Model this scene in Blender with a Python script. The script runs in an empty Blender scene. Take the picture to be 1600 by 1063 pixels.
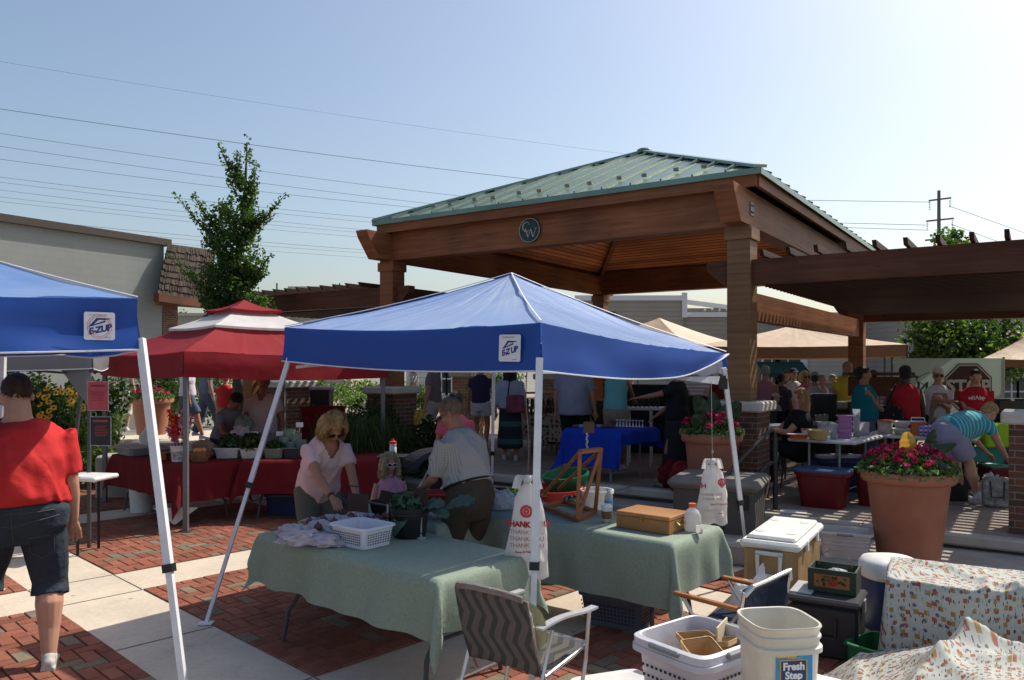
import bpy, bmesh, math, random
from mathutils import Vector as V, Matrix, Euler, noise
random.seed(7)
sc = bpy.context.scene
COL = sc.collection
R = math.radians
PI = math.pi
# ---- camera numbers (photo 1600 px wide, focal 1220 px, eye height 1.9 m) used to survey positions
H, F, CX, CY = 1.9, 1220.0, 800.0, 570.0
def at(u, d): return (u-CX)/F*d
def zz(v, d): return H-(v-CY)/F*d
def P(u, v, d): return V((at(u, d), d, zz(v, d)))
def G(u, v, z=0.0):
    d = (H-z)*F/(v-CY)
    return V((at(u, d), d, z))
PLAT = 0.28

# ------------------------------------------------------------------ materials
MATS = {}
def principled(m): return m.node_tree.nodes['Principled BSDF']
def base_mat(name):
    m = bpy.data.materials.new(name); m.use_nodes = True
    return m, m.node_tree, m.node_tree.nodes, m.node_tree.links
def mat(name, col, rough=.6, var=.12, scale=6, bump=.0, bscale=40, metal=0, spec=.4, trans=0, tcol=None, coord='Object', var2=None, coat=0, alpha=1, stretch=None):
    if name in MATS: return MATS[name]
    m, nt, N, L = base_mat(name); b = principled(m)
    b.inputs['Roughness'].default_value = rough; b.inputs['Metallic'].default_value = metal
    b.inputs['Specular IOR Level'].default_value = spec
    b.inputs['Coat Weight'].default_value = coat
    tc = N.new('ShaderNodeTexCoord')
    src = tc.outputs[coord]
    if stretch:
        mp = N.new('ShaderNodeMapping'); mp.inputs['Scale'].default_value = stretch
        L.new(src, mp.inputs['Vector']); src = mp.outputs['Vector']
    nz = N.new('ShaderNodeTexNoise'); nz.inputs['Scale'].default_value = scale; nz.inputs['Detail'].default_value = 5; nz.inputs['Roughness'].default_value = .6
    L.new(src, nz.inputs['Vector'])
    rp = N.new('ShaderNodeValToRGB'); rp.color_ramp.elements[0].position = .28; rp.color_ramp.elements[1].position = .72
    c = V(col[:3]); lo = c*(1-var); hi = c*(1+var)
    if var2: hi = V(var2)
    rp.color_ramp.elements[0].color = (*lo, 1); rp.color_ramp.elements[1].color = (*[min(1, x) for x in hi], 1)
    L.new(nz.outputs['Fac'], rp.inputs['Fac']); L.new(rp.outputs['Color'], b.inputs['Base Color'])
    if bump:
        n2 = N.new('ShaderNodeTexNoise'); n2.inputs['Scale'].default_value = bscale; n2.inputs['Detail'].default_value = 4
        L.new(src, n2.inputs['Vector'])
        bp = N.new('ShaderNodeBump'); bp.inputs['Strength'].default_value = bump; bp.inputs['Distance'].default_value = .02
        L.new(n2.outputs['Fac'], bp.inputs['Height']); L.new(bp.outputs['Normal'], b.inputs['Normal'])
    if trans:
        t = N.new('ShaderNodeBsdfTranslucent'); t.inputs['Color'].default_value = (*(tcol or col)[:3], 1)
        mx = N.new('ShaderNodeMixShader'); mx.inputs['Fac'].default_value = trans
        L.new(b.outputs[0], mx.inputs[1]); L.new(t.outputs[0], mx.inputs[2])
        L.new(mx.outputs[0], N['Material Output'].inputs['Surface'])
    if alpha < 1: b.inputs['Alpha'].default_value = alpha
    MATS[name] = m
    return m
def paving_mat(name, col):
    m, nt, N, L = base_mat(name); b = principled(m); b.inputs['Roughness'].default_value = .9; b.inputs['Specular IOR Level'].default_value = .2
    tc = N.new('ShaderNodeTexCoord'); cur = None
    def node_noise(s_, d_=6, r_=.6):
        n = N.new('ShaderNodeTexNoise'); n.inputs['Scale'].default_value = s_; n.inputs['Detail'].default_value = d_; n.inputs['Roughness'].default_value = r_; L.new(tc.outputs['Object'], n.inputs['Vector']); return n.outputs['Fac']
    def rng(src, a, c, lo, hi):
        q = N.new('ShaderNodeMapRange'); q.inputs['From Min'].default_value = a; q.inputs['From Max'].default_value = c; q.inputs['To Min'].default_value = lo; q.inputs['To Max'].default_value = hi; L.new(src, q.inputs['Value']); return q.outputs[0]
    def mul(a, c):
        q = N.new('ShaderNodeMath'); q.operation = 'MULTIPLY'; L.new(a, q.inputs[0]); L.new(c, q.inputs[1]); return q.outputs[0]
    f = mul(rng(node_noise(.9, 8, .7), .3, .7, .78, 1.1), rng(node_noise(26, 4), .3, .7, .93, 1.05))
    f = mul(f, rng(node_noise(3.3, 8, .75), .56, .68, 1.0, .8))
    vo = N.new('ShaderNodeTexVoronoi'); vo.inputs['Scale'].default_value = 2.6; L.new(tc.outputs['Object'], vo.inputs['Vector']); f = mul(f, rng(vo.outputs['Distance'], .035, .06, .55, 1.0))
    v2 = N.new('ShaderNodeTexVoronoi'); v2.inputs['Scale'].default_value = 8; L.new(tc.outputs['Object'], v2.inputs['Vector']); f = mul(f, rng(v2.outputs['Distance'], .05, .09, .78, 1.0))
    vm = N.new('ShaderNodeVectorMath'); vm.operation = 'SCALE'; vm.inputs[0].default_value = col; L.new(f, vm.inputs['Scale']); L.new(vm.outputs[0], b.inputs['Base Color'])
    bp = N.new('ShaderNodeBump'); bp.inputs['Strength'].default_value = .2; bp.inputs['Distance'].default_value = .01; L.new(node_noise(90, 3), bp.inputs['Height']); L.new(bp.outputs[0], b.inputs['Normal'])
    MATS[name] = m; return m
def fabric(name, col, **k):
    k.setdefault('rough', .85); k.setdefault('spec', .15); k.setdefault('bump', .5); k.setdefault('bscale', 14); k.setdefault('var', .1)
    return mat(name, col, **k)
def wood(name, col, dark, scale=1.0, rough=.6, uv=True, planks=0):
    """stained timber; grain runs along the longer UV direction"""
    if name in MATS: return MATS[name]
    m, nt, N, L = base_mat(name); b = principled(m); b.inputs['Roughness'].default_value = rough; b.inputs['Specular IOR Level'].default_value = .25
    tc = N.new('ShaderNodeTexCoord'); mp = N.new('ShaderNodeMapping'); mp.inputs['Scale'].default_value = (1.2*scale, 22*scale, 22*scale)
    L.new(tc.outputs['UV' if uv else 'Object'], mp.inputs['Vector'])
    nz = N.new('ShaderNodeTexNoise'); nz.inputs['Scale'].default_value = 1; nz.inputs['Detail'].default_value = 6; nz.inputs['Distortion'].default_value = .6
    L.new(mp.outputs[0], nz.inputs['Vector'])
    n2 = N.new('ShaderNodeTexNoise'); n2.inputs['Scale'].default_value = 1.3; n2.inputs['Detail'].default_value = 3
    L.new(tc.outputs['Object'], n2.inputs['Vector'])
    mxf = N.new('ShaderNodeMath'); mxf.operation = 'MULTIPLY_ADD'; mxf.inputs[1].default_value = .6; 
    L.new(nz.outputs['Fac'], mxf.inputs[0])
    m3 = N.new('ShaderNodeMath'); m3.operation = 'MULTIPLY'; m3.inputs[1].default_value = .45; L.new(n2.outputs['Fac'], m3.inputs[0]); L.new(m3.outputs[0], mxf.inputs[2])
    rp = N.new('ShaderNodeValToRGB'); rp.color_ramp.elements[0].position = .32; rp.color_ramp.elements[1].position = .72
    rp.color_ramp.elements[0].color = (*dark, 1); rp.color_ramp.elements[1].color = (*col, 1)
    L.new(mxf.outputs[0], rp.inputs['Fac'])
    out = rp.outputs['Color']
    mk = N.new('ShaderNodeMapping'); mk.inputs['Scale'].default_value = (1.0, 3.2, 3.2); L.new(tc.outputs['UV'], mk.inputs['Vector'])
    vk = N.new('ShaderNodeTexVoronoi'); vk.inputs['Scale'].default_value = 1.7; L.new(mk.outputs[0], vk.inputs['Vector'])
    kr = N.new('ShaderNodeMapRange'); kr.inputs['From Min'].default_value = .03; kr.inputs['From Max'].default_value = .09; kr.inputs['To Min'].default_value = .35; kr.inputs['To Max'].default_value = 1; L.new(vk.outputs['Distance'], kr.inputs['Value'])
    n4 = N.new('ShaderNodeTexNoise'); n4.inputs['Scale'].default_value = .55; n4.inputs['Detail'].default_value = 6; L.new(tc.outputs['Object'], n4.inputs['Vector'])
    k2 = N.new('ShaderNodeMapRange'); k2.inputs['From Min'].default_value = .3; k2.inputs['From Max'].default_value = .7; k2.inputs['To Min'].default_value = .75; k2.inputs['To Max'].default_value = 1.3; L.new(n4.outputs['Fac'], k2.inputs['Value'])
    k3 = N.new('ShaderNodeMath'); k3.operation = 'MULTIPLY'; L.new(kr.outputs[0], k3.inputs[0]); L.new(k2.outputs[0], k3.inputs[1])
    vk2 = N.new('ShaderNodeVectorMath'); vk2.operation = 'SCALE'; L.new(out, vk2.inputs[0]); L.new(k3.outputs[0], vk2.inputs['Scale']); out = vk2.outputs[0]
    if planks:
        sp = N.new('ShaderNodeSeparateXYZ'); L.new(tc.outputs['UV'], sp.inputs[0])
        q = N.new('ShaderNodeMath'); q.operation = 'MULTIPLY'; q.inputs[1].default_value = 1/planks; L.new(sp.outputs['Y'], q.inputs[0])
        fr = N.new('ShaderNodeMath'); fr.operation = 'FRACT'; L.new(q.outputs[0], fr.inputs[0])
        fl = N.new('ShaderNodeMath'); fl.operation = 'FLOOR'; L.new(q.outputs[0], fl.inputs[0])
        wn = N.new('ShaderNodeTexWhiteNoise'); wn.noise_dimensions = '1D'; L.new(fl.outputs[0], wn.inputs['W'])
        gap = N.new('ShaderNodeMath'); gap.operation = 'GREATER_THAN'; gap.inputs[1].default_value = .14; L.new(fr.outputs[0], gap.inputs[0])
        sc1 = N.new('ShaderNodeMath'); sc1.operation = 'MULTIPLY_ADD'; sc1.inputs[1].default_value = .5; sc1.inputs[2].default_value = .7; L.new(wn.outputs['Value'], sc1.inputs[0])
        mg = N.new('ShaderNodeMath'); mg.operation = 'MULTIPLY'; L.new(gap.outputs[0], mg.inputs[0]); L.new(sc1.outputs[0], mg.inputs[1])
        vm = N.new('ShaderNodeVectorMath'); vm.operation = 'SCALE'; L.new(out, vm.inputs[0]); L.new(mg.outputs[0], vm.inputs['Scale']); out = vm.outputs[0]
    L.new(out, b.inputs['Base Color'])
    bp = N.new('ShaderNodeBump'); bp.inputs['Strength'].default_value = .3; bp.inputs['Distance'].default_value = .01
    L.new(nz.outputs['Fac'], bp.inputs['Height']); L.new(bp.outputs['Normal'], b.inputs['Normal'])
    MATS[name] = m; return m
def bricks(name, c1, c2, mortar, w=.2, h=.0667, ms=.012):
    if name in MATS: return MATS[name]
    m, nt, N, L = base_mat(name); b = principled(m); b.inputs['Roughness'].default_value = .9
    tc = N.new('ShaderNodeTexCoord'); br = N.new('ShaderNodeTexBrick'); br.inputs['Scale'].default_value = 1
    br.inputs['Brick Width'].default_value = w; br.inputs['Row Height'].default_value = h; br.inputs['Mortar Size'].default_value = ms/2
    br.inputs['Color1'].default_value = (*c1, 1); br.inputs['Color2'].default_value = (*c2, 1); br.inputs['Mortar'].default_value = (*mortar, 1)
    br.inputs['Mortar Smooth'].default_value = .3
    L.new(tc.outputs['UV'], br.inputs['Vector'])
    nz = N.new('ShaderNodeTexNoise'); nz.inputs['Scale'].default_value = 9; nz.inputs['Detail'].default_value = 6; L.new(tc.outputs['Object'], nz.inputs['Vector'])
    mp = N.new('ShaderNodeMapRange'); mp.inputs['To Min'].default_value = .6; mp.inputs['To Max'].default_value = 1.4; L.new(nz.outputs['Fac'], mp.inputs['Value'])
    vm = N.new('ShaderNodeVectorMath'); vm.operation = 'SCALE'; L.new(br.outputs['Color'], vm.inputs[0]); L.new(mp.outputs[0], vm.inputs['Scale'])
    L.new(vm.outputs[0], b.inputs['Base Color'])
    bp = N.new('ShaderNodeBump'); bp.inputs['Strength'].default_value = .6; bp.inputs['Distance'].default_value = .01; bp.invert = True
    L.new(br.outputs['Fac'], bp.inputs['Height']); L.new(bp.outputs['Normal'], b.inputs['Normal'])
    MATS[name] = m; return m
def pattern_cloth(name, base, cols, scale=16, trans=.15):
    """printed cloth: small motifs scattered with a Voronoi, over a pale ground"""
    if name in MATS: return MATS[name]
    m, nt, N, L = base_mat(name); b = principled(m); b.inputs['Roughness'].default_value = .7
    tc = N.new('ShaderNodeTexCoord')
    cur = None
    for k, (c, th, s, sh, met) in enumerate(cols):
        mp = N.new('ShaderNodeMapping'); mp.inputs['Location'].default_value = (k*3.7, k*1.3, 0); mp.inputs['Scale'].default_value = (s*sh, s, 1)
        mp.inputs['Rotation'].default_value = (0, 0, 0)
        L.new(tc.outputs['UV'], mp.inputs['Vector'])
        vo = N.new('ShaderNodeTexVoronoi'); vo.voronoi_dimensions = '2D'; vo.distance = met; vo.inputs['Scale'].default_value = scale; vo.inputs['Randomness'].default_value = .55
        L.new(mp.outputs[0], vo.inputs['Vector'])
        lt = N.new('ShaderNodeMath'); lt.operation = 'LESS_THAN'; lt.inputs[1].default_value = th; L.new(vo.outputs['Distance'], lt.inputs[0])
        sp = N.new('ShaderNodeSeparateColor'); L.new(vo.outputs['Color'], sp.inputs[0])
        gt = N.new('ShaderNodeMath'); gt.operation = 'LESS_THAN'; gt.inputs[1].default_value = .7; L.new(sp.outputs['Red'], gt.inputs[0])
        an = N.new('ShaderNodeMath'); an.operation = 'MULTIPLY'; L.new(lt.outputs[0], an.inputs[0]); L.new(gt.outputs[0], an.inputs[1])
        mx = N.new('ShaderNodeMix'); mx.data_type = 'RGBA'; L.new(an.outputs[0], mx.inputs['Factor'])
        if cur is None: mx.inputs['A'].default_value = (*base, 1)
        else: L.new(cur, mx.inputs['A'])
        mx.inputs['B'].default_value = (*c, 1); cur = mx.outputs['Result']
    L.new(cur, b.inputs['Base Color'])
    if trans:
        t = N.new('ShaderNodeBsdfTranslucent'); L.new(cur, t.inputs['Color'])
        ms = N.new('ShaderNodeMixShader'); ms.inputs['Fac'].default_value = trans
        L.new(b.outputs[0], ms.inputs[1]); L.new(t.outputs[0], ms.inputs[2]); L.new(ms.outputs[0], N['Material Output'].inputs['Surface'])
    MATS[name] = m; return m
def stripes(name, c1, c2, period=.04, duty=.5, axis='Z', c3=None, period2=.03):
    if name in MATS: return MATS[name]
    m, nt, N, L = base_mat(name); b = principled(m); b.inputs['Roughness'].default_value = .85; b.inputs['Specular IOR Level'].default_value = .15
    tc = N.new('ShaderNodeTexCoord'); sp = N.new('ShaderNodeSeparateXYZ'); L.new(tc.outputs['Object'], sp.inputs[0])
    def band(ax, per, du):
        q = N.new('ShaderNodeMath'); q.operation = 'MULTIPLY'; q.inputs[1].default_value = 1/per; L.new(sp.outputs[ax], q.inputs[0])
        fr = N.new('ShaderNodeMath'); fr.operation = 'FRACT'; L.new(q.outputs[0], fr.inputs[0])
        g = N.new('ShaderNodeMath'); g.operation = 'LESS_THAN'; g.inputs[1].default_value = du; L.new(fr.outputs[0], g.inputs[0]); return g.outputs[0]
    mx = N.new('ShaderNodeMix'); mx.data_type = 'RGBA'; mx.inputs['A'].default_value = (*c1, 1); mx.inputs['B'].default_value = (*c2, 1)
    L.new(band(axis, period, duty), mx.inputs['Factor']); cur = mx.outputs['Result']
    if c3:
        m2 = N.new('ShaderNodeMix'); m2.data_type = 'RGBA'; m2.inputs['B'].default_value = (*c3, 1); L.new(cur, m2.inputs['A'])
        L.new(band('X', period2, .4), m2.inputs['Factor']); cur = m2.outputs['Result']
    L.new(cur, b.inputs['Base Color']); MATS[name] = m; return m
def vcol_mat(name, rough=.9, bump=.5):
    """colour per brick / leaf from a face attribute, plus grime"""
    if name in MATS: return MATS[name]
    m, nt, N, L = base_mat(name); b = principled(m); b.inputs['Roughness'].default_value = rough; b.inputs['Specular IOR Level'].default_value = .2
    a = N.new('ShaderNodeAttribute'); a.attribute_name = 'Col'
    tc = N.new('ShaderNodeTexCoord'); nz = N.new('ShaderNodeTexNoise'); nz.inputs['Scale'].default_value = 5; nz.inputs['Detail'].default_value = 8; nz.inputs['Roughness'].default_value = .75
    L.new(tc.outputs['Object'], nz.inputs['Vector'])
    mp = N.new('ShaderNodeMapRange'); mp.inputs['From Min'].default_value = .25; mp.inputs['From Max'].default_value = .75; mp.inputs['To Min'].default_value = .62; mp.inputs['To Max'].default_value = 1.25
    L.new(nz.outputs['Fac'], mp.inputs['Value'])
    vm = N.new('ShaderNodeVectorMath'); vm.operation = 'SCALE'; L.new(a.outputs['Color'], vm.inputs[0]); L.new(mp.outputs[0], vm.inputs['Scale']); L.new(vm.outputs[0], b.inputs['Base Color'])
    n2 = N.new('ShaderNodeTexNoise'); n2.inputs['Scale'].default_value = 60; L.new(tc.outputs['Object'], n2.inputs['Vector'])
    bp = N.new('ShaderNodeBump'); bp.inputs['Strength'].default_value = bump; bp.inputs['Distance'].default_value = .01; L.new(n2.outputs['Fac'], bp.inputs['Height']); L.new(bp.outputs['Normal'], b.inputs['Normal'])
    MATS[name] = m; return m
def leafmat(name, c1, c2, tr=.35):
    if name in MATS: return MATS[name]
    m, nt, N, L = base_mat(name); b = principled(m); b.inputs['Roughness'].default_value = .45; b.inputs['Specular IOR Level'].default_value = .35
    g = N.new('ShaderNodeNewGeometry'); rp = N.new('ShaderNodeValToRGB'); rp.color_ramp.elements[0].color = (*c1, 1); rp.color_ramp.elements[1].color = (*c2, 1)
    L.new(g.outputs['Random Per Island'], rp.inputs['Fac']); L.new(rp.outputs[0], b.inputs['Base Color'])
    t = N.new('ShaderNodeBsdfTranslucent'); 
    vm = N.new('ShaderNodeVectorMath'); vm.operation = 'MULTIPLY'; vm.inputs[1].default_value = (1.8, 2.2, .7); L.new(rp.outputs[0], vm.inputs[0]); L.new(vm.outputs[0], t.inputs['Color'])
    mx = N.new('ShaderNodeMixShader'); mx.inputs['Fac'].default_value = tr; L.new(b.outputs[0], mx.inputs[1]); L.new(t.outputs[0], mx.inputs[2]); L.new(mx.outputs[0], N['Material Output'].inputs['Surface'])
    MATS[name] = m; return m

# ------------------------------------------------------------------ mesh builder
def rotm(rx=0, ry=0, rz=0): return Euler((rx, ry, rz)).to_matrix()
class MB:
    def __init__(s): s.v = []; s.f = []; s.mi = []; s.col = []; s.cur = 0; s.cc = None; s.usecol = False
    def addf(s, f):
        s.f.append(f); s.mi.append(s.cur); s.col.append(s.cc)
    def poly(s, pts):
        n = len(s.v); s.v += [tuple(p) for p in pts]; s.addf(tuple(range(n, n+len(pts)))); return s
    def box(s, c, d, rot=None, bev=0):
        c = V(c); hx, hy, hz = d[0]/2, d[1]/2, d[2]/2
        n = len(s.v)
        if bev > 0:
            b = min(bev, hx*.9, hy*.9, hz*.9)
            ring = [(hx-b, hy), (-(hx-b), hy), (-hx, hy-b), (-hx, -(hy-b)), (-(hx-b), -hy), (hx-b, -hy), (hx, -(hy-b)), (hx, hy-b)]
            inn = [(hx-b, hy-b), (-(hx-b), hy-b), (-(hx-b), hy-b), (-(hx-b), -(hy-b)), (-(hx-b), -(hy-b)), (hx-b, -(hy-b)), (hx-b, -(hy-b)), (hx-b, hy-b)]
            rows = [[(x, y, -hz) for x, y in inn], [(x, y, -(hz-b)) for x, y in ring], [(x, y, hz-b) for x, y in ring], [(x, y, hz) for x, y in inn]]
            for rr in rows:
                for p in rr:
                    p = V(p)
                    if rot: p = rot @ p
                    s.v.append(tuple(c+p))
            for k in range(3):
                for i in range(8):
                    j = (i+1) % 8; s.addf((n+k*8+i, n+k*8+j, n+k*8+8+j, n+k*8+8+i))
            s.addf((n+24, n+25, n+27, n+29)); s.addf((n+7, n+5, n+3, n+1)) 
            return s
        for z in (-hz, hz):
            for x, y in ((-hx, -hy), (hx, -hy), (hx, hy), (-hx, hy)):
                p = V((x, y, z))
                if rot: p = rot @ p
                s.v.append(tuple(c+p))
        for f in ((3, 2, 1, 0), (4, 5, 6, 7), (0, 1, 5, 4), (1, 2, 6, 5), (2, 3, 7, 6), (3, 0, 4, 7)): s.addf(tuple(n+i for i in f))
        return s
    def beam(s, a, b, w, h, up=(0, 0, 1)):
        a = V(a); b = V(b); t = (b-a); L = t.length; t.normalize()
        up = V(up)
        if abs(t.dot(up)) > .98: up = V((0, 1, 0))
        y = up.cross(t).normalized(); z = t.cross(y)
        m = Matrix((t, y, z)).transposed()
        return s.box((a+b)/2, (L, w, h), m)
    def tube(s, pts, r, n=8, caps=True, closed=False, flat=1.0):
        pts = [V(p) for p in pts]; m = len(pts)
        rs = r if isinstance(r, (list, tuple)) else [r]*m
        base = len(s.v); prev = None
        for i, p in enumerate(pts):
            if closed: t = pts[(i+1) % m]-pts[i-1]
            else: t = pts[min(i+1, m-1)]-pts[max(i-1, 0)]
            if t.length < 1e-9: t = V((0, 0, 1))
            t.normalize()
            if prev is None:
                a = V((0, 0, 1)) if abs(t.z) < .9 else V((1, 0, 0))
                x = a.cross(t).normalized()
            else:
                x = (prev-t*prev.dot(t))
                x = x.normalized() if x.length > 1e-6 else V((1, 0, 0)).cross(t).normalized()
            prev = x; y = t.cross(x)
            for k in range(n):
                a = 2*PI*k/n; s.v.append(tuple(p+x*math.cos(a)*rs[i]+y*math.sin(a)*rs[i]*flat))
        for i in range(m if closed else m-1):
            j = (i+1) % m
            for k in range(n):
                q = (k+1) % n; s.addf((base+i*n+k, base+i*n+q, base+j*n+q, base+j*n+k))
        if caps and not closed:
            s.addf(tuple(base+k for k in range(n))[::-1]); s.addf(tuple(base+(m-1)*n+k for k in range(n)))
        return s
    def lathe(s, prof, c=(0, 0, 0), n=24, sq=(1, 1), cap0=True, cap1=False, power=1.0, rz=0):
        c = V(c); b = len(s.v)
        for r, z in prof:
            for k in range(n):
                a = 2*PI*k/n; ca, sa = math.cos(a), math.sin(a)
                x = math.copysign(abs(ca)**power, ca)*r*sq[0]; y = math.copysign(abs(sa)**power, sa)*r*sq[1]
                if rz: x, y = x*math.cos(rz)-y*math.sin(rz), x*math.sin(rz)+y*math.cos(rz)
                s.v.append((c.x+x, c.y+y, c.z+z))
        m = len(prof)
        for i in range(m-1):
            for k in range(n):
                q = (k+1) % n; s.addf((b+i*n+k, b+i*n+q, b+(i+1)*n+q, b+(i+1)*n+k))
        if cap0: s.addf(tuple(b+k for k in range(n))[::-1])
        if cap1: s.addf(tuple(b+(m-1)*n+k for k in range(n)))
        return s
    def loft(s, rings, xax=(1, 0, 0), n=14, rnd=True, hint=None):
        """rings: (center, rx, ry[, yoff]) closed tube with elliptical sections"""
        cs = [V(r[0]) for r in rings]; m = len(rings); X = V(xax); full = []
        for i, r in enumerate(rings):
            t = cs[min(i+1, m-1)]-cs[max(i-1, 0)]; t.normalize()
            x = X-t*X.dot(t)
            x = x.normalized() if x.length > 1e-4 else V((0, 1, 0)).cross(t).normalized()
            full.append((cs[i], t, x, t.cross(x), r[1], r[2]))
        if rnd:
            c, t, x, y, a, b = full[0]; q = min(a, b)
            full = [(c-t*q*.75, t, x, y, a*.35, b*.35), (c-t*q*.5, t, x, y, a*.8, b*.8)]+full
            c, t, x, y, a, b = full[-1]; q = min(a, b)
            full = full+[(c+t*q*.5, t, x, y, a*.8, b*.8), (c+t*q*.75, t, x, y, a*.35, b*.35)]
        base = len(s.v)
        for c, t, x, y, a, b in full:
            for k in range(n):
                an = 2*PI*k/n; s.v.append(tuple(c+x*math.cos(an)*a+y*math.sin(an)*b))
        for i in range(len(full)-1):
            for k in range(n):
                q = (k+1) % n; s.addf((base+i*n+k, base+i*n+q, base+(i+1)*n+q, base+(i+1)*n+k))
        s.addf(tuple(base+k for k in range(n))[::-1]); e = base+(len(full)-1)*n; s.addf(tuple(e+k for k in range(n)))
        return s
    def ell(s, c, r, rot=None, n=12, m=8):
        c = V(c); b = len(s.v)
        for i in range(1, m):
            th = PI*i/m
            for k in range(n):
                a = 2*PI*k/n; p = V((r[0]*math.sin(th)*math.cos(a), r[1]*math.sin(th)*math.sin(a), -r[2]*math.cos(th)))
                if rot: p = rot @ p
                s.v.append(tuple(c+p))
        lo = V((0, 0, -r[2])); hi = V((0, 0, r[2]))
        if rot: lo = rot @ lo; hi = rot @ hi
        s.v.append(tuple(c+lo)); s.v.append(tuple(c+hi)); L0 = len(s.v)-2; H0 = L0+1
        for i in range(m-2):
            for k in range(n):
                q = (k+1) % n; s.addf((b+i*n+k, b+i*n+q, b+(i+1)*n+q, b+(i+1)*n+k))
        for k in range(n):
            q = (k+1) % n; s.addf((L0, b+q, b+k)); s.addf((H0, b+(m-2)*n+k, b+(m-2)*n+q))
        return s
    def grid(s, fn, nu, nv, closeu=False):
        b = len(s.v)
        for j in range(nv+1):
            for i in range(nu+1): s.v.append(tuple(fn(i/nu, j/nv)))
        for j in range(nv):
            for i in range(nu):
                a = b+j*(nu+1)+i; s.addf((a, a+1, a+nu+2, a+nu+1))
        return s
    def prism(s, pts, dz, z0=0):
        """polygon in XY extruded from z0 by dz"""
        n = len(s.v); m = len(pts)
        s.v += [(p[0], p[1], z0) for p in pts]+[(p[0], p[1], z0+dz) for p in pts]
        s.addf(tuple(range(n, n+m))[::-1]); s.addf(tuple(range(n+m, n+2*m)))
        for i in range(m):
            j = (i+1) % m; s.addf((n+i, n+j, n+m+j, n+m+i))
        return s
    def leaf(s, p, size, nrm=None, asp=.6):
        p = V(p)
        a = V((random.gauss(0, 1), random.gauss(0, 1), random.gauss(0, 1))); a = a.normalized() if a.length > .01 else V((1, 0, 0))
        if nrm: a = (a*.8+V(nrm)).normalized()
        x = a.orthogonal().normalized(); th = random.random()*6.28; y = a.cross(x)
        u = x*math.cos(th)+y*math.sin(th); w = a.cross(u)
        sz = size*random.uniform(.7, 1.3); d = a*sz*.18
        s.poly([p-u*sz*.5, p+w*sz*asp*.5+d, p+u*sz*.55, p-w*sz*asp*.5+d]); return s
    def xf(s, M, start=0):
        for i in range(start, len(s.v)): s.v[i] = tuple(M @ V(s.v[i]))
        return s
    def mesh(s, name):
        me = bpy.data.meshes.new(name); me.from_pydata(s.v, [], s.f); me.update(); return me
    def build(s, name, mats, parent=None, smooth=False, loc=None, rz=0, solid=0, auto=None, label=None):
        me = s.mesh(name)
        if not isinstance(mats, (list, tuple)): mats = [mats]
        for m in mats: me.materials.append(m)
        if len(mats) > 1: me.polygons.foreach_set('material_index', s.mi)
        uvl = me.uv_layers.new(name='UVMap'); dat = []
        for p in me.polygons:
            n = p.normal; ax, ay, az = abs(n.x), abs(n.y), abs(n.z)
            for li in p.loop_indices:
                c = me.vertices[me.loops[li].vertex_index].co
                if az >= ax and az >= ay: dat += [c.x, c.y]
                elif ax >= ay: dat += [c.y, c.z]
                else: dat += [c.x, c.z]
        uvl.data.foreach_set('uv', dat)
        if s.usecol:
            ca = me.color_attributes.new(name='Col', type='FLOAT_COLOR', domain='CORNER'); dd = []
            for p, c in zip(me.polygons, s.col):
                for _ in range(p.loop_total): dd += [c[0], c[1], c[2], 1]
            ca.data.foreach_set('color', dd)
        if smooth or auto: me.polygons.foreach_set('use_smooth', [True]*len(me.polygons))
        if auto: me.set_sharp_from_angle(angle=R(auto))
        o = bpy.data.objects.new(name, me); COL.objects.link(o)
        if parent: o.parent = parent
        if loc is not None: o.location = loc
        if rz: o.rotation_euler = (0, 0, rz)
        if solid:
            md = o.modifiers.new('thick', 'SOLIDIFY'); md.thickness = solid; md.offset = 0
        if label: o['label'] = label
        return o
def tag(o, label=None, cat=None, group=None, kind=None):
    if label: o['label'] = label
    if cat: o['category'] = cat
    if group: o['group'] = group
    if kind: o['kind'] = kind
    return o
def thing(name, label, cat, loc=(0, 0, 0), rz=0, group=None):
    o = bpy.data.objects.new(name, None); COL.objects.link(o); o.empty_display_size = .1
    o.location = loc; o.rotation_euler = (0, 0, rz)
    return tag(o, label, cat, group)
def dup(root, loc=None, rz=None, label=None, parent=None):
    c = root.copy(); COL.objects.link(c)
    if parent: c.parent = parent
    if loc is not None: c.location = loc
    if rz is not None: c.rotation_euler = (0, 0, rz)
    if label: c['label'] = label
    for ch in [o for o in COL.objects if o.parent == root]: dup(ch, parent=c)
    return c
def textmesh(s, size, bold=0, shear=0, space=1):
    cu = bpy.data.curves.new('lettering', 'FONT'); cu.body = s; cu.size = size; cu.offset = bold; cu.shear = shear; cu.space_character = space
    cu.align_x = 'CENTER'; cu.align_y = 'CENTER'; cu.resolution_u = 3; cu.extrude = .0006
    o = bpy.data.objects.new('tmp', cu); TS.collection.objects.link(o); vl = TS.view_layers[0]; vl.update()
    me = bpy.data.meshes.new_from_object(o.evaluated_get(vl.depsgraph))
    TS.collection.objects.unlink(o); bpy.data.objects.remove(o); me.name = 'lettering'; return me
def text(s, size, material, parent, M, bold=0, shear=0, space=1, name='lettering', warp=None):
    """text lies in local XY facing +Z, placed by matrix M"""
    me = textmesh(s, size, bold, shear, space)
    if warp:
        for v in me.vertices: v.co = warp(v.co)
    me.materials.clear(); me.materials.append(material); me.transform(M)
    o = bpy.data.objects.new(name, me); COL.objects.link(o); o.parent = parent; return o
def frame(origin, x, y):
    x = V(x).normalized(); z = x.cross(V(y)).normalized(); y = z.cross(x)
    M = Matrix((x, y, z)).transposed().to_4x4(); M.translation = V(origin); return M
def wr(p, sc_=2.0, amp=.01, seed=0):
    return noise.noise(V((p[0]*sc_+seed*7.1, p[1]*sc_+seed*3.3, p[2]*sc_)))*amp
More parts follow.
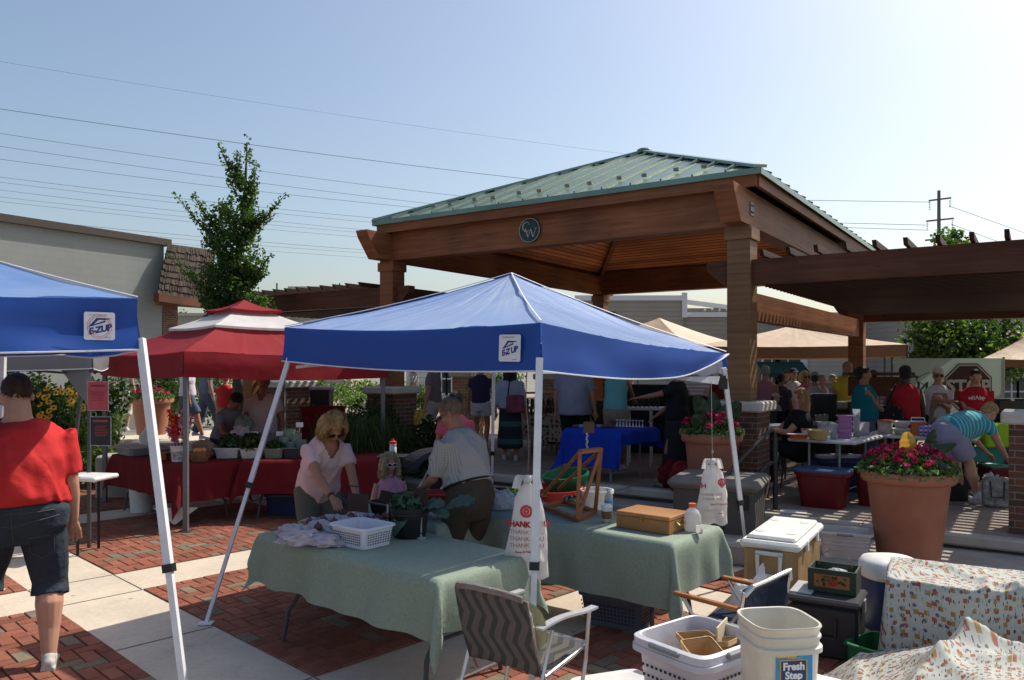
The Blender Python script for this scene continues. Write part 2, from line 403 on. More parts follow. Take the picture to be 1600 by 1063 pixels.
# ------------------------------------------------------------------ people
TS = bpy.data.scenes.new('workbench')
def remesh(mb, name, vox, smooth=2, amp=0, nsc=9, seed=0):
    me = mb.mesh('tmp'); o = bpy.data.objects.new('tmp', me); TS.collection.objects.link(o)
    r = o.modifiers.new('r', 'REMESH'); r.mode = 'VOXEL'; r.voxel_size = vox; r.use_smooth_shade = True
    if smooth:
        sm = o.modifiers.new('s', 'SMOOTH'); sm.iterations = smooth; sm.factor = .5
    vl = TS.view_layers[0]; vl.update()
    out = bpy.data.meshes.new_from_object(o.evaluated_get(vl.depsgraph))
    TS.collection.objects.unlink(o); bpy.data.objects.remove(o); bpy.data.meshes.remove(me); out.name = name
    if amp:
        for v in out.vertices:
            c = v.co; k = noise.noise(V((c.x*nsc+seed, c.y*nsc, c.z*nsc*.55)))+.5*noise.noise(V((c.x*nsc*2+seed, c.y*nsc*2+c.z*nsc, c.z*nsc)))
            if amp > .01: k += 1.5*(max(0, 1-2.2*abs(noise.noise(V((c.x*5.5+c.z*3.2+seed, c.y*5.5, c.z*1.5)))))**2-.25)
            v.co = c+v.normal*k*amp
    out.polygons.foreach_set('use_smooth', [True]*len(out.polygons))
    return out
def link(me, name, material, parent):
    me.materials.clear(); me.materials.append(material); me.name = name
    o = bpy.data.objects.new(name, me); COL.objects.link(o); o.parent = parent; return o
def ik(S, T, a, b, pole):
    S = V(S); T = V(T); d = T-S; L = min(d.length, (a+b)*.995); L = max(L, abs(a-b)+.02); dn = d.normalized()
    x = (a*a-b*b+L*L)/(2*L); h = math.sqrt(max(0, a*a-x*x)); p = V(pole); p = (p-dn*p.dot(dn))
    p = p.normalized() if p.length > 1e-4 else V((0, 1, 0))
    return S+dn*x+p*h, S+dn*L
SKIN = {'light': (.52, .27, .18), 'tan': (.42, .2, .12), 'mid': (.28, .13, .075), 'dark': (.07, .033, .022), 'pink': (.56, .28, .21)}
HAIRC = {'blonde': (.42, .26, .1), 'pale': (.6, .45, .24), 'brown': (.07, .035, .018), 'black': (.012, .01, .009), 'grey': (.3, .28, .26), 'strawberry': (.36, .17, .07), 'short_grey': (.3, .2, .14)}
def person(x, y, z0, face, height, label, shirt, bottom, hair=('short', 'brown'), skin='light', group=None, lean=0, hl=None, hr=None,
           head=(0, 0), w=1.0, belly=0, detail=0, seated=False, pelvis=None, glasses=None, cap=None, sleeve=.55, hem=-.02, shoe=(.5, .5, .5), sock=None,
           feet=((-.1, 0), (.1, 0)), apron=None, neckline='round', vox=None, belt=None, torso_tw=0):
    """face: world direction (dx,dy) the person looks; built in local metres, +Y forward"""
    k = height/1.75; rz = math.atan2(face[1], face[0])-PI/2
    T = thing('person', label, 'person', (x, y, z0), rz, group)
    vx = vox or (.013 if detail else .024)
    vb = .007 if detail else .016
    pz = (pelvis if pelvis is not None else (.5 if seated else .93))
    ln = R(lean)
    Pv = V((0, -.2*math.sin(ln)*(1 if lean < 50 else 1.7) if not seated else 0, pz-.05*(1-math.cos(ln))))
    def t(s, up=0):   # point along spine, leaning progressively
        n = 6; p = Pv.copy(); q = s/n
        for i in range(n):
            a = ln*(.75+.5*i/n)*(1 if True else 0); p = p+V((0, math.sin(a), math.cos(a)))*q
        return p
    la = ln*1.2
    up = V((0, math.sin(la), math.cos(la))); fw = V((0, math.cos(la), -math.sin(la)))
    neck = t(.52); hp, hy = R(head[0]), R(head[1])
    ha = la*.75+hp
    hup = V((math.sin(hy)*math.sin(ha)*.6, math.sin(ha)*math.cos(hy), math.cos(ha)))
    hd = neck+up*.03+hup.normalized()*.127
    HM = Matrix.Rotation(-hy, 3, 'Z') @ Matrix.Rotation(-ha, 3, 'X')
    S = {}; A = {}
    for sgn, h in ((-1, hl), (1, hr)):
        sh = t(.43)+V((sgn*(.06+.11*w), 0, 0))
        tgt = V(h) if h else sh+V((sgn*.09, .06, -.52))
        el, wrp = ik(sh, tgt, .285, .25, (sgn*.5, -.8, -.35)); S[sgn] = sh; A[sgn] = (sh, el, wrp)
    Lg = {}
    for sgn, ft in zip((-1, 1), feet):
        hip = Pv+V((sgn*.095*(.6+.4*w), 0, -.03))
        ank = V((ft[0]*(.6+.4*w), ft[1], ft[2] if len(ft) > 2 else .08))
        if seated: ank = V((ft[0], ft[1]+.42, .08))
        kn, an = ik(hip, ank, .43, .425, (sgn*.1, 1, .1)); Lg[sgn] = (hip, kn, ank)
    # body
    b = MB()
    bl = belly
    tor = [(Pv+V((0, 0, -.06)), .15*w, .11*w), (t(.08), .165*w, (.118+bl*.5)*w), (t(.18)+fw*bl*.4, .15*w, (.105+bl)*w), (t(.34)+fw*bl*.2, .168*w, (.118+bl*.5)*w), (t(.43), .158*w, .1*w), (t(.485), .105*w, .078*w), (t(.515), .072*(.5+.5*w), .064*(.5+.5*w))]
    b.loft(tor, (1, 0, 0))
    nw = .55+.45*w; b.loft([(t(.47), .075*nw, .066*nw), (neck+up*.03, .06*nw, .062*nw), (hd-hup*.03, .055*nw, .058*nw)], (1, 0, 0), n=10)
    for sgn in (-1, 1):
        sh, el, wp = A[sgn]; q = .6+.4*w
        b.loft([(sh+V((-sgn*.06, 0, -.01)), .036*q, .036*q), (sh, .046*q, .046*q), (sh.lerp(el, .5), .047*q, .05*q), (el, .038*q, .038*q)], n=10)
        b.loft([(el, .038*q, .038*q), (el.lerp(wp, .35), .038*q, .037*q), (wp, .025*q, .022*q)], n=10)
        d = (wp-el).normalized(); side = V((1, 0, 0))-d*d.x; side = side.normalized() if side.length > .2 else V((0, 1, 0)); nrm = d.cross(side)
        if detail:
            b.loft([(wp, .024, .02), (wp+d*.04, .034, .018), (wp+d*.085, .038, .015)], side, n=10)
            curl = nrm*(-.0) if nrm.z < 0 else nrm*0
            dn = V((0, 0, -1))
            for fi in range(4):
                o = wp+d*.085+side*(fi-1.5)*.021; L_ = (.055, .07, .065, .05)[fi]
                d2 = (d+side*(fi-1.5)*.08+dn*.25).normalized(); d3 = (d2+dn*.7).normalized()
                b.tube([o-d*.02, o, o+d2*L_*.5, o+d2*L_*.5+d3*L_*.55], [.0095, .0095, .0085, .007], n=8)
            o = wp+d*.03-side*sgn*.03
            b.tube([o, o-side*sgn*.022+d*.025+dn*.008, o-side*sgn*.026+d*.058+dn*.02], [.013, .0105, .008], n=8)
        else:
            b.loft([(wp, .024, .02), (wp+d*.05, .036, .017), (wp+d*.095, .036, .015)], side, n=8)
            for fi in range(4):
                o = wp+d*.09+side*(fi-1.5)*.021; b.tube([o-d*.02, o+d*.03, o+d*.055+V((0, 0, -.02))], [.011, .0105, .009], n=6)
            o = wp+d*.03-side*sgn*.03; b.tube([o, o-side*sgn*.03+d*.045], [.013, .01], n=6)
        hip, kn, an = Lg[sgn]
        b.loft([(hip+V((0, 0, .04)), .088*q, .095*q), (hip.lerp(kn, .3), .084*q, .088*q), (hip.lerp(kn, .75), .062*q, .064*q), (kn, .053*q, .056*q)], n=12)
        sh_ = (an-kn).normalized(); bk = V((0, -1, 0))
        q2 = .3+.7*w; b.loft([(kn, .053*q2, .056*q2), (kn.lerp(an, .3)+bk*.018*q2, .056*q2, .064*q2), (kn.lerp(an, .65)+bk*.004, .042*q2, .044*q2), (an, .033*q, .037*q)], n=12)
        b.ell(an+V((0, .03, -.04)), (.035, .08, .03))
    # head
    def hl_(p): return hd+HM @ (V(p)*1.05)
    hr_ = HM
    b.ell(hl_((0, -.012, .03)), (.074, .094, .092), hr_, 18, 12)
    b.ell(hl_((0, .022, -.035)), (.058, .066, .078), hr_, 16, 10)
    b.ell(hl_((0, .052, -.083)), (.026, .024, .02), hr_)
    b.ell(hl_((0, .083, .012)), (.05, .012, .01), hr_)
    b.loft([(hl_((0, .08, .01)), .009, .008), (hl_((0, .1, -.022)), .013, .013)], n=8)
    b.ell(hl_((0, .083, -.052)), (.025, .012, .011), hr_)
    for sgn in (-1, 1):
        b.ell(hl_((sgn*.077, -.008, -.012)), (.009, .02, .031), hr_)
        b.ell(hl_((sgn*.036, .066, -.025)), (.02, .018, .02), hr_)
    bm_ = remesh(b, 'body', vb, 2 if detail else 1)
    skm = mat('skin_'+skin, SKIN[skin], rough=.5, var=.08, scale=12, spec=.35)
    link(bm_, 'body', skm, T)
    # eyes, mouth
    if detail or hair[0] != 'none':
        for sgn in (-1, 1): MB().ell(hl_((sgn*.031, .079, .0)), (.014, .007, .006), hr_, 8, 6).build('eye', mat('eye_dark', (.05, .035, .03), rough=.2, var=0), T, smooth=True)
        e = MB(); e.ell(hl_((0, .093, -.052)), (.022, .006, .004), hr_, 10, 6)
        e.ell(hl_((0, .092, -.059)), (.018, .006, .004), hr_, 10, 6)
        e.build('mouth', mat('lips_'+skin, tuple(c*s for c, s in zip(SKIN[skin], (.8, .5, .55))), rough=.45, var=0), T, smooth=True)
    if glasses:
        e = MB(); g = MB()
        for sgn in (-1, 1):
            g.ell(hl_((sgn*.033, .091, .0)), (.027, .006, .018 if glasses[1] else .014), hr_, 12, 8)
            e.tube([hl_((sgn*.033+.03*math.cos(a), .09, .02*math.sin(a))) for a in [i*PI/5 for i in range(10)]], .0035 if detail else .004, n=6, closed=True)
            e.tube([hl_((sgn*.062, .085, .006)), hl_((sgn*.08, .04, .006)), hl_((sgn*.083, -.01, .0))], .003, n=6)
        e.tube([hl_((-.008, .094, .004)), hl_((.008, .094, .004))], .003, n=6)
        ro = link(e.mesh('glasses'), 'glasses', mat('frame_%s' % str(glasses[0]), glasses[0], rough=.3, var=0), T)
        lo = link(g.mesh('lens'), 'lens', mat('dark_lens', (.02, .018, .018), rough=.1, var=0) if glasses[1] else mat('clear_lens', (.3, .3, .3), rough=.05, var=0, alpha=.3), ro)
    # hair
    st, hc = hair; hcol = HAIRC[hc]
    if st not in ('none',):
        h = MB()
        hm = mat('hair_'+hc, hcol, rough=.55, var=.45, scale=26, bump=1, bscale=90, spec=.4, stretch=(1.6, 1.6, .3))
        if st == 'buzz': h.ell(hl_((0, -.02, .034)), (.079, .094, .09), hr_, 18, 12); cut = (-.02, .042)
        elif st in ('short', 'curlcap'):
            h.ell(hl_((0, -.02, .042)), (.083, .1, .094), hr_, 18, 12); h.ell(hl_((0, -.055, -.01)), (.073, .055, .06), hr_); cut = (0, .05)
            if st == 'curlcap': h.ell(hl_((0, -.01, .06)), (.09, .1, .085), hr_)
        elif st in ('bob', 'curly', 'long', 'bun', 'pony'):
            h.ell(hl_((0, -.02, .045)), (.09, .105, .097), hr_, 18, 12)
            if st != 'bun' and st != 'pony':
                low = {'bob': -.11, 'curly': -.17, 'long': -.3}[st]
                for sgn in (-1, 1):
                    for yy in ((.035, -.02, -.06) if st != 'long' else (.0, -.03, -.06)):
                        h.loft([(hl_((sgn*.066, yy, .06)), .035, .035), (hl_((sgn*.088, yy-.005, -.02)), .032, .034), (hl_((sgn*.08, yy-.01, low)), .024, .024)], n=8)
                h.loft([(hl_((0, -.07, .03)), .075, .05), (hl_((0, -.09, -.05)), .08, .042), (hl_((0, -.085, low-.01)), .07, .03)], n=12)
            else: h.ell(hl_((0, -.11, .05)), (.045, .04, .045), hr_); h.ell(hl_((0, -.06, -.02)), (.07, .05, .06), hr_)
        hmz = remesh(h, 'hair', .008 if detail else .013, 1)
        inv = HM.transposed(); cutf = .035 if st in ('bob', 'curly', 'long') else .02
        bm2 = bmesh.new(); bm2.from_mesh(hmz); kill = []
        for v in bm2.verts:
            l = inv @ (v.co-hd)
            # open the face
            if l.y > .048+max(0, (l.z-.045))*1.4 and l.z < .085 and abs(l.x) < (.066 if st in ('bob', 'curly', 'long') else .2): kill.append(v)
            elif st in ('buzz', 'short', 'curlcap', 'bun', 'pony') and l.z < .018 and l.y > -.012: kill.append(v)
            else:
                amp = {'curly': .016, 'curlcap': .009, 'bob': .006, 'long': .006}.get(st, .0025); f = 55 if st in ('curly', 'curlcap') else 30
                v.co += v.normal*noise.noise(v.co*f)*amp+v.normal*noise.noise(V((v.co.x*70, v.co.y*70, v.co.z*16)))*.004
        bmesh.ops.delete(bm2, geom=kill, context='VERTS'); bm2.to_mesh(hmz); bm2.free()
        ho = link(hmz, 'hair', hm, T)
        md = ho.modifiers.new('t', 'SOLIDIFY'); md.thickness = .01; md.offset = -1
        if detail and st in ('buzz', 'short'):
            s_ = MB(); vs = hmz.vertices
            for _ in range(2600):
                v = vs[random.randrange(len(vs))]; p = v.co+V((random.gauss(0, .003), random.gauss(0, .003), random.gauss(0, .003))); dn_ = (v.normal*.55+V((random.gauss(0, .3), random.gauss(0, .3)-.2, -.7))).normalized(); q = p+dn_*random.uniform(.008, .016); sd = dn_.cross(v.normal).normalized()*.0013
                s_.poly([p-sd, p+sd, q])
            link(s_.mesh('loose_hair'), 'loose_hair', hm, ho)
        if detail and st in ('bob', 'curly'):
            s_ = MB()
            for _ in range(750 if st == 'curly' else 1000):
                a = random.uniform(.75, 5.53) ; a0 = a+PI/2
                top = hl_((math.cos(a0)*.06, math.sin(a0)*.07-.01, random.uniform(.08, .135)))
                m1 = hl_((math.cos(a0)*.098, math.sin(a0)*.108-.01, random.uniform(-.02, .06)))
                lo_ = hl_((math.cos(a0)*(.1+random.uniform(-.015, .03)), math.sin(a0)*.11-.01, random.uniform(-.19, -.08) if st == 'curly' else random.uniform(-.13, -.06)))
                pts = [top, m1, lo_]
                if st == 'curly':
                    pts = []
                    ph = random.random()*6
                    for i in range(13):
                        q = i/12; p = top.lerp(m1, q*2) if q < .5 else m1.lerp(lo_, q*2-1)
                        pts.append(p+V((math.cos(ph+i*1.9), math.sin(ph+i*1.9), 0))*.019*(q+.25))
                s_.tube(pts, [.0042 if st == 'curly' else .0019]*(len(pts)-1)+[.0012], n=4, caps=False)
            link(s_.mesh('loose_hair'), 'loose_hair', hm, ho)
    if cap:
        c_ = MB(); c_.ell(hl_((0, -.012, .065)), (.086, .103, .075), hr_, 18, 12)
        c_.loft([(hl_((0, .07, .062)), .075, .012), (hl_((0, .165, .045)), .055, .006)], HM @ V((1, 0, 0)), n=12)
        link(remesh(c_, 'cap', .012, 1), 'cap', fabric('cap_'+str(cap), cap, bump=.2), T)
    # shirt
    sm, sl = shirt, sleeve
    g = MB(); o = .02
    def ring(s, wx, dy, off=V((0, 0, 0))): return (t(s)+off, wx*w+o, dy+o)
    hz = hem
    rings = [ring(hz, .168, (.125+bl*.6)*w+.012, fw*bl*.35), ring(.1, .168, (.122+bl*.9)*w+.008, fw*bl*.42), ring(.2, .157, (.112+bl)*w, fw*bl*.4), ring(.34, .17, (.122+bl*.5)*w, fw*bl*.2), ring(.425, .158, .105*w), ring(.485, .11, .086*w), ring(.525, .072*(.5+.5*w)/w, .064*(.5+.5*w))]
    g.loft(rings, n=20, rnd=False)
    if sl > 0:
        for sgn in (-1, 1):
            sh, el, wp = A[sgn]; q = .6+.4*w
            full = [sh+V((-sgn*.08*w, 0, .0)), sh, sh.lerp(el, .5), el, wp]; 
            if sl <= 1:
                e_ = sh.lerp(el, sl); g.loft([(full[0], .05*q, .05*q), (sh, .062*q, .064*q), (e_, .055*q+.008, .057*q+.008)], n=12, rnd=False)
            else:
                e_ = el.lerp(wp, sl-1); g.loft([(full[0], .05*q, .05*q), (sh, .066*q, .066*q), (el, .05*q, .05*q), (e_, .042*q, .042*q)], n=12, rnd=False)
    sme = remesh(g, 'shirt', vx, 2, amp=.012 if detail else .006, nsc=8, seed=x)
    if neckline == 'vee' or detail:
        dip = .09 if neckline == 'vee' else .02
        bmx = bmesh.new(); bmx.from_mesh(sme); kk = []
        nb = t(.5)
        for v in bmx.verts:
            r_ = v.co-nb; yy = r_.dot(fw); hh = r_.dot(up)
            if yy > .02 and hh > -dip+.02+abs(r_.x)*1.5 and abs(r_.x) < .09: kk.append(v)
            elif hh > .04 and abs(r_.x) < .066*(.5+.5*w): kk.append(v)
        bmesh.ops.delete(bmx, geom=kk, context='VERTS'); bmx.to_mesh(sme); bmx.free()
    so = link(sme, 'shirt', sm, T)
    # bottoms
    bt, bmat, blen = bottom
    g = MB(); q = .6+.4*w
    if bt == 'skirt':
        zh = blen; 
        g.loft([(Pv+V((0, 0, .09)), .155*w+.01, .12*w+.01), (Pv+V((0, 0, -.05)), .185*w, .145*w), (V((Pv.x, Pv.y*.4, (pz+zh)/2-.02)), .2*w, .17*w), (V((0, 0, zh)), .22*w, .2*w)], n=24, rnd=False)
    else:
        g.loft([(t(.11 if belt else .07)+fw*bl*.3, (.162 if belt else .15)*w+.014, ((.12 if belt else .108)+bl*(.75 if belt else .6))*w+.012), (Pv+V((0, 0, 0))+fw*bl*.15, .17*w+.014, (.13+bl*.45)*w+.014), (Pv+V((0, 0, -.09)), .165*w+.014, .125*w+.01), (Pv+V((0, 0, -.18)), .12*w+.01, .095*w)], n=18, rnd=False)
        for sgn in (-1, 1):
            hip, kn, an = Lg[sgn]; lo_ = .016
            segs = [(hip+V((0, 0, .05)), .09*q+lo_, .1*q+lo_), (hip.lerp(kn, .35), .092*q+lo_, .096*q+lo_)]
            if blen <= 1: e_ = hip.lerp(kn, blen); rr = .098*q+lo_ if bt == 'shorts' else .07*q+lo_; segs.append((e_, rr, rr))
            else:
                segs.append((kn, .068*q+lo_, .072*q+lo_)); e_ = kn.lerp(an, blen-1); rr = (.062 if bt == 'pants' else .075)*q+lo_; segs.append((e_, rr, rr*1.05))
            g.loft(segs, n=14, rnd=False)
    link(remesh(g, 'trousers', vx, 2, amp=.006, nsc=9, seed=y), 'skirt' if bt == 'skirt' else ('shorts' if blen <= 1.4 else 'trousers'), bmat, T)
    if belt:
        g = MB(); c0 = t(.1); ring_ = []
        for i in range(28):
            a = 2*PI*i/28; ring_.append(c0+fw*bl*.3+V((math.cos(a)*(.162*w+.021), 0, 0))+fw*math.sin(a)*((.12+bl*.75)*w+.019))
        g.tube(ring_, .018, n=6, closed=True, flat=.5); link(g.mesh('belt'), 'belt', mat('belt_leather', (.02, .015, .012), rough=.4), T)
    # shoes
    for sgn in (-1, 1):
        hip, kn, an = Lg[sgn]; sg = MB()
        sg.loft([(an+V((0, -.05, -.035)), .036, .035), (an+V((0, .02, -.035)), .042, .04), (an+V((0, .1, -.05)), .046, .026), (an+V((0, .155, -.055)), .036, .018)], (1, 0, 0), n=12)
        sg.ell(an+V((0, -.01, -.005)), (.04, .05, .035))
        sg.box(an+V((0, .05, -.07)), (.08, .24, .022))
        shm = mat('shoe_'+str(shoe), shoe, rough=.6, var=.3, scale=25)
        s0 = link(remesh(sg, 'shoe', .01 if detail else .018, 1), 'shoe', shm, T)
        if sock:
            g = MB(); g.loft([(an+V((0, 0, -.01)), .04, .043), (an.lerp(kn, .14), .041, .044), (an.lerp(kn, .18), .043, .046)], n=12, rnd=False)
            link(g.mesh('sock'), 'sock', fabric('white_sock', (.75, .74, .72)), T)
    if apron:
        g = MB()
        g.grid(lambda a, c: t(.4-.4*c if c < .5 else .2-.0)+fw*(.14+bl)+V(((a-.5)*(.2+.16*c), 0, -(c-.5)*.8*(c > .5))), 6, 10)
        link(g.mesh('apron'), 'apron', fabric('apron_tan', apron), T)
    T.scale = (k, k, k)
    T['_j'] = 0; del T['_j']
    return T, dict(hd=hd, HM=HM, A=A, up=up, fw=fw, t=t, k=k, w=w)
# ------------------------------------------------------------------ world, sun, camera
w = bpy.data.worlds.new('World'); sc.world = w; w.use_nodes = True
nt = w.node_tree; bg = nt.nodes['Background']; sky = nt.nodes.new('ShaderNodeTexSky'); sky.sky_type = 'NISHITA'; sky.sun_disc = False
SUN_EL, SAZ = 50.0, (.81, .585)
sky.sun_elevation = R(SUN_EL); sky.sun_rotation = math.atan2(SAZ[0], SAZ[1]); sky.air_density = 1.0; sky.dust_density = 2.6; sky.ozone_density = 1.0; sky.air_density = 1.15
nt.links.new(sky.outputs[0], bg.inputs[0]); bg.inputs[1].default_value = .15
sd = bpy.data.lights.new('sun', 'SUN'); sd.energy = 5.0; sd.angle = R(.53); sd.color = (1, .93, .82)
so_ = bpy.data.objects.new('sun', sd); COL.objects.link(so_)
sv = V((SAZ[0]*math.cos(R(SUN_EL)), SAZ[1]*math.cos(R(SUN_EL)), math.sin(R(SUN_EL)))); so_.rotation_euler = sv.to_track_quat('Z', 'Y').to_euler(); so_.location = (10, 10, 20)
cd = bpy.data.cameras.new('camera'); cam = bpy.data.objects.new('camera', cd); COL.objects.link(cam); sc.camera = cam
cam.location = (0, 0, H); cam.rotation_euler = (R(90), 0, 0); cd.sensor_width = 36; cd.lens = F/1600*36; cd.shift_y = (CY-531.5)/1600; cd.clip_end = 4000; cd.clip_start = .05
sc.view_settings.view_transform = 'Standard'; sc.view_settings.look = 'None'; sc.view_settings.exposure = 0
sc.cycles.max_bounces = 6; sc.cycles.diffuse_bounces = 2; sc.cycles.use_denoising = True; sc.cycles.transparent_max_bounces = 12

# ------------------------------------------------------------------ materials
conc = mat('concrete', (.46, .41, .35), rough=.9, var=.16, scale=2.2, bump=.15, bscale=90)
conc2 = mat('concrete_old', (.36, .33, .29), rough=.9, var=.22, scale=3, bump=.2, bscale=60)
capstone = mat('capstone', (.5, .46, .4), rough=.85, var=.12, scale=7, bump=.2, bscale=50)
cedar = wood('cedar', (.31, .118, .048), (.12, .042, .018))
cedar_r = wood('cedar_rafter_shaded', (.06, .024, .013), (.028, .012, .007))  # cedar darkened so the colour carries the shade under the pergola
cedar_d = wood('cedar_dark', (.15, .052, .024), (.055, .02, .011))
post_w = wood('post_cedar', (.27, .145, .07), (.12, .055, .026))
soffit = wood('soffit', (.72, .27, .1), (.42, .14, .05), planks=.11)
brk = bricks('red_brick', (.16, .06, .035), (.085, .038, .026), (.2, .175, .15))
brk_t = bricks('tan_brick', (.36, .2, .1), (.24, .11, .06), (.36, .33, .28))
white_p = mat('white_paint', (.78, .78, .76), rough=.4, var=.09, scale=7, bump=.08, bscale=40)
plastic_w = mat('white_plastic', (.76, .76, .74), rough=.4, var=.1, scale=8, trans=.12, bump=.06, bscale=30)
steel_w = mat('leg_steel', (.72, .73, .75), rough=.35, var=.1, scale=12)
steel_g = mat('dark_steel', (.08, .08, .085), rough=.45, metal=.3)
alu = mat('aluminium', (.62, .61, .6), rough=.28, metal=.9, var=.1)
blk = mat('black_plastic', (.015, .015, .017), rough=.4)
blk_m = mat('black_iron', (.018, .018, .018), rough=.35, spec=.6)

# ------------------------------------------------------------------ ground
g = MB(); g.poly([(-600, -40, -.012), (600, -40, -.012), (600, 1200, -.012), (-600, 1200, -.012)])
tag(g.build('ground', mat('far_ground', (.2, .19, .17), rough=.95, var=.25, scale=.3)), kind='structure')
g = MB(); Mp = Matrix.Rotation(R(-44), 4, 'Z')
g.poly([(-22, -6, -.004), (12, -6, -.004), (12, 22, -.004), (-22, 22, -.004)])
tag(g.build('concrete_path', paving_mat('path_concrete', (.62, .53, .42)), rz=R(-44)), kind='structure')
# joints in the concrete strips
j = MB()
for kb in range(-2, 5):
    for ka in range(-4, 3):
        a0 = -3.83+3.34*ka; b0 = 2.24+3.34*kb
        for q in (-.34, .34, 1.67):
            j.box((a0+q, b0, -.002), (.007, .66, .004)); j.box((a0, b0+q, -.002), (.66, .007, .004))
tag(j.build('path_joints', mat('joint', (.12, .11, .1)), rz=R(-44)), kind='structure')
# herringbone brick panels, one colour per brick
g = MB(); g.usecol = True; cell = .1; gp = .006
red = [(.28, .1, .064), (.26, .094, .06), (.3, .112, .072), (.235, .086, .056), (.27, .106, .068)]; grey = [(.2, .155, .105), (.22, .175, .12), (.19, .15, .11)]
for kb in range(-3, 4):
    for ka in range(-4, 2):
        A0 = -3.83+.34+3.34*ka; B0 = 2.24+.34+3.34*kb; n = 26; c_ = 2.66/n
        for i in range(-1, n):
            for jx in range(-1, n):
                tq = (i-jx) % 4
                if tq == 0: x0, x1, y0, y1 = i, i+2, jx, jx+1
                elif tq == 3: x0, x1, y0, y1 = i, i+1, jx, jx+2
                else: continue
                x0, x1, y0, y1 = max(0, x0), min(n, x1), max(0, y0), min(n, y1)
                if x1 <= x0 or y1 <= y0: continue
                a = A0+c_*(x0+x1)/2; b_ = B0+c_*(y0+y1)/2
                wx = a*.7193+b_*.6947; wy = -a*.6947+b_*.7193
                if wy < 2.2 or abs(wx) > wy*.72+1.2 or wy > 14: continue
                g.cc = random.choice(grey) if random.random() < .12 else random.choice(red); s_ = random.uniform(.85, 1.12); g.cc = tuple(q*s_ for q in g.cc)
                hx, hy = c_*(x1-x0)/2-gp/2, c_*(y1-y0)/2-gp/2; z = .008+random.uniform(-.0015, .0015); e = .004
                P8 = [(a-hx, b_-hy, 0), (a+hx, b_-hy, 0), (a+hx, b_+hy, 0), (a-hx, b_+hy, 0), (a-hx+e, b_-hy+e, z), (a+hx-e, b_-hy+e, z), (a+hx-e, b_+hy-e, z), (a-hx+e, b_+hy-e, z)]
                n0 = len(g.v); g.v += P8
                for f in ((4, 5, 6, 7), (0, 1, 5, 4), (1, 2, 6, 5), (2, 3, 7, 6), (3, 0, 4, 7)): g.addf(tuple(n0+t for t in f))
tag(g.build('brick_paving', vcol_mat('paver'), rz=R(-44)), kind='structure')
g = MB()
for kb in range(-3, 4):
    for ka in range(-4, 2):
        A0 = -3.83+.34+3.34*ka; B0 = 2.24+.34+3.34*kb; g.poly([(A0, B0, -.001), (A0+2.66, B0, -.001), (A0+2.66, B0+2.66, -.001), (A0, B0+2.66, -.001)])
tag(g.build('sand_bed', mat('paver_sand', (.055, .04, .03), rough=1)), kind='structure').rotation_euler = (0, 0, R(-44))
# raised plaza with steps (pavilion frame: X right-and-nearer, Y away)
PO = V((2.80, 9.5, 0)); PA = R(-33.9)
def PW(x, y, z=0): return V((PO.x+x*math.cos(PA)-y*math.sin(PA), PO.y+x*math.sin(PA)+y*math.cos(PA), z))
g = MB(); g.prism([(-11, .1), (.25, .1), (.25, -.75), (13, -.75), (13, 30), (-40, 30), (-40, 9), (-11, 9)], PLAT+.1, -.1)
tag(g.build('plaza_floor', mat('plaza_concrete_shaded', (.27, .215, .175), rough=.9, var=.25, scale=1.2, bump=.1, bscale=60), loc=PO, rz=PA), kind='structure')  # floor colour darkened to stand in for shade under the pavilion
g = MB(); g.box((-5.4, .04, PLAT-.055), (11.2, .16, .11), bev=.02); g.box((6.6, -.81, PLAT-.055), (12.8, .16, .11), bev=.02)
tag(g.build('step_nosing', conc, loc=PO, rz=PA), kind='structure')
g = MB(); g.box((-5.6, -.2, .05), (10.6, .5, .14), bev=.02); g.box((6.7, -1.35, .045), (12.9, 1.2, .19), bev=.025)
tag(g.build('lower_step', conc2, loc=PO, rz=PA), kind='structure')
# paving joints on the plaza
g = MB()
for i in range(-8, 9): g.box((i*1.5, 6, PLAT+.001), (.012, 14, .004))
for i in range(0, 8): g.box((0, .9+i*1.5, PLAT+.0015), (24, .012, .004))
tag(g.build('plaza_joints', mat('joint', (.12, .11, .1)), loc=PO, rz=PA), kind='structure')
g = MB(); g.box((1.05, -1.1, .1), (.9, .9, .2)); 
# cheek wall beside the stairs
t_ = thing('stair_cheek_wall', 'pale concrete cheek wall with rounded coping beside the black handrail', 'wall', (0, 0, 0))
c0 = P(1052, 700, 8.1); c1 = P(1180, 700, 7.75); top = .68
dv = (c1-c0); dv.z = 0; L_ = dv.length; a_ = math.atan2(dv.y, dv.x)
t_.location = (c0.x, c0.y, 0); t_.rotation_euler = (0, 0, a_)
MB().box((L_/2, .35, top/2-.03), (L_, .7, top-.06)).build('wall_block', mat('cheek_stone_shaded', (.11, .1, .088), rough=.9, var=.2, scale=3, bump=.2), t_)  # pale concrete painted dark, with the canopy shade in its colour
MB().box((L_/2, .35, top), (L_+.12, .82, .11), bev=.045).build('coping', mat('coping_stone_shaded', (.17, .155, .135), rough=.9, var=.2, scale=4, bump=.2), t_, smooth=False)  # coping colour lowered too, as painted shade
MB().box((L_*.86, -.012, top-.16), (.1, .03, .14)).build('outlet_box', blk, t_)
MB().box((L_*.75, -.25, .1), (.5, .45, .2), bev=.02).build('footing', conc2, t_)

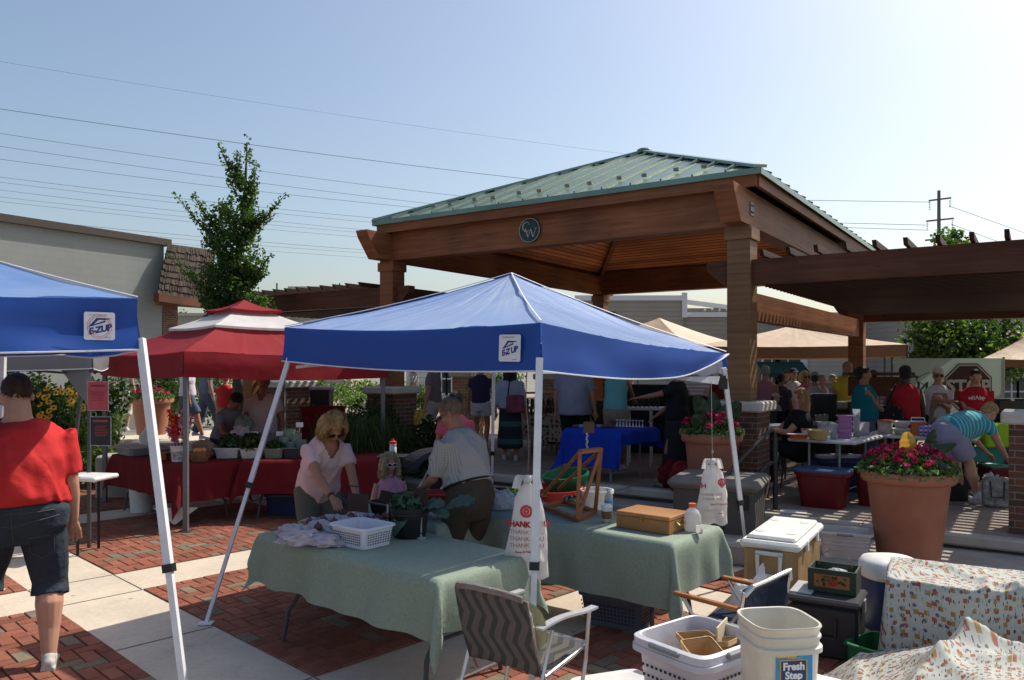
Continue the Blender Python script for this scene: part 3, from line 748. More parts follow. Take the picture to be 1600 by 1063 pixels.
# ------------------------------------------------------------------ brick pillars
def pillar(u, d, w, zb, zt, label, m=None, cw=None, rz=PA, loc=None):
    l = V(loc) if loc else V((at(u, d), d, 0)); t = thing('brick_pillar', label, 'pillar', (l.x, l.y, zb), rz, 'brick pillars of the plaza')
    h = zt-zb-.12
    MB().box((0, 0, h/2-.02), (w, w, h+.04)).build('brick_shaft', m or brk, t)
    MB().box((0, 0, h+.06), (w+.13, w+.13, .12), bev=.02).build('capstone', capstone, t)
    return t
pillar(0, 0, .52, PLAT, 1.46, 'brick pillar with stone cap under the near right pavilion post', loc=PO)
pillar(0, 0, .56, PLAT, 1.55, 'dark brick pillar under the far left pavilion post, behind the girl', loc=PW(-5.72, 0))
pillar(0, 0, .5, PLAT, 1.4, 'brick pillar carrying the rear right pavilion post', loc=PW(0, 7.31))
pillar(1625, 7.55, .5, PLAT, 1.45, 'red brick pillar cut by the frame beside the bending person', m=brk)
pillar(452, 14.5, .62, PLAT, 1.6, 'brick pillar behind the man in the white v-neck shirt', m=brk)
pillar(731, 17.5, .5, PLAT, 1.75, 'sunlit tan brick pillar between the two men in purple and navy shirts', m=brk_t)
pillar(868, 17, .6, PLAT, 1.7, 'tan brick pillar behind the floral cloth table', m=brk_t)
pillar(1340, 13.2, .6, PLAT, 1.28, 'low brick pillar behind the woman in the teal tank top', m=brk)
pillar(968, 18.5, .5, PLAT, 1.75, 'orange brick pillar above the white display shelf', m=brk_t)

# ------------------------------------------------------------------ pavilion
ZB, ZT = 3.575, 4.09; X0, Y1 = -5.72, 7.31
pav = thing('pavilion', 'timber pavilion with green standing seam metal roof', 'pavilion', PO, PA)
def post(x, y, zb, zt, w_=.28, par=None, lab=None):
    p = MB().box((x, y, (zb+zt)/2), (w_, w_, zt-zb)).build('post', post_w if (x, y) == (0, 0) else cedar, par or pav)
    MB().box((x, y, zt-.1), (w_+.05, w_+.05, .14)).build('post_collar', post_w if (x, y) == (0, 0) else cedar, p)
    return p
post(0, 0, 1.46, ZB); post(X0, 0, 1.55, ZB); post(0, Y1, 1.4, ZB); post(X0, Y1, PLAT, ZB)
tb = .24
def tailbeam(mb, p0, p1, w_, z0, z1, tail, up_cut):
    """beam along local Y with tapered tail ends; profile extruded across X"""
    pass
# front and back beams
for y in (0, Y1):
    MB().box((X0/2, y, (ZB+ZT)/2), (-X0-tb, tb, ZT-ZB)).build('beam', cedar, pav)
# side beams with angled tails running past the posts
for x in (0, X0):
    b_ = MB(); pr = [(-.7, ZT-.1), (-.66, ZT-.2), (-.42, ZB), (Y1+.42, ZB), (Y1+.6, ZT-.15), (Y1+.6, ZT-.1)]
    n0 = len(b_.v)
    for sx in (-tb/2, tb/2): b_.v += [(x+sx, py, pz) for py, pz in pr]
    m_ = len(pr); b_.addf(tuple(range(n0, n0+m_))); b_.addf(tuple(range(n0+m_, n0+2*m_))[::-1])
    for i in range(m_): q = (i+1) % m_; b_.addf((n0+q, n0+i, n0+m_+i, n0+m_+q))
    b_.build('beam', cedar, pav)
MB().box((.125, -.02, ZB+.2), (.012, .14, .16)).build('steel_plate', steel_g, pav)
for dy, dz in ((-.03, .04), (.03, -.04), (.03, .04), (-.03, -.04)): MB().ell((.134, -.02+dy, ZB+.2+dz), (.008, .012, .012)).build('bolt', blk_m, pav)
# eave fascia
oh = .25; E0x, E1x, E0y, E1y = X0-.08, oh, -oh, Y1+oh; ez = ZT+.02
f = MB()
f.box(((E0x+E1x)/2, E0y, ez-.03), (E1x-E0x, .05, .17)); f.box(((E0x+E1x)/2, E1y, ez-.03), (E1x-E0x, .05, .17))
f.box((E0x+.003, (E0y+E1y)/2, ez-.03), (.05, E1y-E0y-.06, .165)); f.box((E1x-.003, (E0y+E1y)/2, ez-.03), (.05, E1y-E0y-.06, .165))
f.build('fascia', cedar, pav)
pk = V(((E0x+E1x)/2-.16, (E0y+E1y)/2, 5.75)); e2 = .06
cs = [V((E0x-e2, E0y-e2, ez+.07)), V((E1x+e2, E0y-e2, ez+.07)), V((E1x+e2, E1y+e2, ez+.07)), V((E0x-e2, E1y+e2, ez+.07))]
grn = mat('roof_green', (.14, .22, .175), rough=.35, var=.25, scale=1.4, metal=.35, spec=.6)
grn_l = mat('roof_seam', (.11, .165, .14), rough=.35, var=.08, metal=.25)
for i in range(4):
    a, b_ = cs[i], cs[(i+1) % 4]; rp_ = MB(); rp_.poly([a, b_, pk]); dn = V((0, 0, .03)); rp_.poly([a-dn, b_-dn, b_, a]); rp_.build('roof_panel', grn, pav)
    u_ = (b_-a).normalized(); Ln = (b_-a).length; n_ = (b_-a).cross(pk-a).normalized()
    mid = (a+b_)/2; sl = pk-mid; sm_ = MB(); nseam = int(Ln/.41)
    for k_ in range(1, nseam):
        s_ = k_*Ln/nseam; fr = 1-abs(s_-Ln/2)/(Ln/2); p0 = a+u_*s_; p1 = p0+sl*fr*.99
        # seam only climbs until it meets the hip
        sm_.beam(p0+n_*.02, p1+n_*.02, .022, .045, n_)
    sm_.build('roof_seam', grn_l, pav)
    dr = MB(); dr.beam(a-V((0, 0, .02)), b_-V((0, 0, .02)), .02, .07); dr.build('drip_edge', grn, pav)
    if i == 0:
        for k_ in range(1, nseam):
            s_ = k_*Ln/nseam+.0; p = a+u_*s_+sl*(.12 if k_ % 2 else .145)+n_*.055
            if (1-abs(s_-Ln/2)/(Ln/2)) < .17: continue
            g_ = MB(); fr_ = Matrix((u_, n_.cross(u_), n_)).transposed()
            g_.box(p, (.075, .01, .05), fr_); g_.box(p+n_.cross(u_)*.04-n_*.02, (.04, .07, .01), fr_); g_.build('snow_guard', mat('snow_guard', (.33, .33, .3), rough=.3, metal=.5), pav)
for c_ in cs:
    h_ = MB(); h_.beam(c_+V((0, 0, .03)), pk+V((0, 0, .03)), .16, .035); h_.build('hip_cap', mat('hip_cap', (.2, .3, .27), rough=.35, metal=.3), pav)
MB().ell(pk+V((0, 0, .03)), (.14, .14, .05)).build('roof_finial', grn, pav)
# plank ceiling under the roof with hip rafters
ins = [V((X0, 0, ZT-.01)), V((0, 0, ZT-.01)), V((0, Y1, ZT-.01)), V((X0, Y1, ZT-.01))]; pk2 = V((pk.x, pk.y, 5.6))
for i in range(4):
    a, b_ = ins[i], ins[(i+1) % 4]; c_ = MB(); c_.poly([a, b_, pk2]); o = c_.build('ceiling_planks', soffit, pav)
    me = o.data; u_ = (b_-a).normalized(); mid = (a+b_)/2; up_ = (pk2-mid).normalized(); dat = []
    for lp in me.loops: c = me.vertices[lp.vertex_index].co-a; dat += [c.dot(u_), c.dot(up_)]
    me.uv_layers[0].data.foreach_set('uv', dat)
    MB().beam(a-V((0, 0, .06)), pk2-V((0, 0, .06)), .09, .14).build('hip_rafter', cedar, pav)
# medallion with monogram on the front beam
md = thing('medallion', None, None); md.parent = pav; md.name = 'medallion'
md.location = (X0*.52, -tb/2-.012, ZB+.225); md.rotation_euler = (R(90), 0, 0); md.empty_display_size = .1
for k_ in ('label', 'category'):
    if k_ in md: del md[k_]
dsc = MB(); dsc.lathe([(.175, 0), (.175, .02), (.165, .025), (0.001, .025)], n=40); dsc.build('disc', mat('medallion_green', (.012, .045, .05), rough=.5), md)
rg = MB(); rg.tube([(math.cos(a)*.168, math.sin(a)*.168, .026) for a in [i*PI/24 for i in range(48)]], .005, n=6, closed=True); 
cream = mat('cream_letter', (.5, .44, .34), rough=.5)
arc = [(-.045+math.cos(a)*.062, .05+math.sin(a)*.066, .028) for a in [R(45+i*12) for i in range(23)]]
rg.tube(arc, [.004+.005*math.sin(i/22*PI) for i in range(23)], n=6); rg.tube([arc[0], (arc[0][0]+.004, arc[0][1]-.022, .028)], .0035, n=5)
Wp = [(-.06, .02), (-.02, -.1), (.025, .015), (.065, -.1), (.11, .02)]
for i in range(4): rg.tube([(*Wp[i], .028), (*Wp[i+1], .028)], .008 if i % 2 == 0 else .004, n=6)
for q in (Wp[0], Wp[4]): rg.tube([(q[0]-.02, q[1], .028), (q[0]+.02, q[1], .028)], .0035, n=5)
rg.build('lettering', cream, md)

# ------------------------------------------------------------------ pergolas either side
def pergola(name, label, xs, xe, ytail, posts, cols):
    t = thing(name, label, 'pergola', PO, PA)
    for y, zt_ in ((0, 3.16), (Y1, 3.16)):
        lo, hi = min(xs, xe), max(xs, xe); zb_ = 2.86 if y == 0 else 2.74
        b_ = MB(); pr = [(lo, zt_), (lo, zt_-.1), (lo+.22, zb_), (hi-.22, zb_), (hi, zt_-.1), (hi, zt_)]
        n0 = len(b_.v)
        for sy in (-.19, -.145) if True else (): pass
        for sy in (-.075, .075): b_.v += [(px, y+sy, pz) for px, pz in pr]
        m_ = len(pr); b_.addf(tuple(range(n0, n0+m_))); b_.addf(tuple(range(n0+m_, n0+2*m_))[::-1])
        for i in range(m_): q = (i+1) % m_; b_.addf((n0+q, n0+i, n0+m_+i, n0+m_+q))
        b_.build('beam', cedar_d, t)
    lo, hi = cols
    x = lo
    while x <= hi+.01:
        r_ = MB(); pr = [(-.36, 3.235), (-.3, 3.165), (-.066, 3.165), (-.064, 2.93), (Y1+.064, 2.93), (Y1+.066, 3.165), (Y1+.3, 3.165), (Y1+.36, 3.235)]
        n0 = 0
        for sx in (-.022, .022): r_.v += [(x+sx, py, pz) for py, pz in pr]
        r_.addf(tuple(range(8))); r_.addf(tuple(range(8, 16))[::-1])
        for i in range(8): q = (i+1) % 8; r_.addf((q, i, 8+i, 8+q))
        r_.build('rafter', cedar_r, t); x += .3
    yy = .35
    while yy < Y1-.2:
        MB().box(((lo+hi)/2, yy, 2.895), (hi-lo+.3, .045, .068)).build('shade_purlin', cedar_r, t); yy += .17 if yy < 2.8 else .125  # added slats, spaced closer further back to hold off the sun
    for px, py in posts: post(px, py, PLAT, 2.86 if py == 0 else 2.74, .26, t)
    return t
tr = pergola('pergola', 'dark timber pergola running off to the right of the pavilion', -.42, 8.5, 0, [(8.2, 0), (8.2, Y1)], (.33, 8.2))
tl = pergola('pergola', 'lower timber pergola behind the columnar tree, left of the pavilion', X0-3.9, X0+.42, 0, [(X0-3.5, 0), (X0-3.5, Y1)], (X0-3.7, X0-.3))
# cross beams between pavilion posts carrying the pergola
for x in (0, X0):
    MB().box((x, Y1/2, 2.62), (.15, Y1-.3, .34)).build('cross_beam', cedar, tr if x == 0 else tl)

# ------------------------------------------------------------------ buildings
def siding(name, c):
    if name in MATS: return MATS[name]
    m, nt, N, L = base_mat(name); b = principled(m); b.inputs['Roughness'].default_value = .75
    tc = N.new('ShaderNodeTexCoord'); sp = N.new('ShaderNodeSeparateXYZ'); L.new(tc.outputs['Object'], sp.inputs[0])
    q = N.new('ShaderNodeMath'); q.operation = 'MULTIPLY'; q.inputs[1].default_value = 1/.2; L.new(sp.outputs['Z'], q.inputs[0])
    fr = N.new('ShaderNodeMath'); fr.operation = 'FRACT'; L.new(q.outputs[0], fr.inputs[0])
    rp = N.new('ShaderNodeValToRGB'); rp.color_ramp.elements[0].color = (*[x*.35 for x in c], 1); rp.color_ramp.elements[1].position = .1; rp.color_ramp.elements[1].color = (*c, 1)
    L.new(fr.outputs[0], rp.inputs[0]); nz = N.new('ShaderNodeTexNoise'); nz.inputs['Scale'].default_value = .7; L.new(tc.outputs['Object'], nz.inputs['Vector'])
    mp = N.new('ShaderNodeMapRange'); mp.inputs['To Min'].default_value = .8; mp.inputs['To Max'].default_value = 1.2; L.new(nz.outputs['Fac'], mp.inputs['Value'])
    vm = N.new('ShaderNodeVectorMath'); vm.operation = 'SCALE'; L.new(rp.outputs[0], vm.inputs[0]); L.new(mp.outputs[0], vm.inputs['Scale']); L.new(vm.outputs[0], b.inputs['Base Color'])
    bp = N.new('ShaderNodeBump'); bp.inputs['Distance'].default_value = .03; L.new(fr.outputs[0], bp.inputs['Height']); L.new(bp.outputs[0], b.inputs['Normal']); MATS[name] = m; return m
side = siding('beige_siding', (.33, .3, .25)); side2 = siding('cream_siding', (.6, .56, .47)); side3 = siding('white_siding', (.62, .62, .6))
trimw = mat('trim_white', (.7, .7, .7), rough=.5, var=.03); glass = mat('window_glass', (.03, .04, .05), rough=.06, spec=.8, var=.3, scale=1)
awn = fabric('awning_green', (.012, .04, .032))
def window(par, x, y, z, w_, h_, ang=0, ny=-1):
    f = MB(); f.box((x, y, z), (w_+.16, .1, h_+.16)); fo = f.build('window', trimw, par)
    MB().box((x, y+ny*.055, z), (w_, .01, h_)).build('pane', glass, fo)
    MB().box((x, y+ny*.065, z), (.05, .02, h_)).box((x, y+ny*.066, z), (w_, .02, .05)).build('glazing_bar', trimw, fo)
    return fo
# left: painted block building with shingled mansard porch
A = V((at(256, 24), 24, 0)); dA = (V((at(0, 20), 20, 0))-A); angA = math.atan2(dA.y, dA.x)
zt = 1.9+(570-379)/1220*24
bl = thing('block_building', 'low building with pale painted block wall and shingled mansard porch', 'building', A, angA)
blockm = bricks('painted_block', (.25, .265, .25), (.238, .252, .238), (.21, .222, .21), w=.4, h=.2, ms=.01)
for n_ in blockm.node_tree.nodes:
    if n_.type == 'BUMP': n_.inputs['Strength'].default_value = .15
    if n_.type == 'TEX_NOISE': n_.inputs['Scale'].default_value = .5
    if n_.type == 'MAP_RANGE': n_.inputs['To Min'].default_value = .8; n_.inputs['To Max'].default_value = 1.2
MB().box((10, -5, zt/2-.05), (20, 10, zt-.1)).build('wall', blockm, bl)
MB().box((9.98, -5, zt+.0), (20.3, 10.3, .2)).build('roof_edge', mat('dark_coping', (.06, .045, .035), rough=.6), bl)
fd = V((.6, .8, 0)).normalized(); 
ms = MB(); ms.usecol = True; shr = random.Random(3)
# mansard in its own frame: x along facade, y outward(down-slope), built in world relative to bl
ma = thing('mansard', None, None); ma.parent = bl
for k_ in ('label', 'category'):
    if k_ in ma: del ma[k_]
Wm = bl.matrix_basis.copy() if False else Matrix.Translation(A) @ Matrix.Rotation(angA, 4, 'Z')
def wl(u, v, d): return Wm.inverted() @ P(u, v, d)
tlp, trp, blp, brp = wl(262, 381, 23.9), wl(336, 391, 26.2), wl(244, 461, 23.1), wl(330, 474, 25.5)
nrow = 8
for r_ in range(nrow):
    ncol = 22; xo = 0
    for c_ in range(ncol):
        q0 = c_/ncol+shr.uniform(-.01, .01); q1 = (c_+1)/ncol-.006; v0 = r_/nrow; v1 = (r_+1.12)/nrow+shr.uniform(-.02, .02)
        def pt(q, v_, o): 
            p = tlp.lerp(trp, q).lerp(blp.lerp(brp, q), v_); return p+nM*o
        nM = (trp-tlp).cross(blp-tlp).normalized(); nM = nM if nM.dot(wl(250, 400, 10)-tlp) > 0 else -nM
        s_ = shr.uniform(.6, 1.4); ms.cc = (.06*s_, .047*s_, .038*s_)
        a, b_, c2, d2 = pt(q0, v0, .0), pt(q1, v0, .0), pt(q1, v1, .05), pt(q0, v1, .05)
        ms.poly([a, b_, c2, d2]); ms.poly([d2, c2, pt(q1, v1, 0), pt(q0, v1, 0)])
ms.build('shingles', vcol_mat('shingle', bump=.8), ma)
bk_ = MB(); bk_.poly([tlp, trp, brp, blp]); bk_.poly([tlp, blp, blp+V((0, 0, -.12)), wl(262, 461, 25), wl(270, 385, 25)]); bk_.build('mansard_backing', mat('dark_coping', (.06, .045, .035)), ma)
MB().beam(blp-V((0, 0, .07)), brp-V((0, 0, .07)), .2, .24).build('porch_beam', cedar_d, bl)
MB().beam(wl(246, 466, 23.6)-V((0, 0, .05)), wl(318, 472, 25.6)-V((0, 0, .05)), .14, .32).build('porch_beam', post_w, bl)
pp = wl(258, 500, 24.3); MB().box((pp.x, pp.y, 2.05), (.52, .52, 4.1)).build('brick_pier', brk, bl)
# rear right: long beige sided building
bb = thing('sided_building', 'long beige clapboard building with white trim and string of lights behind the pavilion', 'building', (0, 34, 0))
def bx_(u0, u1, vt, d, vb=None):
    x0, x1 = at(u0, d), at(u1, d); return x0, x1, zz(vt, d)
x0, x1, zt_ = bx_(900, 1068, 463, 34); z2 = zz(491, 34); x2 = at(1420, 34)
MB().box(((x0+x1)/2, 3, zt_/2), (x1-x0, 6, zt_)).build('wall', side, bb)
MB().box(((x1+x2)/2, 3.2, z2/2), (x2-x1, 6, z2)).build('wall', side, bb)
MB().box(((x0+x1)/2, 0, zt_-.08), (x1-x0+.1, .14, .22)).box((x1+.04, 0, (zt_+z2)/2), (.22, .15, zt_-z2+.3)).box(((x1+x2)/2, .1, z2-.02), (x2-x1, .16, .2)).build('trim', trimw, bb)
x3 = at(1190, 38); MB().box(((x1+x3)/2+.4, 7.5, zz(476, 38)/2), (x3-x1+1, 2, zz(476, 38))).build('rear_wall', side, bb)
MB().beam((at(1075, 37), 6.4, zz(463, 38)), (x3+1.2, 6.4, zz(484, 38)), .3, .22).build('roof_edge', trimw, bb)
for i in range(16):
    MB().ell((x1+.9+i*.32, -.1, z2+.17+.03*(i % 2)), (.045, .045, .06), n=8, m=6).build('bulb', mat('bulb_glass', (.8, .78, .7), rough=.2), bb)
xa = at(1222, 34); window(bb, at(1230, 34), -.02, 1.7, 1.1, 1.5); window(bb, at(1205, 34), -.02, 1.7, .7, 1.5)
MB().box((at(1255, 34), -.06, 1.6), (.3, .1, 3.2)).build('corner_board', trimw, bb)
aw = MB(); aw.grid(lambda a, b_: (at(1180, 34)+a*2.0, -.1-.9*b_, zz(562, 34)-.1-.45*b_), 8, 3); aw.build('awning', awn, bb)
aw = MB(); aw.grid(lambda a, b_: (at(1180, 34)+a*2.0, -1.0, zz(562, 34)-.55-.2*b_), 8, 2); aw.build('awning_valance', awn, bb)
MB().box((at(1320, 34), .13, 2.1), (4.4, .05, 2.0)).build('cream_panel', side2, bb)
# right edge house
hb = thing('clapboard_house', 'grey clapboard house with white windows and green awning, far right', 'building', (0, 26, 0))
MB().box((at(1640, 26), 4, 2.2), (5.2, 8, 4.4)).build('wall', side, hb)
MB().box((at(1640, 26), 4, 4.45), (5.6, 8.4, .16)).build('roof', mat('roof_grey', (.25, .24, .22)), hb)
window(hb, at(1578, 26), -.02, zz(612, 26), .5, 1.6); window(hb, at(1600, 26), -.02, zz(612, 26), .6, 1.6)
aw = MB(); aw.grid(lambda a, b_: (at(1562, 26)+a*2.4, -.1-.7*b_, zz(573, 26)-.3*b_), 6, 2); aw.build('awning', awn, hb)
# white houses behind the left of the pavilion
wh = thing('white_house', 'white house with dark windows seen beyond the bald man', 'building', (0, 30, 0))
MB().box((at(720, 30), 3, zz(545, 30)/2), (4.2, 6, zz(545, 30))).build('wall', side3, wh)
for u in (690, 706, 722, 740): window(wh, at(u, 30), -.02, zz(592, 30), .34, 1.1)
r_ = MB(); x0 = at(720, 30)-2.3; x1 = x0+4.6; zr = zz(545, 30); r_.poly([(x0, -.3, zr), (x1, -.3, zr), (x1, 3, zr+1.1), (x0, 3, zr+1.1)]); r_.poly([(x0, 6.3, zr), (x0, 3, zr+1.1), (x1, 3, zr+1.1), (x1, 6.3, zr)]); r_.build('roof', mat('roof_brown', (.12, .1, .09)), wh)
# low flat roofs in the distance left
fl = thing('flat_roof_building', 'tan flat roofed building far behind the left pergola', 'building', (0, 48, 0))
x0, x1 = at(412, 48), at(452, 48); MB().box(((x0+x1)/2, 3, zz(457, 48)/2), (x1-x0, 6, zz(457, 48))).build('wall', mat('tan_stucco', (.4, .35, .27), rough=.9), fl)
x2 = at(546, 48); MB().box(((x1+x2)/2, 3.5, zz(451, 48)/2), (x2-x1, 6, zz(451, 48))).build('wall', mat('tan_stucco', (.4, .35, .27), rough=.9), fl)
MB().box(((x1+x2)/2, .4, zz(450, 48)), (x2-x1+.3, .4, .22)).build('parapet', mat('tan_cap', (.5, .45, .36)), fl)
for u in (425, 525): MB().tube([(at(u, 48), 1, zz(455, 48)), (at(u, 48), 1, zz(440, 48))], .05, n=6).build('vent_pipe', steel_g, fl)
fl2 = thing('distant_building', 'small tan building between the brick pier and the columnar tree', 'building', (at(300, 55), 55, 0))
MB().box((0, 3, zz(492, 55)/2), (3.6, 5, zz(492, 55))).build('wall', mat('tan_stucco', (.4, .35, .27), rough=.9), fl2)
MB().box((0, 3, zz(491, 55)), (3.9, 5.3, .2)).build('parapet', mat('tan_cap', (.5, .45, .36)), fl2)

# ------------------------------------------------------------------ utility pole, wires
up_ = thing('utility_pole', 'tall wooden utility pole with two crossarms beyond the pergola', 'utility pole', (at(1467, 60), 60, 0))
MB().tube([(0, 0, 0), (0, 0, zz(298, 60))], [.2, .12], n=8).build('pole_shaft', mat('pole_wood', (.16, .13, .11)), up_)
for v_, wd in ((312, 1.7), (344, 2.1)):
    zc = zz(v_, 60); tl_ = .12
    a_ = MB().beam((-wd/2, -.15, zc-tl_), (wd/2, -.15, zc+tl_*.8), .1, .12).build('crossarm', mat('pole_wood', (.16, .13, .11)), up_)
    for sx in (-1, 1):
        ins_ = MB(); 
        for q in range(5): ins_.lathe([(.03, 0), (.09, .02), (.03, .06)], (sx*wd*.46, -.15, zc-.2-q*.13+sx*tl_*.8), n=8)
        ins_.build('insulator', mat('insulator', (.12, .09, .08), rough=.3), up_)
MB().beam((-1.1, -.1, zz(374, 60)-.1), (1.1, -.1, zz(374, 60)+.1), .1, .12).build('crossarm', mat('pole_wood', (.16, .13, .11)), up_)
wirem = mat('wire', (.13, .14, .16), rough=.5)
wires = [((0, 91), (900, 228), .012, 'highest faint'), ((0, 165), (835, 278), .03, 'thick topmost dark'), ((0, 203), (735, 305), .022, 'second dark'), ((0, 223), (700, 318), .022, 'third dark'), ((0, 243), (660, 322), .022, 'fourth dark'),
         ((0, 271), (640, 342), .02, 'fifth'), ((0, 279), (640, 349), .018, 'sixth'), ((0, 291), (630, 361), .018, 'seventh'), ((0, 302), (620, 364), .016, 'eighth'), ((0, 309), (618, 371), .016, 'ninth'), ((0, 333), (590, 388), .02, 'tenth'), ((0, 340), (590, 393), .016, 'eleventh'), ((0, 349), (590, 400), .014, 'lowest')]
for (a, b_, r_, nm) in wires:
    p0 = P(a[0]-260, a[1]-260*(b_[1]-a[1])/(b_[0]-a[0])*.98, 46); p1 = P(b_[0]+120, b_[1]+120*(b_[1]-a[1])/(b_[0]-a[0]), 64)
    pts = [p0.lerp(p1, i/24)-V((0, 0, 1))*(.35*4*(i/24)*(1-i/24)) for i in range(25)]
    tag(MB().tube(pts, r_*.6, n=5).build('overhead_wire', wirem), '%s overhead wire crossing the sky, counted from the top' % nm, 'wire', 'overhead wires')
for i, (a, b_, nm) in enumerate((((1467-14, 316), (1180, 312), 'upper wire running from the pole crossarm behind the green roof'), ((1467-16, 352), (1200, 346), 'middle wire from the lower crossarm toward the roof'), ((1467-16, 360), (1200, 352), 'lowest wire from the lower crossarm toward the roof'),
                                ((1467+16, 322), (1640, 378), 'wire dropping from the pole to the frame edge, upper one'), ((1467+18, 350), (1640, 408), 'wire dropping from the pole to the frame edge, lower one'))):
    tag(MB().tube([P(*a, 60).lerp(P(*b_, 75), q/8) for q in range(9)], .02, n=5).build('overhead_wire', wirem), nm, 'wire', 'wires at the utility pole')

# ------------------------------------------------------------------ vegetation
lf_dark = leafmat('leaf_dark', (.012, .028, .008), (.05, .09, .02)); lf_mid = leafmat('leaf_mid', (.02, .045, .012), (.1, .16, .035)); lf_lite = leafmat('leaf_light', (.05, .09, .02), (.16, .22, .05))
lf_tree = leafmat('leaf_tree', (.02, .045, .012), (.07, .12, .03), .45)
bark = mat('bark', (.09, .065, .045), rough=.95, var=.3, bump=.6, bscale=30)
def crown(par, blobs, n, size, mats=None, name='crown', center=None, asp=.65, holes_=True):
    m = MB(); tot = sum(b[1][0]*b[1][1]*b[1][2] for b in blobs)
    for c, r in [(V(b[0]), b[1]) for b in blobs]:
        k_ = int(n*r[0]*r[1]*r[2]/tot)+3
        for _ in range(k_):
            d = V((random.gauss(0, 1), random.gauss(0, 1), random.gauss(0, 1))).normalized(); q = random.random()**.45
            p = c+V((d.x*r[0], d.y*r[1], d.z*r[2]))*q
            if holes_ and noise.noise(p*2.4) < -.28: continue
            m.cur = 1 if random.random() < .3 else 0
            m.leaf(p, size, d*.6+V((0, 0, .3)), asp)
    return m.build(name, mats or [lf_dark, lf_mid], par)
# columnar ginkgo
T0 = V((at(372, 13.5), 13.5, 0)); tr_ = thing('columnar_tree', 'young columnar tree with upright spire top rising behind the red canopy', 'tree', T0)
sp_ = 13.5/1220
def tp(u, v_, dy=0): return V(((u-372)*sp_, dy, zz(v_, 13.5)))
MB().tube([(0, 0, 0), tp(370, 480), tp(374, 380), tp(383, 300), tp(386, 222)], [.09, .08, .055, .03, .006], n=10).build('trunk', bark, tr_)
prof = [(222, 386, 5), (235, 385, 11), (250, 384, 17), (270, 379, 19), (290, 377, 24), (312, 371, 30), (335, 366, 38), (360, 367, 42), (385, 366, 44), (410, 366, 44), (435, 366, 47), (460, 368, 50), (480, 372, 50), (500, 372, 44)]
bls = []
for v_, u, r_ in prof:
    for q in range(9): s9 = random.uniform(.22, .5); bls.append((tp(u+random.uniform(-.8, .8)*r_, v_+random.uniform(-11, 11), random.uniform(-.7, .7)*r_*sp_), (r_*sp_*s9, r_*sp_*s9, r_*sp_*s9*1.1)))
br_ = []
for k_, (u0, v0, u1, v1) in enumerate(((362, 400, 276, 304), (350, 370, 298, 303), (372, 380, 452, 310), (375, 350, 432, 338), (365, 430, 310, 350), (378, 300, 352, 234), (385, 330, 408, 262), (380, 450, 425, 400), (360, 480, 318, 470), (375, 480, 422, 470), (350, 470, 262, 400), (380, 440, 415, 425), (345, 500, 305, 430))):
    dy = random.uniform(-.3, .3); a, b_ = tp(u0, v0), tp(u1, v1, dy); MB().tube([a, a.lerp(b_, .5)-V((0, 0, .06)), b_], [.03, .018, .004], n=6).build('branch', bark, tr_)
    for q in range(9): t_ = .2+.8*q/8; rr = (1-t_*.8)*.17+.03; br_.append((a.lerp(b_, t_), (rr, rr, rr)))
crown(tr_, bls+br_, 13500, .052, [lf_tree, lf_mid], asp=.9, holes_=False)
def bush(name, label, cat, u, d, vb, vt, wpx, n, size, mats=None, zb=None, group=None, trunk=0, lumps=9, dep=1.0):
    zb_ = zb if zb is not None else zz(vb, d); zt__ = zz(vt, d); w_ = wpx*d/1220/2; t = thing(name, label, cat, (at(u, d), d, zb_), 0, group); hh = zt__-zb_
    bs = []
    for _ in range(lumps):
        a = random.random()*6.28; q = random.random()**.5*.6
        zf = random.uniform(.3, .8) if trunk else random.uniform(.2, .75)
        bs.append((V((math.cos(a)*q*w_, math.sin(a)*q*w_*dep, hh*(trunk+(1-trunk)*zf))), (w_*.45, w_*.45*dep, hh*(1-trunk)*.3)))
    crown(t, bs, n, size, mats, 'crown' if trunk else 'foliage')
    MB().tube([(0, 0, 0), (.03*hh, 0, hh*.5), (0, 0, hh*.8)], [max(.02, w_*.06), max(.015, w_*.045), .01], n=8).build('trunk' if trunk else 'stem', bark, t)
    return t
bush('round_tree', 'leafy round tree behind the stop sign banner', 'tree', 1508, 18.5, 0, 468, 200, 9000, .13, [lf_dark, lf_lite], zb=PLAT, trunk=.32, lumps=26)
bush('treetop', 'small yellow green treetop poking over the right pergola', 'tree', 1492, 30, 0, 356, 74, 1500, .17, [lf_mid, lf_lite], zb=0, trunk=.75, lumps=8)
bush('treetop', 'tiny leafy treetop just above the tan roof line beside the blue peak', 'tree', 936, 24, 0, 462, 24, 260, .12, [lf_lite, lf_lite], zb=0, trunk=.8, lumps=5)
bush('far_tree', 'hazy distant tree beside the brick pier', 'tree', 283, 60, 0, 484, 44, 900, .35, [lf_mid, lf_lite], zb=0, trunk=.2)
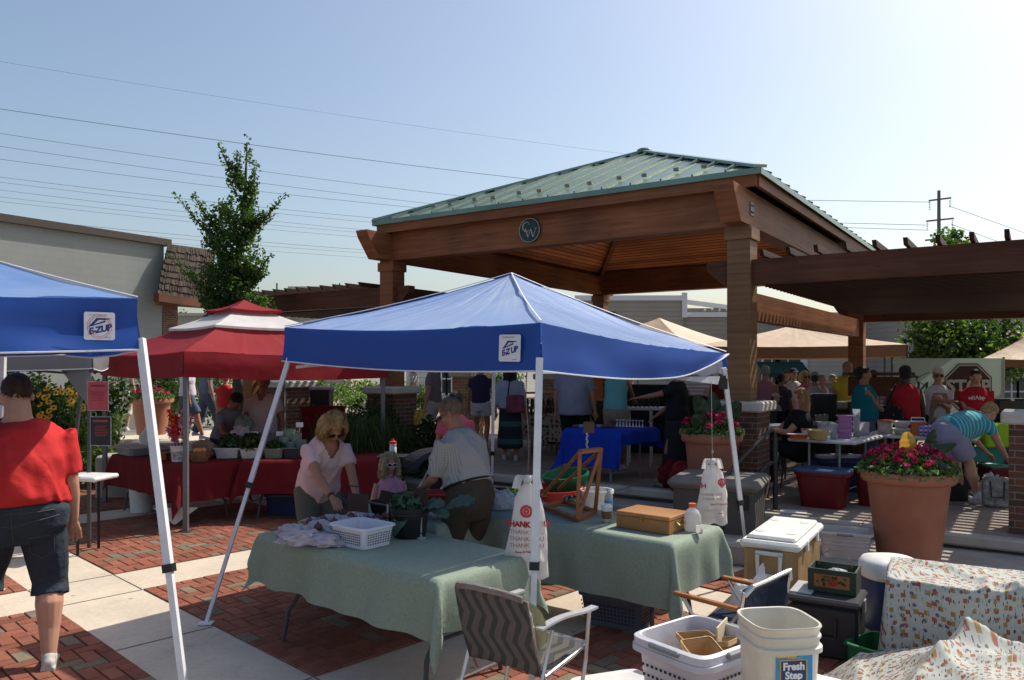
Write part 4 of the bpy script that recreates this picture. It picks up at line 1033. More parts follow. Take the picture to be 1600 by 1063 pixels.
for i, (u, d, vb, vt, wp, n, lab, ms_) in enumerate([
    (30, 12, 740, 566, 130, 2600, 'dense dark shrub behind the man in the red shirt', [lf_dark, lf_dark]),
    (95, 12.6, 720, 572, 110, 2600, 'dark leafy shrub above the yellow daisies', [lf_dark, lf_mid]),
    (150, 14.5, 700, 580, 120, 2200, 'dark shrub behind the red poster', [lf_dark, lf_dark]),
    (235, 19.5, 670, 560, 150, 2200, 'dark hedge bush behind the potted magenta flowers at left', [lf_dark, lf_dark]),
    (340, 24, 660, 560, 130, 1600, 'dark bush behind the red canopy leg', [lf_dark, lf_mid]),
    (170, 12.2, 770, 690, 130, 2600, 'low bright green shrub behind the left end of the red table', [lf_mid, lf_lite]),
    (120, 12.6, 740, 640, 90, 2200, 'yellow green flower bed shrub below the daisies', [lf_mid, lf_lite]),
    (60, 13, 760, 650, 120, 2000, 'leafy bed plant behind the red shirted shoulder', [lf_mid, lf_lite]),
    (660, 22, 640, 596, 90, 1500, 'bright green shrub behind the stone pillar cap', [lf_mid, lf_lite]),
    (500, 22, 640, 590, 130, 1500, 'pale green shrub behind the red folding chairs', [lf_mid, lf_lite]),
    (575, 24, 640, 590, 150, 1600, 'yellowish shrub under the red canopy edge', [lf_mid, lf_lite]),
    (780, 26, 640, 575, 90, 1200, 'dark shrub beyond the woman with the shoulder bag', [lf_dark, lf_mid])]):
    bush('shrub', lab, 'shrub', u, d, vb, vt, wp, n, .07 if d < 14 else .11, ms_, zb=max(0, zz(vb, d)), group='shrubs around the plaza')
# ornamental grass mass behind the pink-shirted woman
def grassclump(label, u, d, z0, hgt, rad, n, m_, name='ornamental_grass'):
    t = MB()
    for _ in range(n):
        a = random.random()*6.28; q = random.random()**.5*rad*.5; b0 = V((math.cos(a)*q, math.sin(a)*q, 0)); o = V((math.cos(a), math.sin(a), 0))*random.uniform(.1, .7)*rad; h_ = hgt*random.uniform(.6, 1)
        pts = [b0, b0+o*.4+V((0, 0, h_*.6)), b0+o+V((0, 0, h_)), b0+o*1.5+V((0, 0, h_*.85))]
        s_ = V((-math.sin(a), math.cos(a), 0))*.006
        for i in range(3): w0 = s_*(1-i*.25); w1 = s_*(1-(i+1)*.3); t.poly([pts[i]-w0, pts[i]+w0, pts[i+1]+w1, pts[i+1]-w1])
    return tag(t.build(name, m_, loc=(at(u, d), d, z0)), label, 'plant', 'ornamental grasses')
grassclump('feathery dark grass clump behind the blonde woman in pink', 562, 10.6, 0, 1.25, .5, 900, lf_dark)
grassclump('dark tall grass beside the left pavilion pillar', 600, 11.2, 0, 1.1, .5, 700, lf_dark)
grassclump('dark grass clump nearest the red chairs', 528, 11.2, 0, 1.2, .45, 600, lf_mid)
grassclump('sunlit grass tuft beside the white capri trousers', 172, 15.5, .3, .8, .35, 400, lf_lite)
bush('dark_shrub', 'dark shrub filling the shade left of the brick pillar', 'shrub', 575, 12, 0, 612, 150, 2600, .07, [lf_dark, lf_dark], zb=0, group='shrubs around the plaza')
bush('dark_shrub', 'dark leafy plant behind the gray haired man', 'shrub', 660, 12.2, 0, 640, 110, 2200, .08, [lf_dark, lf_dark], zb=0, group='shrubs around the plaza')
# daisies
yel = mat('daisy_yellow', (.75, .36, .02), rough=.6, var=.15); dk_c = mat('daisy_eye', (.05, .025, .01), rough=.8)
def daisy_head(m, p, r, nrm=(0, -1, .5)):
    nrm = V(nrm).normalized(); x = nrm.orthogonal().normalized(); y = nrm.cross(x); m.cur = 0; n = 11
    for i in range(n):
        a = 2*PI*i/n; d = x*math.cos(a)+y*math.sin(a); s_ = x*-math.sin(a)+y*math.cos(a)
        m.poly([p+d*r*.2, p+d*r*.65+s_*r*.17, p+d*r+nrm*-.1*r, p+d*r*.65-s_*r*.17])
    m.cur = 1; m.ell(p+nrm*.006, (r*.24, r*.24, r*.24), n=8, m=5)
for i in range(26):
    u = random.uniform(60, 136); v_ = random.uniform(604, 640 if u > 100 else 655); d = 11.6
    p = P(u, v_, d); s_ = MB(); daisy_head(s_, V((0, 0, 0)), .055, (random.uniform(-.5, .5), -1, random.uniform(.2, .9)))
    o = thing('yellow_daisy', 'yellow daisy with dark centre on a thin stem in the flower bed', 'flower', (p.x, p.y, .05), 0, 'yellow daisies in the bed')
    s_.xf(Matrix.Translation((0, 0, p.z-.05))); s_.build('bloom', [yel, dk_c], o)
    MB().tube([(0, .01, p.z-.06), (.03, .05, (p.z)*.4), (0, .05, 0)], .004, n=4, caps=False).build('stem', lf_mid, o)
# low wall of the raised bed and planter pots
MB_ = MB().box((0, 0, .2), (6.5, .35, .4), bev=.03)
tag(MB_.build('bed_wall', conc2, loc=(at(220, 15.5), 15.5, 0), rz=R(-8)), 'low pale stone edging wall of the raised flower bed at left', 'wall')
terra = mat('terracotta', (.38, .145, .085), rough=.6, var=.22, scale=2.2, bump=.12, bscale=30)
def flowerpot(u, d, zb, rr, hh, label, n, big=False, col=(.5, .012, .08)):
    t = thing('flower_planter', label, 'planter', (at(u, d), d, zb), 0, 'terracotta flower planters')
    MB().lathe([(rr*.62, 0), (rr*.66, .01), (rr*.86, hh*.84), (rr*.87, hh*.86), (rr*.95, hh*.87), (rr, hh*.9), (rr, hh*.985), (rr*.98, hh), (rr*.9, hh), (rr*.88, hh*.93)], n=56).build('pot', terra, t, auto=40)
    MB().lathe([(0.001, hh*.93), (rr*.89, hh*.92)], n=24, cap0=False).build('soil', mat('soil', (.03, .02, .015), rough=1), t)
    lv = MB(); H0 = hh
    for _ in range(n*5):
        a = random.random()*6.28; q = random.random()**.5; r_ = q*rr*1.02; dome = (1-q*q)*rr*.42+.04
        p = V((math.cos(a)*r_, math.sin(a)*r_, H0+random.uniform(-.05, 1)*dome)); lv.cur = 1 if random.random() < .4 else 0
        lv.leaf(p, .055 if big else .07, (math.cos(a)*.5, math.sin(a)*.5, .8))
    lv.build('foliage', [lf_mid, lf_lite], t)
    tr2 = MB()
    for _ in range(n*2):
        a = random.random()*6.28; p = V((math.cos(a)*rr*random.uniform(.86, 1.07), math.sin(a)*rr*random.uniform(.86, 1.07), H0+random.uniform(-.045, .05))); tr2.leaf(p, .032, (math.cos(a), math.sin(a), .5))
    tr2.build('trailing_foliage', leafmat('leaf_sage', (.1, .15, .07), (.3, .36, .22)), t)
    fl_ = MB(); mats = [mat('petal_magenta', col, rough=.6, var=.25, scale=30, trans=.25), mat('petal_pink', (.62, .05, .16), rough=.6, var=.2, trans=.25), mat('petal_deep', (.2, .01, .04), rough=.7, var=.3, trans=.2)]
    nb = int(n/4.3)
    for i in range(nb):
        a = random.random()*6.28; q = random.random()**.5*.92; dome = (1-q*q)*rr*.46+.07
        c = V((math.cos(a)*q*rr, math.sin(a)*q*rr, H0+dome*random.uniform(.8, 1.05)))
        fl_.cur = random.choice((0, 0, 0, 1, 1, 2)); rb = random.uniform(.02, .042) if big else random.uniform(.03, .052); c.z += noise.noise(V((c.x*6, c.y*6, 1)))*.05
        for k_ in range(20 if big else 12):
            d_ = V((random.gauss(0, 1), random.gauss(0, 1), random.gauss(0, 1)+.5)).normalized(); fl_.leaf(c+V((d_.x, d_.y, d_.z*.6))*rb*random.uniform(.6, 1), .024 if big else .038, d_, .95)
    fl_.build('blossoms', mats, t)
    return t
pt1 = flowerpot(1419, 7.15, .14, .4, .795, 'large terracotta planter of magenta flowers with a yellow canna leaf on the lower step', 420, True)
pt2 = flowerpot(1112, 9.0, PLAT, .345, .84, 'shaded terracotta planter in front of the brick pillar with broad dark leaves', 220)
pt3 = flowerpot(237, 17.2, .36, .45, .8, 'terracotta planter of magenta flowers at left behind the white tent leg', 200)
def blade(par, base, tip, wid, m_, fold=.2, nm='canna_leaf'):
    base = V(base); tip = V(tip); ax = tip-base; s_ = ax.cross(V((0, -1, .3))).normalized(); n_ = ax.cross(s_).normalized(); b_ = MB()
    def fn(a, t_):
        ww = wid*math.sin(PI*min(1, t_*.93+.04))**.75; x_ = (a-.5)*2
        return base+ax*t_+s_*ww*x_*.5+n_*(abs(x_)*wid*fold)+V((0, 0, -1))*(.12*ax.length*t_*t_)+n_*.008*math.sin(t_*30)
    b_.grid(fn, 8, 16); return b_.build(nm, m_, par, smooth=True)
ylw = mat('leaf_yellow', (.55, .33, .05), rough=.45, var=.35, scale=14, trans=.4, var2=(.62, .4, .08)); dkl = mat('leaf_canna', (.025, .05, .03), rough=.3, var=.4, scale=9, trans=.25, tcol=(.1, .22, .05))
blade(pt1, (-.03, -.12, .88), (-.1, -.2, 1.2), .16, ylw); blade(pt1, (.05, -.1, .88), (.33, -.2, 1.1), .1, dkl); blade(pt1, (.02, -.28, .88), (.17, -.4, .88), .1, dkl); blade(pt1, (.2, .05, .9), (.26, .02, 1.2), .1, dkl)
blade(pt2, (0, -.05, .85), (-.2, -.1, 1.34), .2, dkl); blade(pt2, (0, -.1, .85), (-.28, -.3, 1.08), .2, dkl); blade(pt2, (.05, 0, .85), (.3, -.1, 1.25), .24, dkl); blade(pt2, (.05, 0, .85), (.05, .1, 1.36), .2, dkl)
for p_ in (pt1, pt2, pt3): MB().lathe([(.03, .9), (.012, 1.1)], n=8).build('canna_stalk', lf_mid, p_) if p_ is pt1 else None
# ------------------------------------------------------------------ canopies
def canopy_mat(name, c, tc, tr=.35):
    return mat(name, c, rough=.62, var=.1, scale=1.6, bump=.7, bscale=5, spec=1.0, trans=tr, tcol=tc)
blue = canopy_mat('canopy_blue', (.014, .145, .47), (.01, .19, .7), .2)
principled(blue).inputs['Sheen Weight'].default_value = .9; principled(blue).inputs['Sheen Roughness'].default_value = .45; principled(blue).inputs['Coat Weight'].default_value = .2; principled(blue).inputs['Coat Roughness'].default_value = .55; principled(blue).inputs['Sheen Tint'].default_value = (.8, .88, 1, 1)
blue_v = mat('valance_blue_shaded', (.012, .07, .33), rough=.5, var=.06, scale=2, bump=.12, bscale=4, spec=.4, trans=.12, tcol=(.02, .09, .45))  # canopy blue in a darker copy, valance shade put into the colour
edge_w = mat('edge_binding', (.7, .72, .76), rough=.5)
def canopy(t, base, side_, ang, ztop, zbot, zpeak, m, mv=None, sag=.03, wr_=.012, seed=0, peak_off=(0, 0), truncate=None, bind=True, extra=None, amp_v=.006, cz=None, names=('canopy', 'valance')):
    """local frame: origin near corner, +X right-near side, corners (0,0)=near ... ; side length a; rotates by ang"""
    a = side_; c = V((0, 0, 0)); Rz = Matrix.Rotation(ang, 3, 'Z'); ztop = ztop if isinstance(ztop, (list, tuple)) else [ztop]*4; zbot = zbot if isinstance(zbot, (list, tuple)) else [zbot]*4
    cor = [Rz @ V(p) for p in ((0, 0, 0), (0, a, 0), (-a, a, 0), (-a, 0, 0))]
    pkp = Rz @ V((-a/2+peak_off[0], a/2+peak_off[1], 0)); pkp.z = zpeak
    top = [V((p.x, p.y, z)) for p, z in zip(cor, ztop)]; bot = [V((p.x, p.y, z)) for p, z in zip(cor, zbot)]
    r_ = MB(); v_ = MB(); e_ = MB()
    ce = sum((Vv for Vv in top), V((0, 0, 0)))/4
    for i in range(4):
        A, B_ = top[i], top[(i+1) % 4]; n_ = (B_-A).cross(V((0, 0, 1))).normalized()
        if n_.dot(A-V((ce.x, ce.y, A.z))) < 0: n_ = -n_
        lim = 1 if truncate is None else truncate
        def fn(u, w_):
            w2 = w_*lim; e = A.lerp(B_, u); p = e.lerp(pkp, w2); s_ = sag*math.sin(PI*w2)*(1-abs(2*u-1)**3*.4)
            k_ = noise.noise(V((p.x*1.6+seed, p.y*1.6, w2*3)))*wr_+noise.noise(V((u*26+seed, w2*2.4, i*3.1)))*wr_*.35
            cr = sum(math.exp(-((u*2.6*(1-w2)-q9)/.02)**2) for q9 in (.65*(1-w2), 1.3*(1-w2), 1.95*(1-w2)))*.006; k_ += cr-wr_*.5*abs(noise.noise(V((p.x*3.1+seed, p.y*3.1, 2))))
            return p+V((0, 0, -s_+k_*(1-w2*.5)))-V((0, 0, .035*math.sin(PI*u)*(1-w2)))
        r_.grid(fn, 60, 30)
        Ab, Bb = bot[i], bot[(i+1) % 4]
        def fv(u, w_):
            e = A.lerp(B_, u); f = Ab.lerp(Bb, u); p = e.lerp(f, w_)-V((0, 0, .035*math.sin(PI*u)))
            if extra: p = p+extra(i, u, w_)
            return p+n_*(.004+.012*w_+noise.noise(V((u*5+seed, w_*1.5, i*7)))*amp_v*(w_+.3)*2)
        v_.grid(fv, 30, 6)
        if bind: e_.tube([fv(q/20, 1) for q in range(21)], .006, n=5)
        if bind: e_.tube([A.lerp(pkp, q/12)+V((0, 0, -sag*math.sin(PI*q/12*lim)*.6+.012)) for q in range(13)], .007, n=5, flat=.6)
    ro = r_.build(names[0], m, t, smooth=True); vo = v_.build(names[1], mv or m, t, smooth=True)
    if bind: e_.build('edge_binding', edge_w, t)
    return top, bot, pkp
def leg(t, a, b_, w_=.03, m_=steel_w, joint=.62, foot=True, inner=.023):
    a, b_ = V(a), V(b_); j_ = a.lerp(b_, joint)
    o = MB().beam(a, j_, w_, w_, (0, 1, 0)).build('leg', m_, t)
    MB().beam(j_, b_, inner, inner, (0, 1, 0)).build('inner_tube', m_, o)
    MB().beam(j_-(b_-a).normalized()*.02, j_+(b_-a).normalized()*.025, w_+.014, w_+.014, (0, 1, 0)).build('joint_clip', blk, o)
    if foot: MB().box(b_+V((0, 0, .006)), (.1, .08, .008)).build('foot_plate', m_, o)
    return o
def truss(t, top, z, m_=steel_w, inset=.05, am=.05):
    ce = sum(top, V((0, 0, 0)))/4; g = MB()
    for i in range(4):
        A, B_ = top[i].lerp(ce, inset), top[(i+1) % 4].lerp(ce, inset); A = V((A.x, A.y, z)); B_ = V((B_.x, B_.y, z))
        for k_ in range(2):
            p = A.lerp(B_, k_/2); q = A.lerp(B_, (k_+1)/2); g.beam(p+V((0, 0, am)), q-V((0, 0, am)), .012, .024); g.beam(p-V((0, 0, am)), q+V((0, 0, am)), .012, .024)
        g.beam(A, V((ce.x, ce.y, z+.22)), .015, .025)
    g.build('truss', m_, t)
def ez_label(t, M, round_=False, wl_=.155, hl_=.16, slant=0):
    p = thing('logo_patch', None, None); [p.__delitem__(k_) for k_ in ('label', 'category') if k_ in p.keys()]; p.parent = t; p.matrix_basis = M
    b_ = MB(); n0 = 0; pts = []
    for cx_, cy_, a0 in ((wl_/2-.012, hl_/2-.012, 0), (-wl_/2+.012, hl_/2-.012, 90), (-wl_/2+.012, -hl_/2+.012, 180), (wl_/2-.012, -hl_/2+.012, 270)):
        for q in range(5): a = R(a0+q*22.5); pts.append((cx_+.012*math.cos(a), cy_+.012*math.sin(a)))
    b_.prism(pts, .002); b_.build('patch', mat('patch_white', (.72, .73, .76), rough=.35, var=.06), p)
    navy = mat('logo_navy', (.02, .03, .22), rough=.5)
    Mr = Matrix.Rotation(R(14), 4, 'Z')
    text('E-Z UP' if not round_ else 'E-ZUP', .047, navy, p, Matrix.Translation((.0, -.02, .003)) @ Mr, bold=.0022, shear=.25, space=.9)
    l_ = MB(); z = .0035
    tri = [(-.058, -.006), (-.012, .042), (.062, .04), (.02, .03), (-.004, .03), (-.03, .006), (.03, .024), (.02, .014)]
    l_.poly([(-.062, -.012, z), (-.015, .045, z), (-.006, .034, z), (-.03, .008, z)]); l_.poly([(-.015, .045, z), (.062, .043, z), (.03, .034, z), (-.006, .034, z)]); l_.poly([(-.045, -.004, z), (-.03, .008, z), (.03, .026, z), (.03, .034, z), (.0, .016, z)]) if False else None
    l_.poly([(-.03, .008, z), (-.05, -.005, z), (.03, .022, z), (.028, .032, z)])
    l_.build('roof_mark', navy, p)
    if round_:
        r_ = MB(); r_.tube([(math.cos(a)*.052, math.sin(a)*.056-.002, .0028) for a in [i*PI/24 for i in range(48)]], .0014, n=4, closed=True); r_.tube([(math.cos(a)*.062, math.sin(a)*.066-.002, .0028) for a in [i*PI/24 for i in range(48)]], .0011, n=4, closed=True)
        r_.build('ring_mark', mat('logo_red', (.5, .12, .12), rough=.5), p)
    text('10 x 10 SHELTER INSTANT', .008, mat('fine_print', (.2, .22, .3), rough=.6), p, Matrix.Translation((-.01, hl_/2-.016, .003)))
    text('US PAT NO', .007, mat('fine_print', (.2, .22, .3), rough=.6), p, Matrix.Translation((.04, -hl_/2+.014, .003)))
# central blue canopy
TN = V((.172, 4.65, 0)); ta = R(-39.5)
bt_ = thing('blue_canopy', 'blue pop-up canopy in the centre with white slanted legs', 'canopy tent', TN)
def ex(i, u, w_):
    # near-right side (i=0) lifts and furls toward its far corner
    if i == 0: q = max(0, min(1, (u-.62)/.38)); return V((0, 0, 1))*w_*(-.03*math.sin(PI*u)+.13*q*q)
    return V((0, 0, 0))
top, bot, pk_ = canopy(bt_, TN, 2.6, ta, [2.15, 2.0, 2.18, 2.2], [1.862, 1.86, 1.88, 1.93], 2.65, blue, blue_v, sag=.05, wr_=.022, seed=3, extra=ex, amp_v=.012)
def lw(p): return V(p)-TN
leg(bt_, lw(P(843, 560, 4.62)), lw((.1, 4.2, 0)), .042, inner=.032, joint=.6)
leg(bt_, lw((-1.79, 6.27, 1.95)), lw(G(322, 975)), .034, inner=.026, joint=.5)
leg(bt_, lw(P(1131, 575, 6.6)), lw((2.09, 6.85, 0)), .036, joint=.62)
leg(bt_, lw((-.19, 8.2, 2.1)), lw((-.23, 8.7, 0)), .034, joint=.55)
truss(bt_, [V((q.x, q.y, 0)) for q in top], 1.93)
# furled silver edge at the right corner
g = MB(); c1 = lw(P(1000, 578, 5.9)); c2 = lw(P(1129, 562, 6.72)); c3 = lw(P(1127, 585, 6.68)); c4 = lw(P(1005, 588, 5.95))
g.grid(lambda u, w_: c1.lerp(c2, u).lerp(c4.lerp(c3, u), w_)+V((0, -.02, wr((u*6, w_*3, 1), 1, .03))), 20, 8); g.build('folded_hem', mat('silver_lining', (.5, .52, .55), rough=.4, var=.12, bump=.6, bscale=12, trans=.3), bt_, smooth=True)
g = MB(); d1 = lw(P(1030, 590, 6.0)); d2 = lw(P(1125, 588, 6.5)); d3 = lw(P(1122, 601, 6.45))
g.poly([d1, d2, d3]); g.build('folded_hem', mat('silver_lining', (.5, .52, .55)), bt_)
MB().box(lw(P(1130, 600, 6.62)), (.06, .06, .09)).box(lw(P(1128, 590, 6.6)), (.05, .08, .03)).build('corner_bracket', blk, bt_)
# label on the left-near valance
dl = (top[3]-top[0]).normalized(); nl = V((-.636, -.772, 0)); 
kk_ = .083; lc = top[0].lerp(top[3], kk_).lerp(bot[0].lerp(bot[3], kk_), .5)+nl*.03-V((0, 0, .01))
ez_label(bt_, frame(lc, -dl, (.02, .0, 1)), wl_=.17, hl_=.165)
# left blue canopy
TL = V((-2.16, 4.5, 0)); w1 = V((-.8, -.6, 0)); al = math.atan2(.6, .8)
lt = thing('blue_canopy', 'blue pop-up canopy cut by the left edge above the man in red', 'canopy tent', TL)
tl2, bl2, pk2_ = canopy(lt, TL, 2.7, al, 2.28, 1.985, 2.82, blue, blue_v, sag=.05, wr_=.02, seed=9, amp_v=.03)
leg(lt, (.02, .0, 2.05), V((-1.745, 4.2, 0))-TL, .042, inner=.034, joint=.62)
q_ = V((-3.78, 6.6, 0)); leg(lt, q_+V((0, 0, 2.0))-TL, q_+V((-.3, .2, 0))-TL) if False else None
leg(lt, V((-4.2, 6.45, 2.0))-TL, V((-4.32, 6.55, 0))-TL, .034)
truss(lt, [V((q.x, q.y, 0)) for q in tl2], 2.08)
dl = (tl2[3]-tl2[0]).normalized(); nl = V((.6, -.8, 0)); lc = tl2[0].lerp(tl2[3], .074)+V((0, 0, -.165))+nl*.035
ez_label(lt, frame(lc, -dl, (0, 0, 1)), True, .155, .155)
# red vented gazebo
TR = V((-3.7, 8.8, 0))
rdm = mat('canopy_red', (.26, .013, .02), rough=.75, var=.1, scale=1.6, bump=.5, bscale=5, spec=.25, trans=.18, tcol=(.42, .015, .02))
rt = thing('red_gazebo', 'dark red vented gazebo canopy with pale middle tier', 'canopy tent', TR)
t3, b3, p3 = canopy(rt, TR, 2.8, R(-45), 2.05, [1.76, 1.72, 1.75, 1.76], 2.75, rdm, rdm, sag=.07, wr_=.012, seed=5, truncate=.72, bind=False, amp_v=.012, names=('lower_canopy', 'valance'))
def tier(cz_, half, zt2, zb2, m_, nm, val=.0):
    b_ = MB(); ce = p3; cs_ = [ce+V((0, -half, 0)), ce+V((half, 0, 0)), ce+V((0, half, 0)), ce+V((-half, 0, 0))]
    for i in range(4):
        A, B_ = cs_[i].copy(), cs_[(i+1) % 4].copy(); A.z = B_.z = zb2; T_ = V((ce.x, ce.y, zt2))
        b_.grid(lambda u, w_: A.lerp(B_, u).lerp(T_, w_)-V((0, 0, .03*math.sin(PI*w_)+.02*math.sin(PI*u)*(1-w_))), 10, 8)
        if val: b_.grid(lambda u, w_: A.lerp(B_, u)-V((0, 0, .02*math.sin(PI*u)+val*w_)), 10, 2)
    b_.build(nm, m_, rt, smooth=False)
tier(0, 1.04, 2.78, 2.4, mat('canopy_pale', (.72, .71, .69), rough=.6, trans=.3, bump=.3, bscale=5), 'middle_tier', .03)
tier(0, .53, 2.8, 2.65, rdm, 'top_tier', .03)
for (x, y) in ((-3.7, 8.8), (-1.72, 10.78), (-5.68, 10.78), (-3.7, 12.7)):
    q = V((x, y, 0))+(V((-3.7, 10.78, 0))-V((x, y, 0))).normalized()*.06-TR
    o = MB().beam(q+V((0, 0, 0)), q+V((0, 0, 2.02)), .05, .05, (0, 1, 0)).build('leg', mat('grey_leg', (.16, .16, .17), rough=.45, metal=.2), rt)
    MB().box(q+V((0, 0, .01)), (.13, .13, .02)).build('foot_plate', steel_g, o)
truss(rt, [V((q.x, q.y, 0)) for q in t3], 1.9, steel_g, .04)
# grey canopy far left
TG = V((-4.33, 8.05, 0))
gcm = canopy_mat('canopy_grey', (.17, .17, .18), (.2, .2, .21), .2)
gt = thing('grey_canopy', 'grey canopy with pale stripe seen under the left blue canopy', 'canopy tent', TG)
tg, bg_, pg_ = canopy(gt, TG, 2.5, R(24), 2.07, [1.86, 1.86, 1.9, 1.88], 2.12, gcm, gcm, sag=.02, seed=2, bind=True)
MB().beam((-.04, .02, 1.9), (-.04, .02, 0), .03, .03).build('leg', steel_g, gt)
g = MB(); g.poly([(-.02, -.01, 1.9), (-.02, -.01, 1.45), (-.3, -.05, 1.86)]); g.build('corner_flap', gcm, gt)
MB().beam((-.1, 0, 1.75), (-.32, .05, 0), .03, .03).build('leg', steel_g, gt); truss(gt, [V((q.x, q.y, 0)) for q in tg], 1.85, steel_g)
# tan canopies
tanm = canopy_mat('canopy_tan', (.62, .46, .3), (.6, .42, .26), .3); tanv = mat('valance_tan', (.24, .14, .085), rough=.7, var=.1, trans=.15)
def tan(label, u, d, uw, vpk, vt, vb, ang=-40, m_=tanm, seed=1, z0=0, cat='canopy tent', nm='tan_canopy', mv=tanv):
    a = uw*d/1220/ (abs(math.cos(R(ang)))+abs(math.sin(R(ang)))); t = thing(nm, label, cat, (at(u, d), d, 0))
    c_ = Matrix.Rotation(R(ang), 3, 'Z') @ V((-a/2, a/2, 0)); off = -c_
    zt2, zb2 = zz(vt, d), zz(vb, d); sub = MB()
    for me_ in (0,):
        n0 = len(COL.objects)
        tt, bb2, pp2 = canopy(t, None, a, R(ang), zt2, zb2, zz(vpk, d), m_, mv, sag=.06, seed=seed, bind=False)
        for o in list(COL.objects)[n0:]: o.location = off
    for q in tt: MB().beam(V((q.x, q.y, PLAT))+off, V((q.x, q.y, zt2))+off, .035, .035, (0, 1, 0)).build('leg', steel_g, t)
    return t
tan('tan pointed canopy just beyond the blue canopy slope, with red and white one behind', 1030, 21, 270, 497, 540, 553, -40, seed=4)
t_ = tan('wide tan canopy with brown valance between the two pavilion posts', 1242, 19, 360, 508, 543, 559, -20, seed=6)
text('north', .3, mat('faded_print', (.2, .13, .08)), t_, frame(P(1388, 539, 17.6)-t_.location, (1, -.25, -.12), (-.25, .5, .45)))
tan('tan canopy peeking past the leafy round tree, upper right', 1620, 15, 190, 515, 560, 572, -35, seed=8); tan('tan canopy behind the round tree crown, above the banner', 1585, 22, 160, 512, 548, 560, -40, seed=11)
t_ = tan('small red and white rounded canopy edge beside the pavilion post', 1112, 24, 90, 529, 546, 556, -40, mat('canopy_white', (.62, .6, .6), rough=.5, trans=.3), 3, nm='red_white_canopy', mv=mat('valance_red', (.5, .02, .03), rough=.6))

# ------------------------------------------------------------------ tables and cloths
def cloth(name, m_, lx, ly, top_, drop, seed=0, tags=None, loc=None, rz=0, flare=.05, wave=.022, nx=70, ny=40, tip=1.0, drops=None):
    """sheet over a table lx by ly centred on origin; drops = (x-,x+,y-,y+)"""
    dm, dp, em, ep = drops or (drop,)*4; b_ = MB(); n = nx
    xs = []; ys = []
    for i in range(nx+1): xs.append(-lx/2-dm+(lx+dm+dp)*i/nx)
    for i in range(ny+1): ys.append(-ly/2-em+(ly+em+ep)*i/ny)
    uv = []
    for y in ys:
        for x in xs:
            dx = max(0, abs(x)-lx/2); dy = max(0, abs(y)-ly/2); r_ = math.hypot(dx, dy); sx = math.copysign(1, x); sy = math.copysign(1, y)
            bx, by = max(-lx/2, min(lx/2, x)), max(-ly/2, min(ly/2, y))
            if r_ < 1e-6: p = (bx, by, top_+.004+noise.noise(V((x*5, y*5, seed)))*.0018)
            else:
                ph = math.atan2(dy, dx); c_ = flare+.22*math.sin(2*ph)
                rr = min(r_, .06); hz_ = .02*min(1, r_/.04)+c_*r_
                wv = noise.noise(V(((x*4.5 if dy > 0 else 0)+(y*4.5 if dx > 0 else 0), seed, r_*1.2)))*wave*min(1, r_*4)*2.4
                hz_ += wv; nx_ = dx/r_*sx; ny_ = dy/r_*sy
                p = (bx+nx_*hz_, by+ny_*hz_, top_+.004-r_*.975*(tip if dx > 0 and dy > 0 else 1)-0)
            b_.v.append(p); uv.append((x, y))
    for j_ in range(ny):
        for i in range(nx): a = j_*(nx+1)+i; b_.addf((a, a+1, a+nx+2, a+nx+1))
    o = b_.build(name, m_, smooth=True, loc=loc, rz=rz); o.data.uv_layers[0].data.foreach_set('uv', [c for lp in o.data.loops for c in uv[lp.vertex_index]]); return o
def folding_table(label, loc, rz, lx, ly, h_, top_m=plastic_w, leg_m=None, group='folding tables', style='h', nm='folding_table'):
    t = thing(nm, label, 'table', loc, rz, group); leg_m = leg_m or steel_g
    MB().box((0, 0, h_-.022), (lx, ly, .044), bev=.015).build('tabletop', top_m, t)
    for sx in (-1, 1):
        x = sx*(lx/2-.22)
        if style == 'h':
            for sy in (-1, 1): MB().tube([(x, sy*ly*.18, h_-.045), (x, sy*ly*.2, h_*.55), (x+sx*.03, sy*ly*.38, h_*.3), (x+sx*.05, sy*ly*.42, .012)], .015, n=8).build('leg', leg_m, t)
            MB().tube([(x+sx*.015, -ly*.27, h_*.42), (x+sx*.015, ly*.27, h_*.42)], .012, n=6).build('leg_brace', leg_m, t)
            MB().tube([(x-sx*.3, 0, h_-.05), (x, 0, h_*.45)], .009, n=6).build('leg_brace', leg_m, t)
        else:
            for sy in (-1, 1): MB().tube([(x, sy*ly*.4, h_-.045), (x, sy*ly*.4, .01)], .014, n=8).build('leg', leg_m, t)
            MB().tube([(x, -ly*.4, .12), (x, ly*.4, .12)], .01, n=6).build('leg_brace', leg_m, t)
    return t
dam = mat('damask_green', (.235, .29, .225), rough=.75, var=.08, scale=60, bump=.12, bscale=90, spec=.2, var2=(.29, .345, .27))
def tbl_frame(c0, c1, depth):   # near-left->near-right edge, returns centre and rz
    c0, c1 = V(c0), V(c1); d = (c1-c0); d.z = 0; L_ = d.length; rz = math.atan2(d.y, d.x); n_ = V((-d.y, d.x, 0)).normalized(); c_ = (c0+c1)/2+n_*depth/2; return (c_.x, c_.y, 0), rz, L_
c_, rz_, L1 = tbl_frame((-1.73, 5.4, 0), (-.4, 4.22, 0), .75); T1c, T1r = V(c_), rz_
folding_table('folding table under the near green cloth, dark bent legs showing', c_, rz_, L1, .75, .735)
tag(cloth('tablecloth', dam, L1+.02, .77, .735, .3, seed=1, loc=(c_[0], c_[1], 0), rz=rz_, drops=(.24, .3, .34, .22)), 'sage green damask cloth over the near table with the white basket', 'tablecloth', 'green tablecloths')
c_, rz_, L2 = tbl_frame((-.38, 6.25, 0), (1.04, 5.09, 0), .7); T2c, T2r = V(c_), rz_
folding_table('folding table under the green cloth that carries the wooden box', c_, rz_, L2, .7, .735)
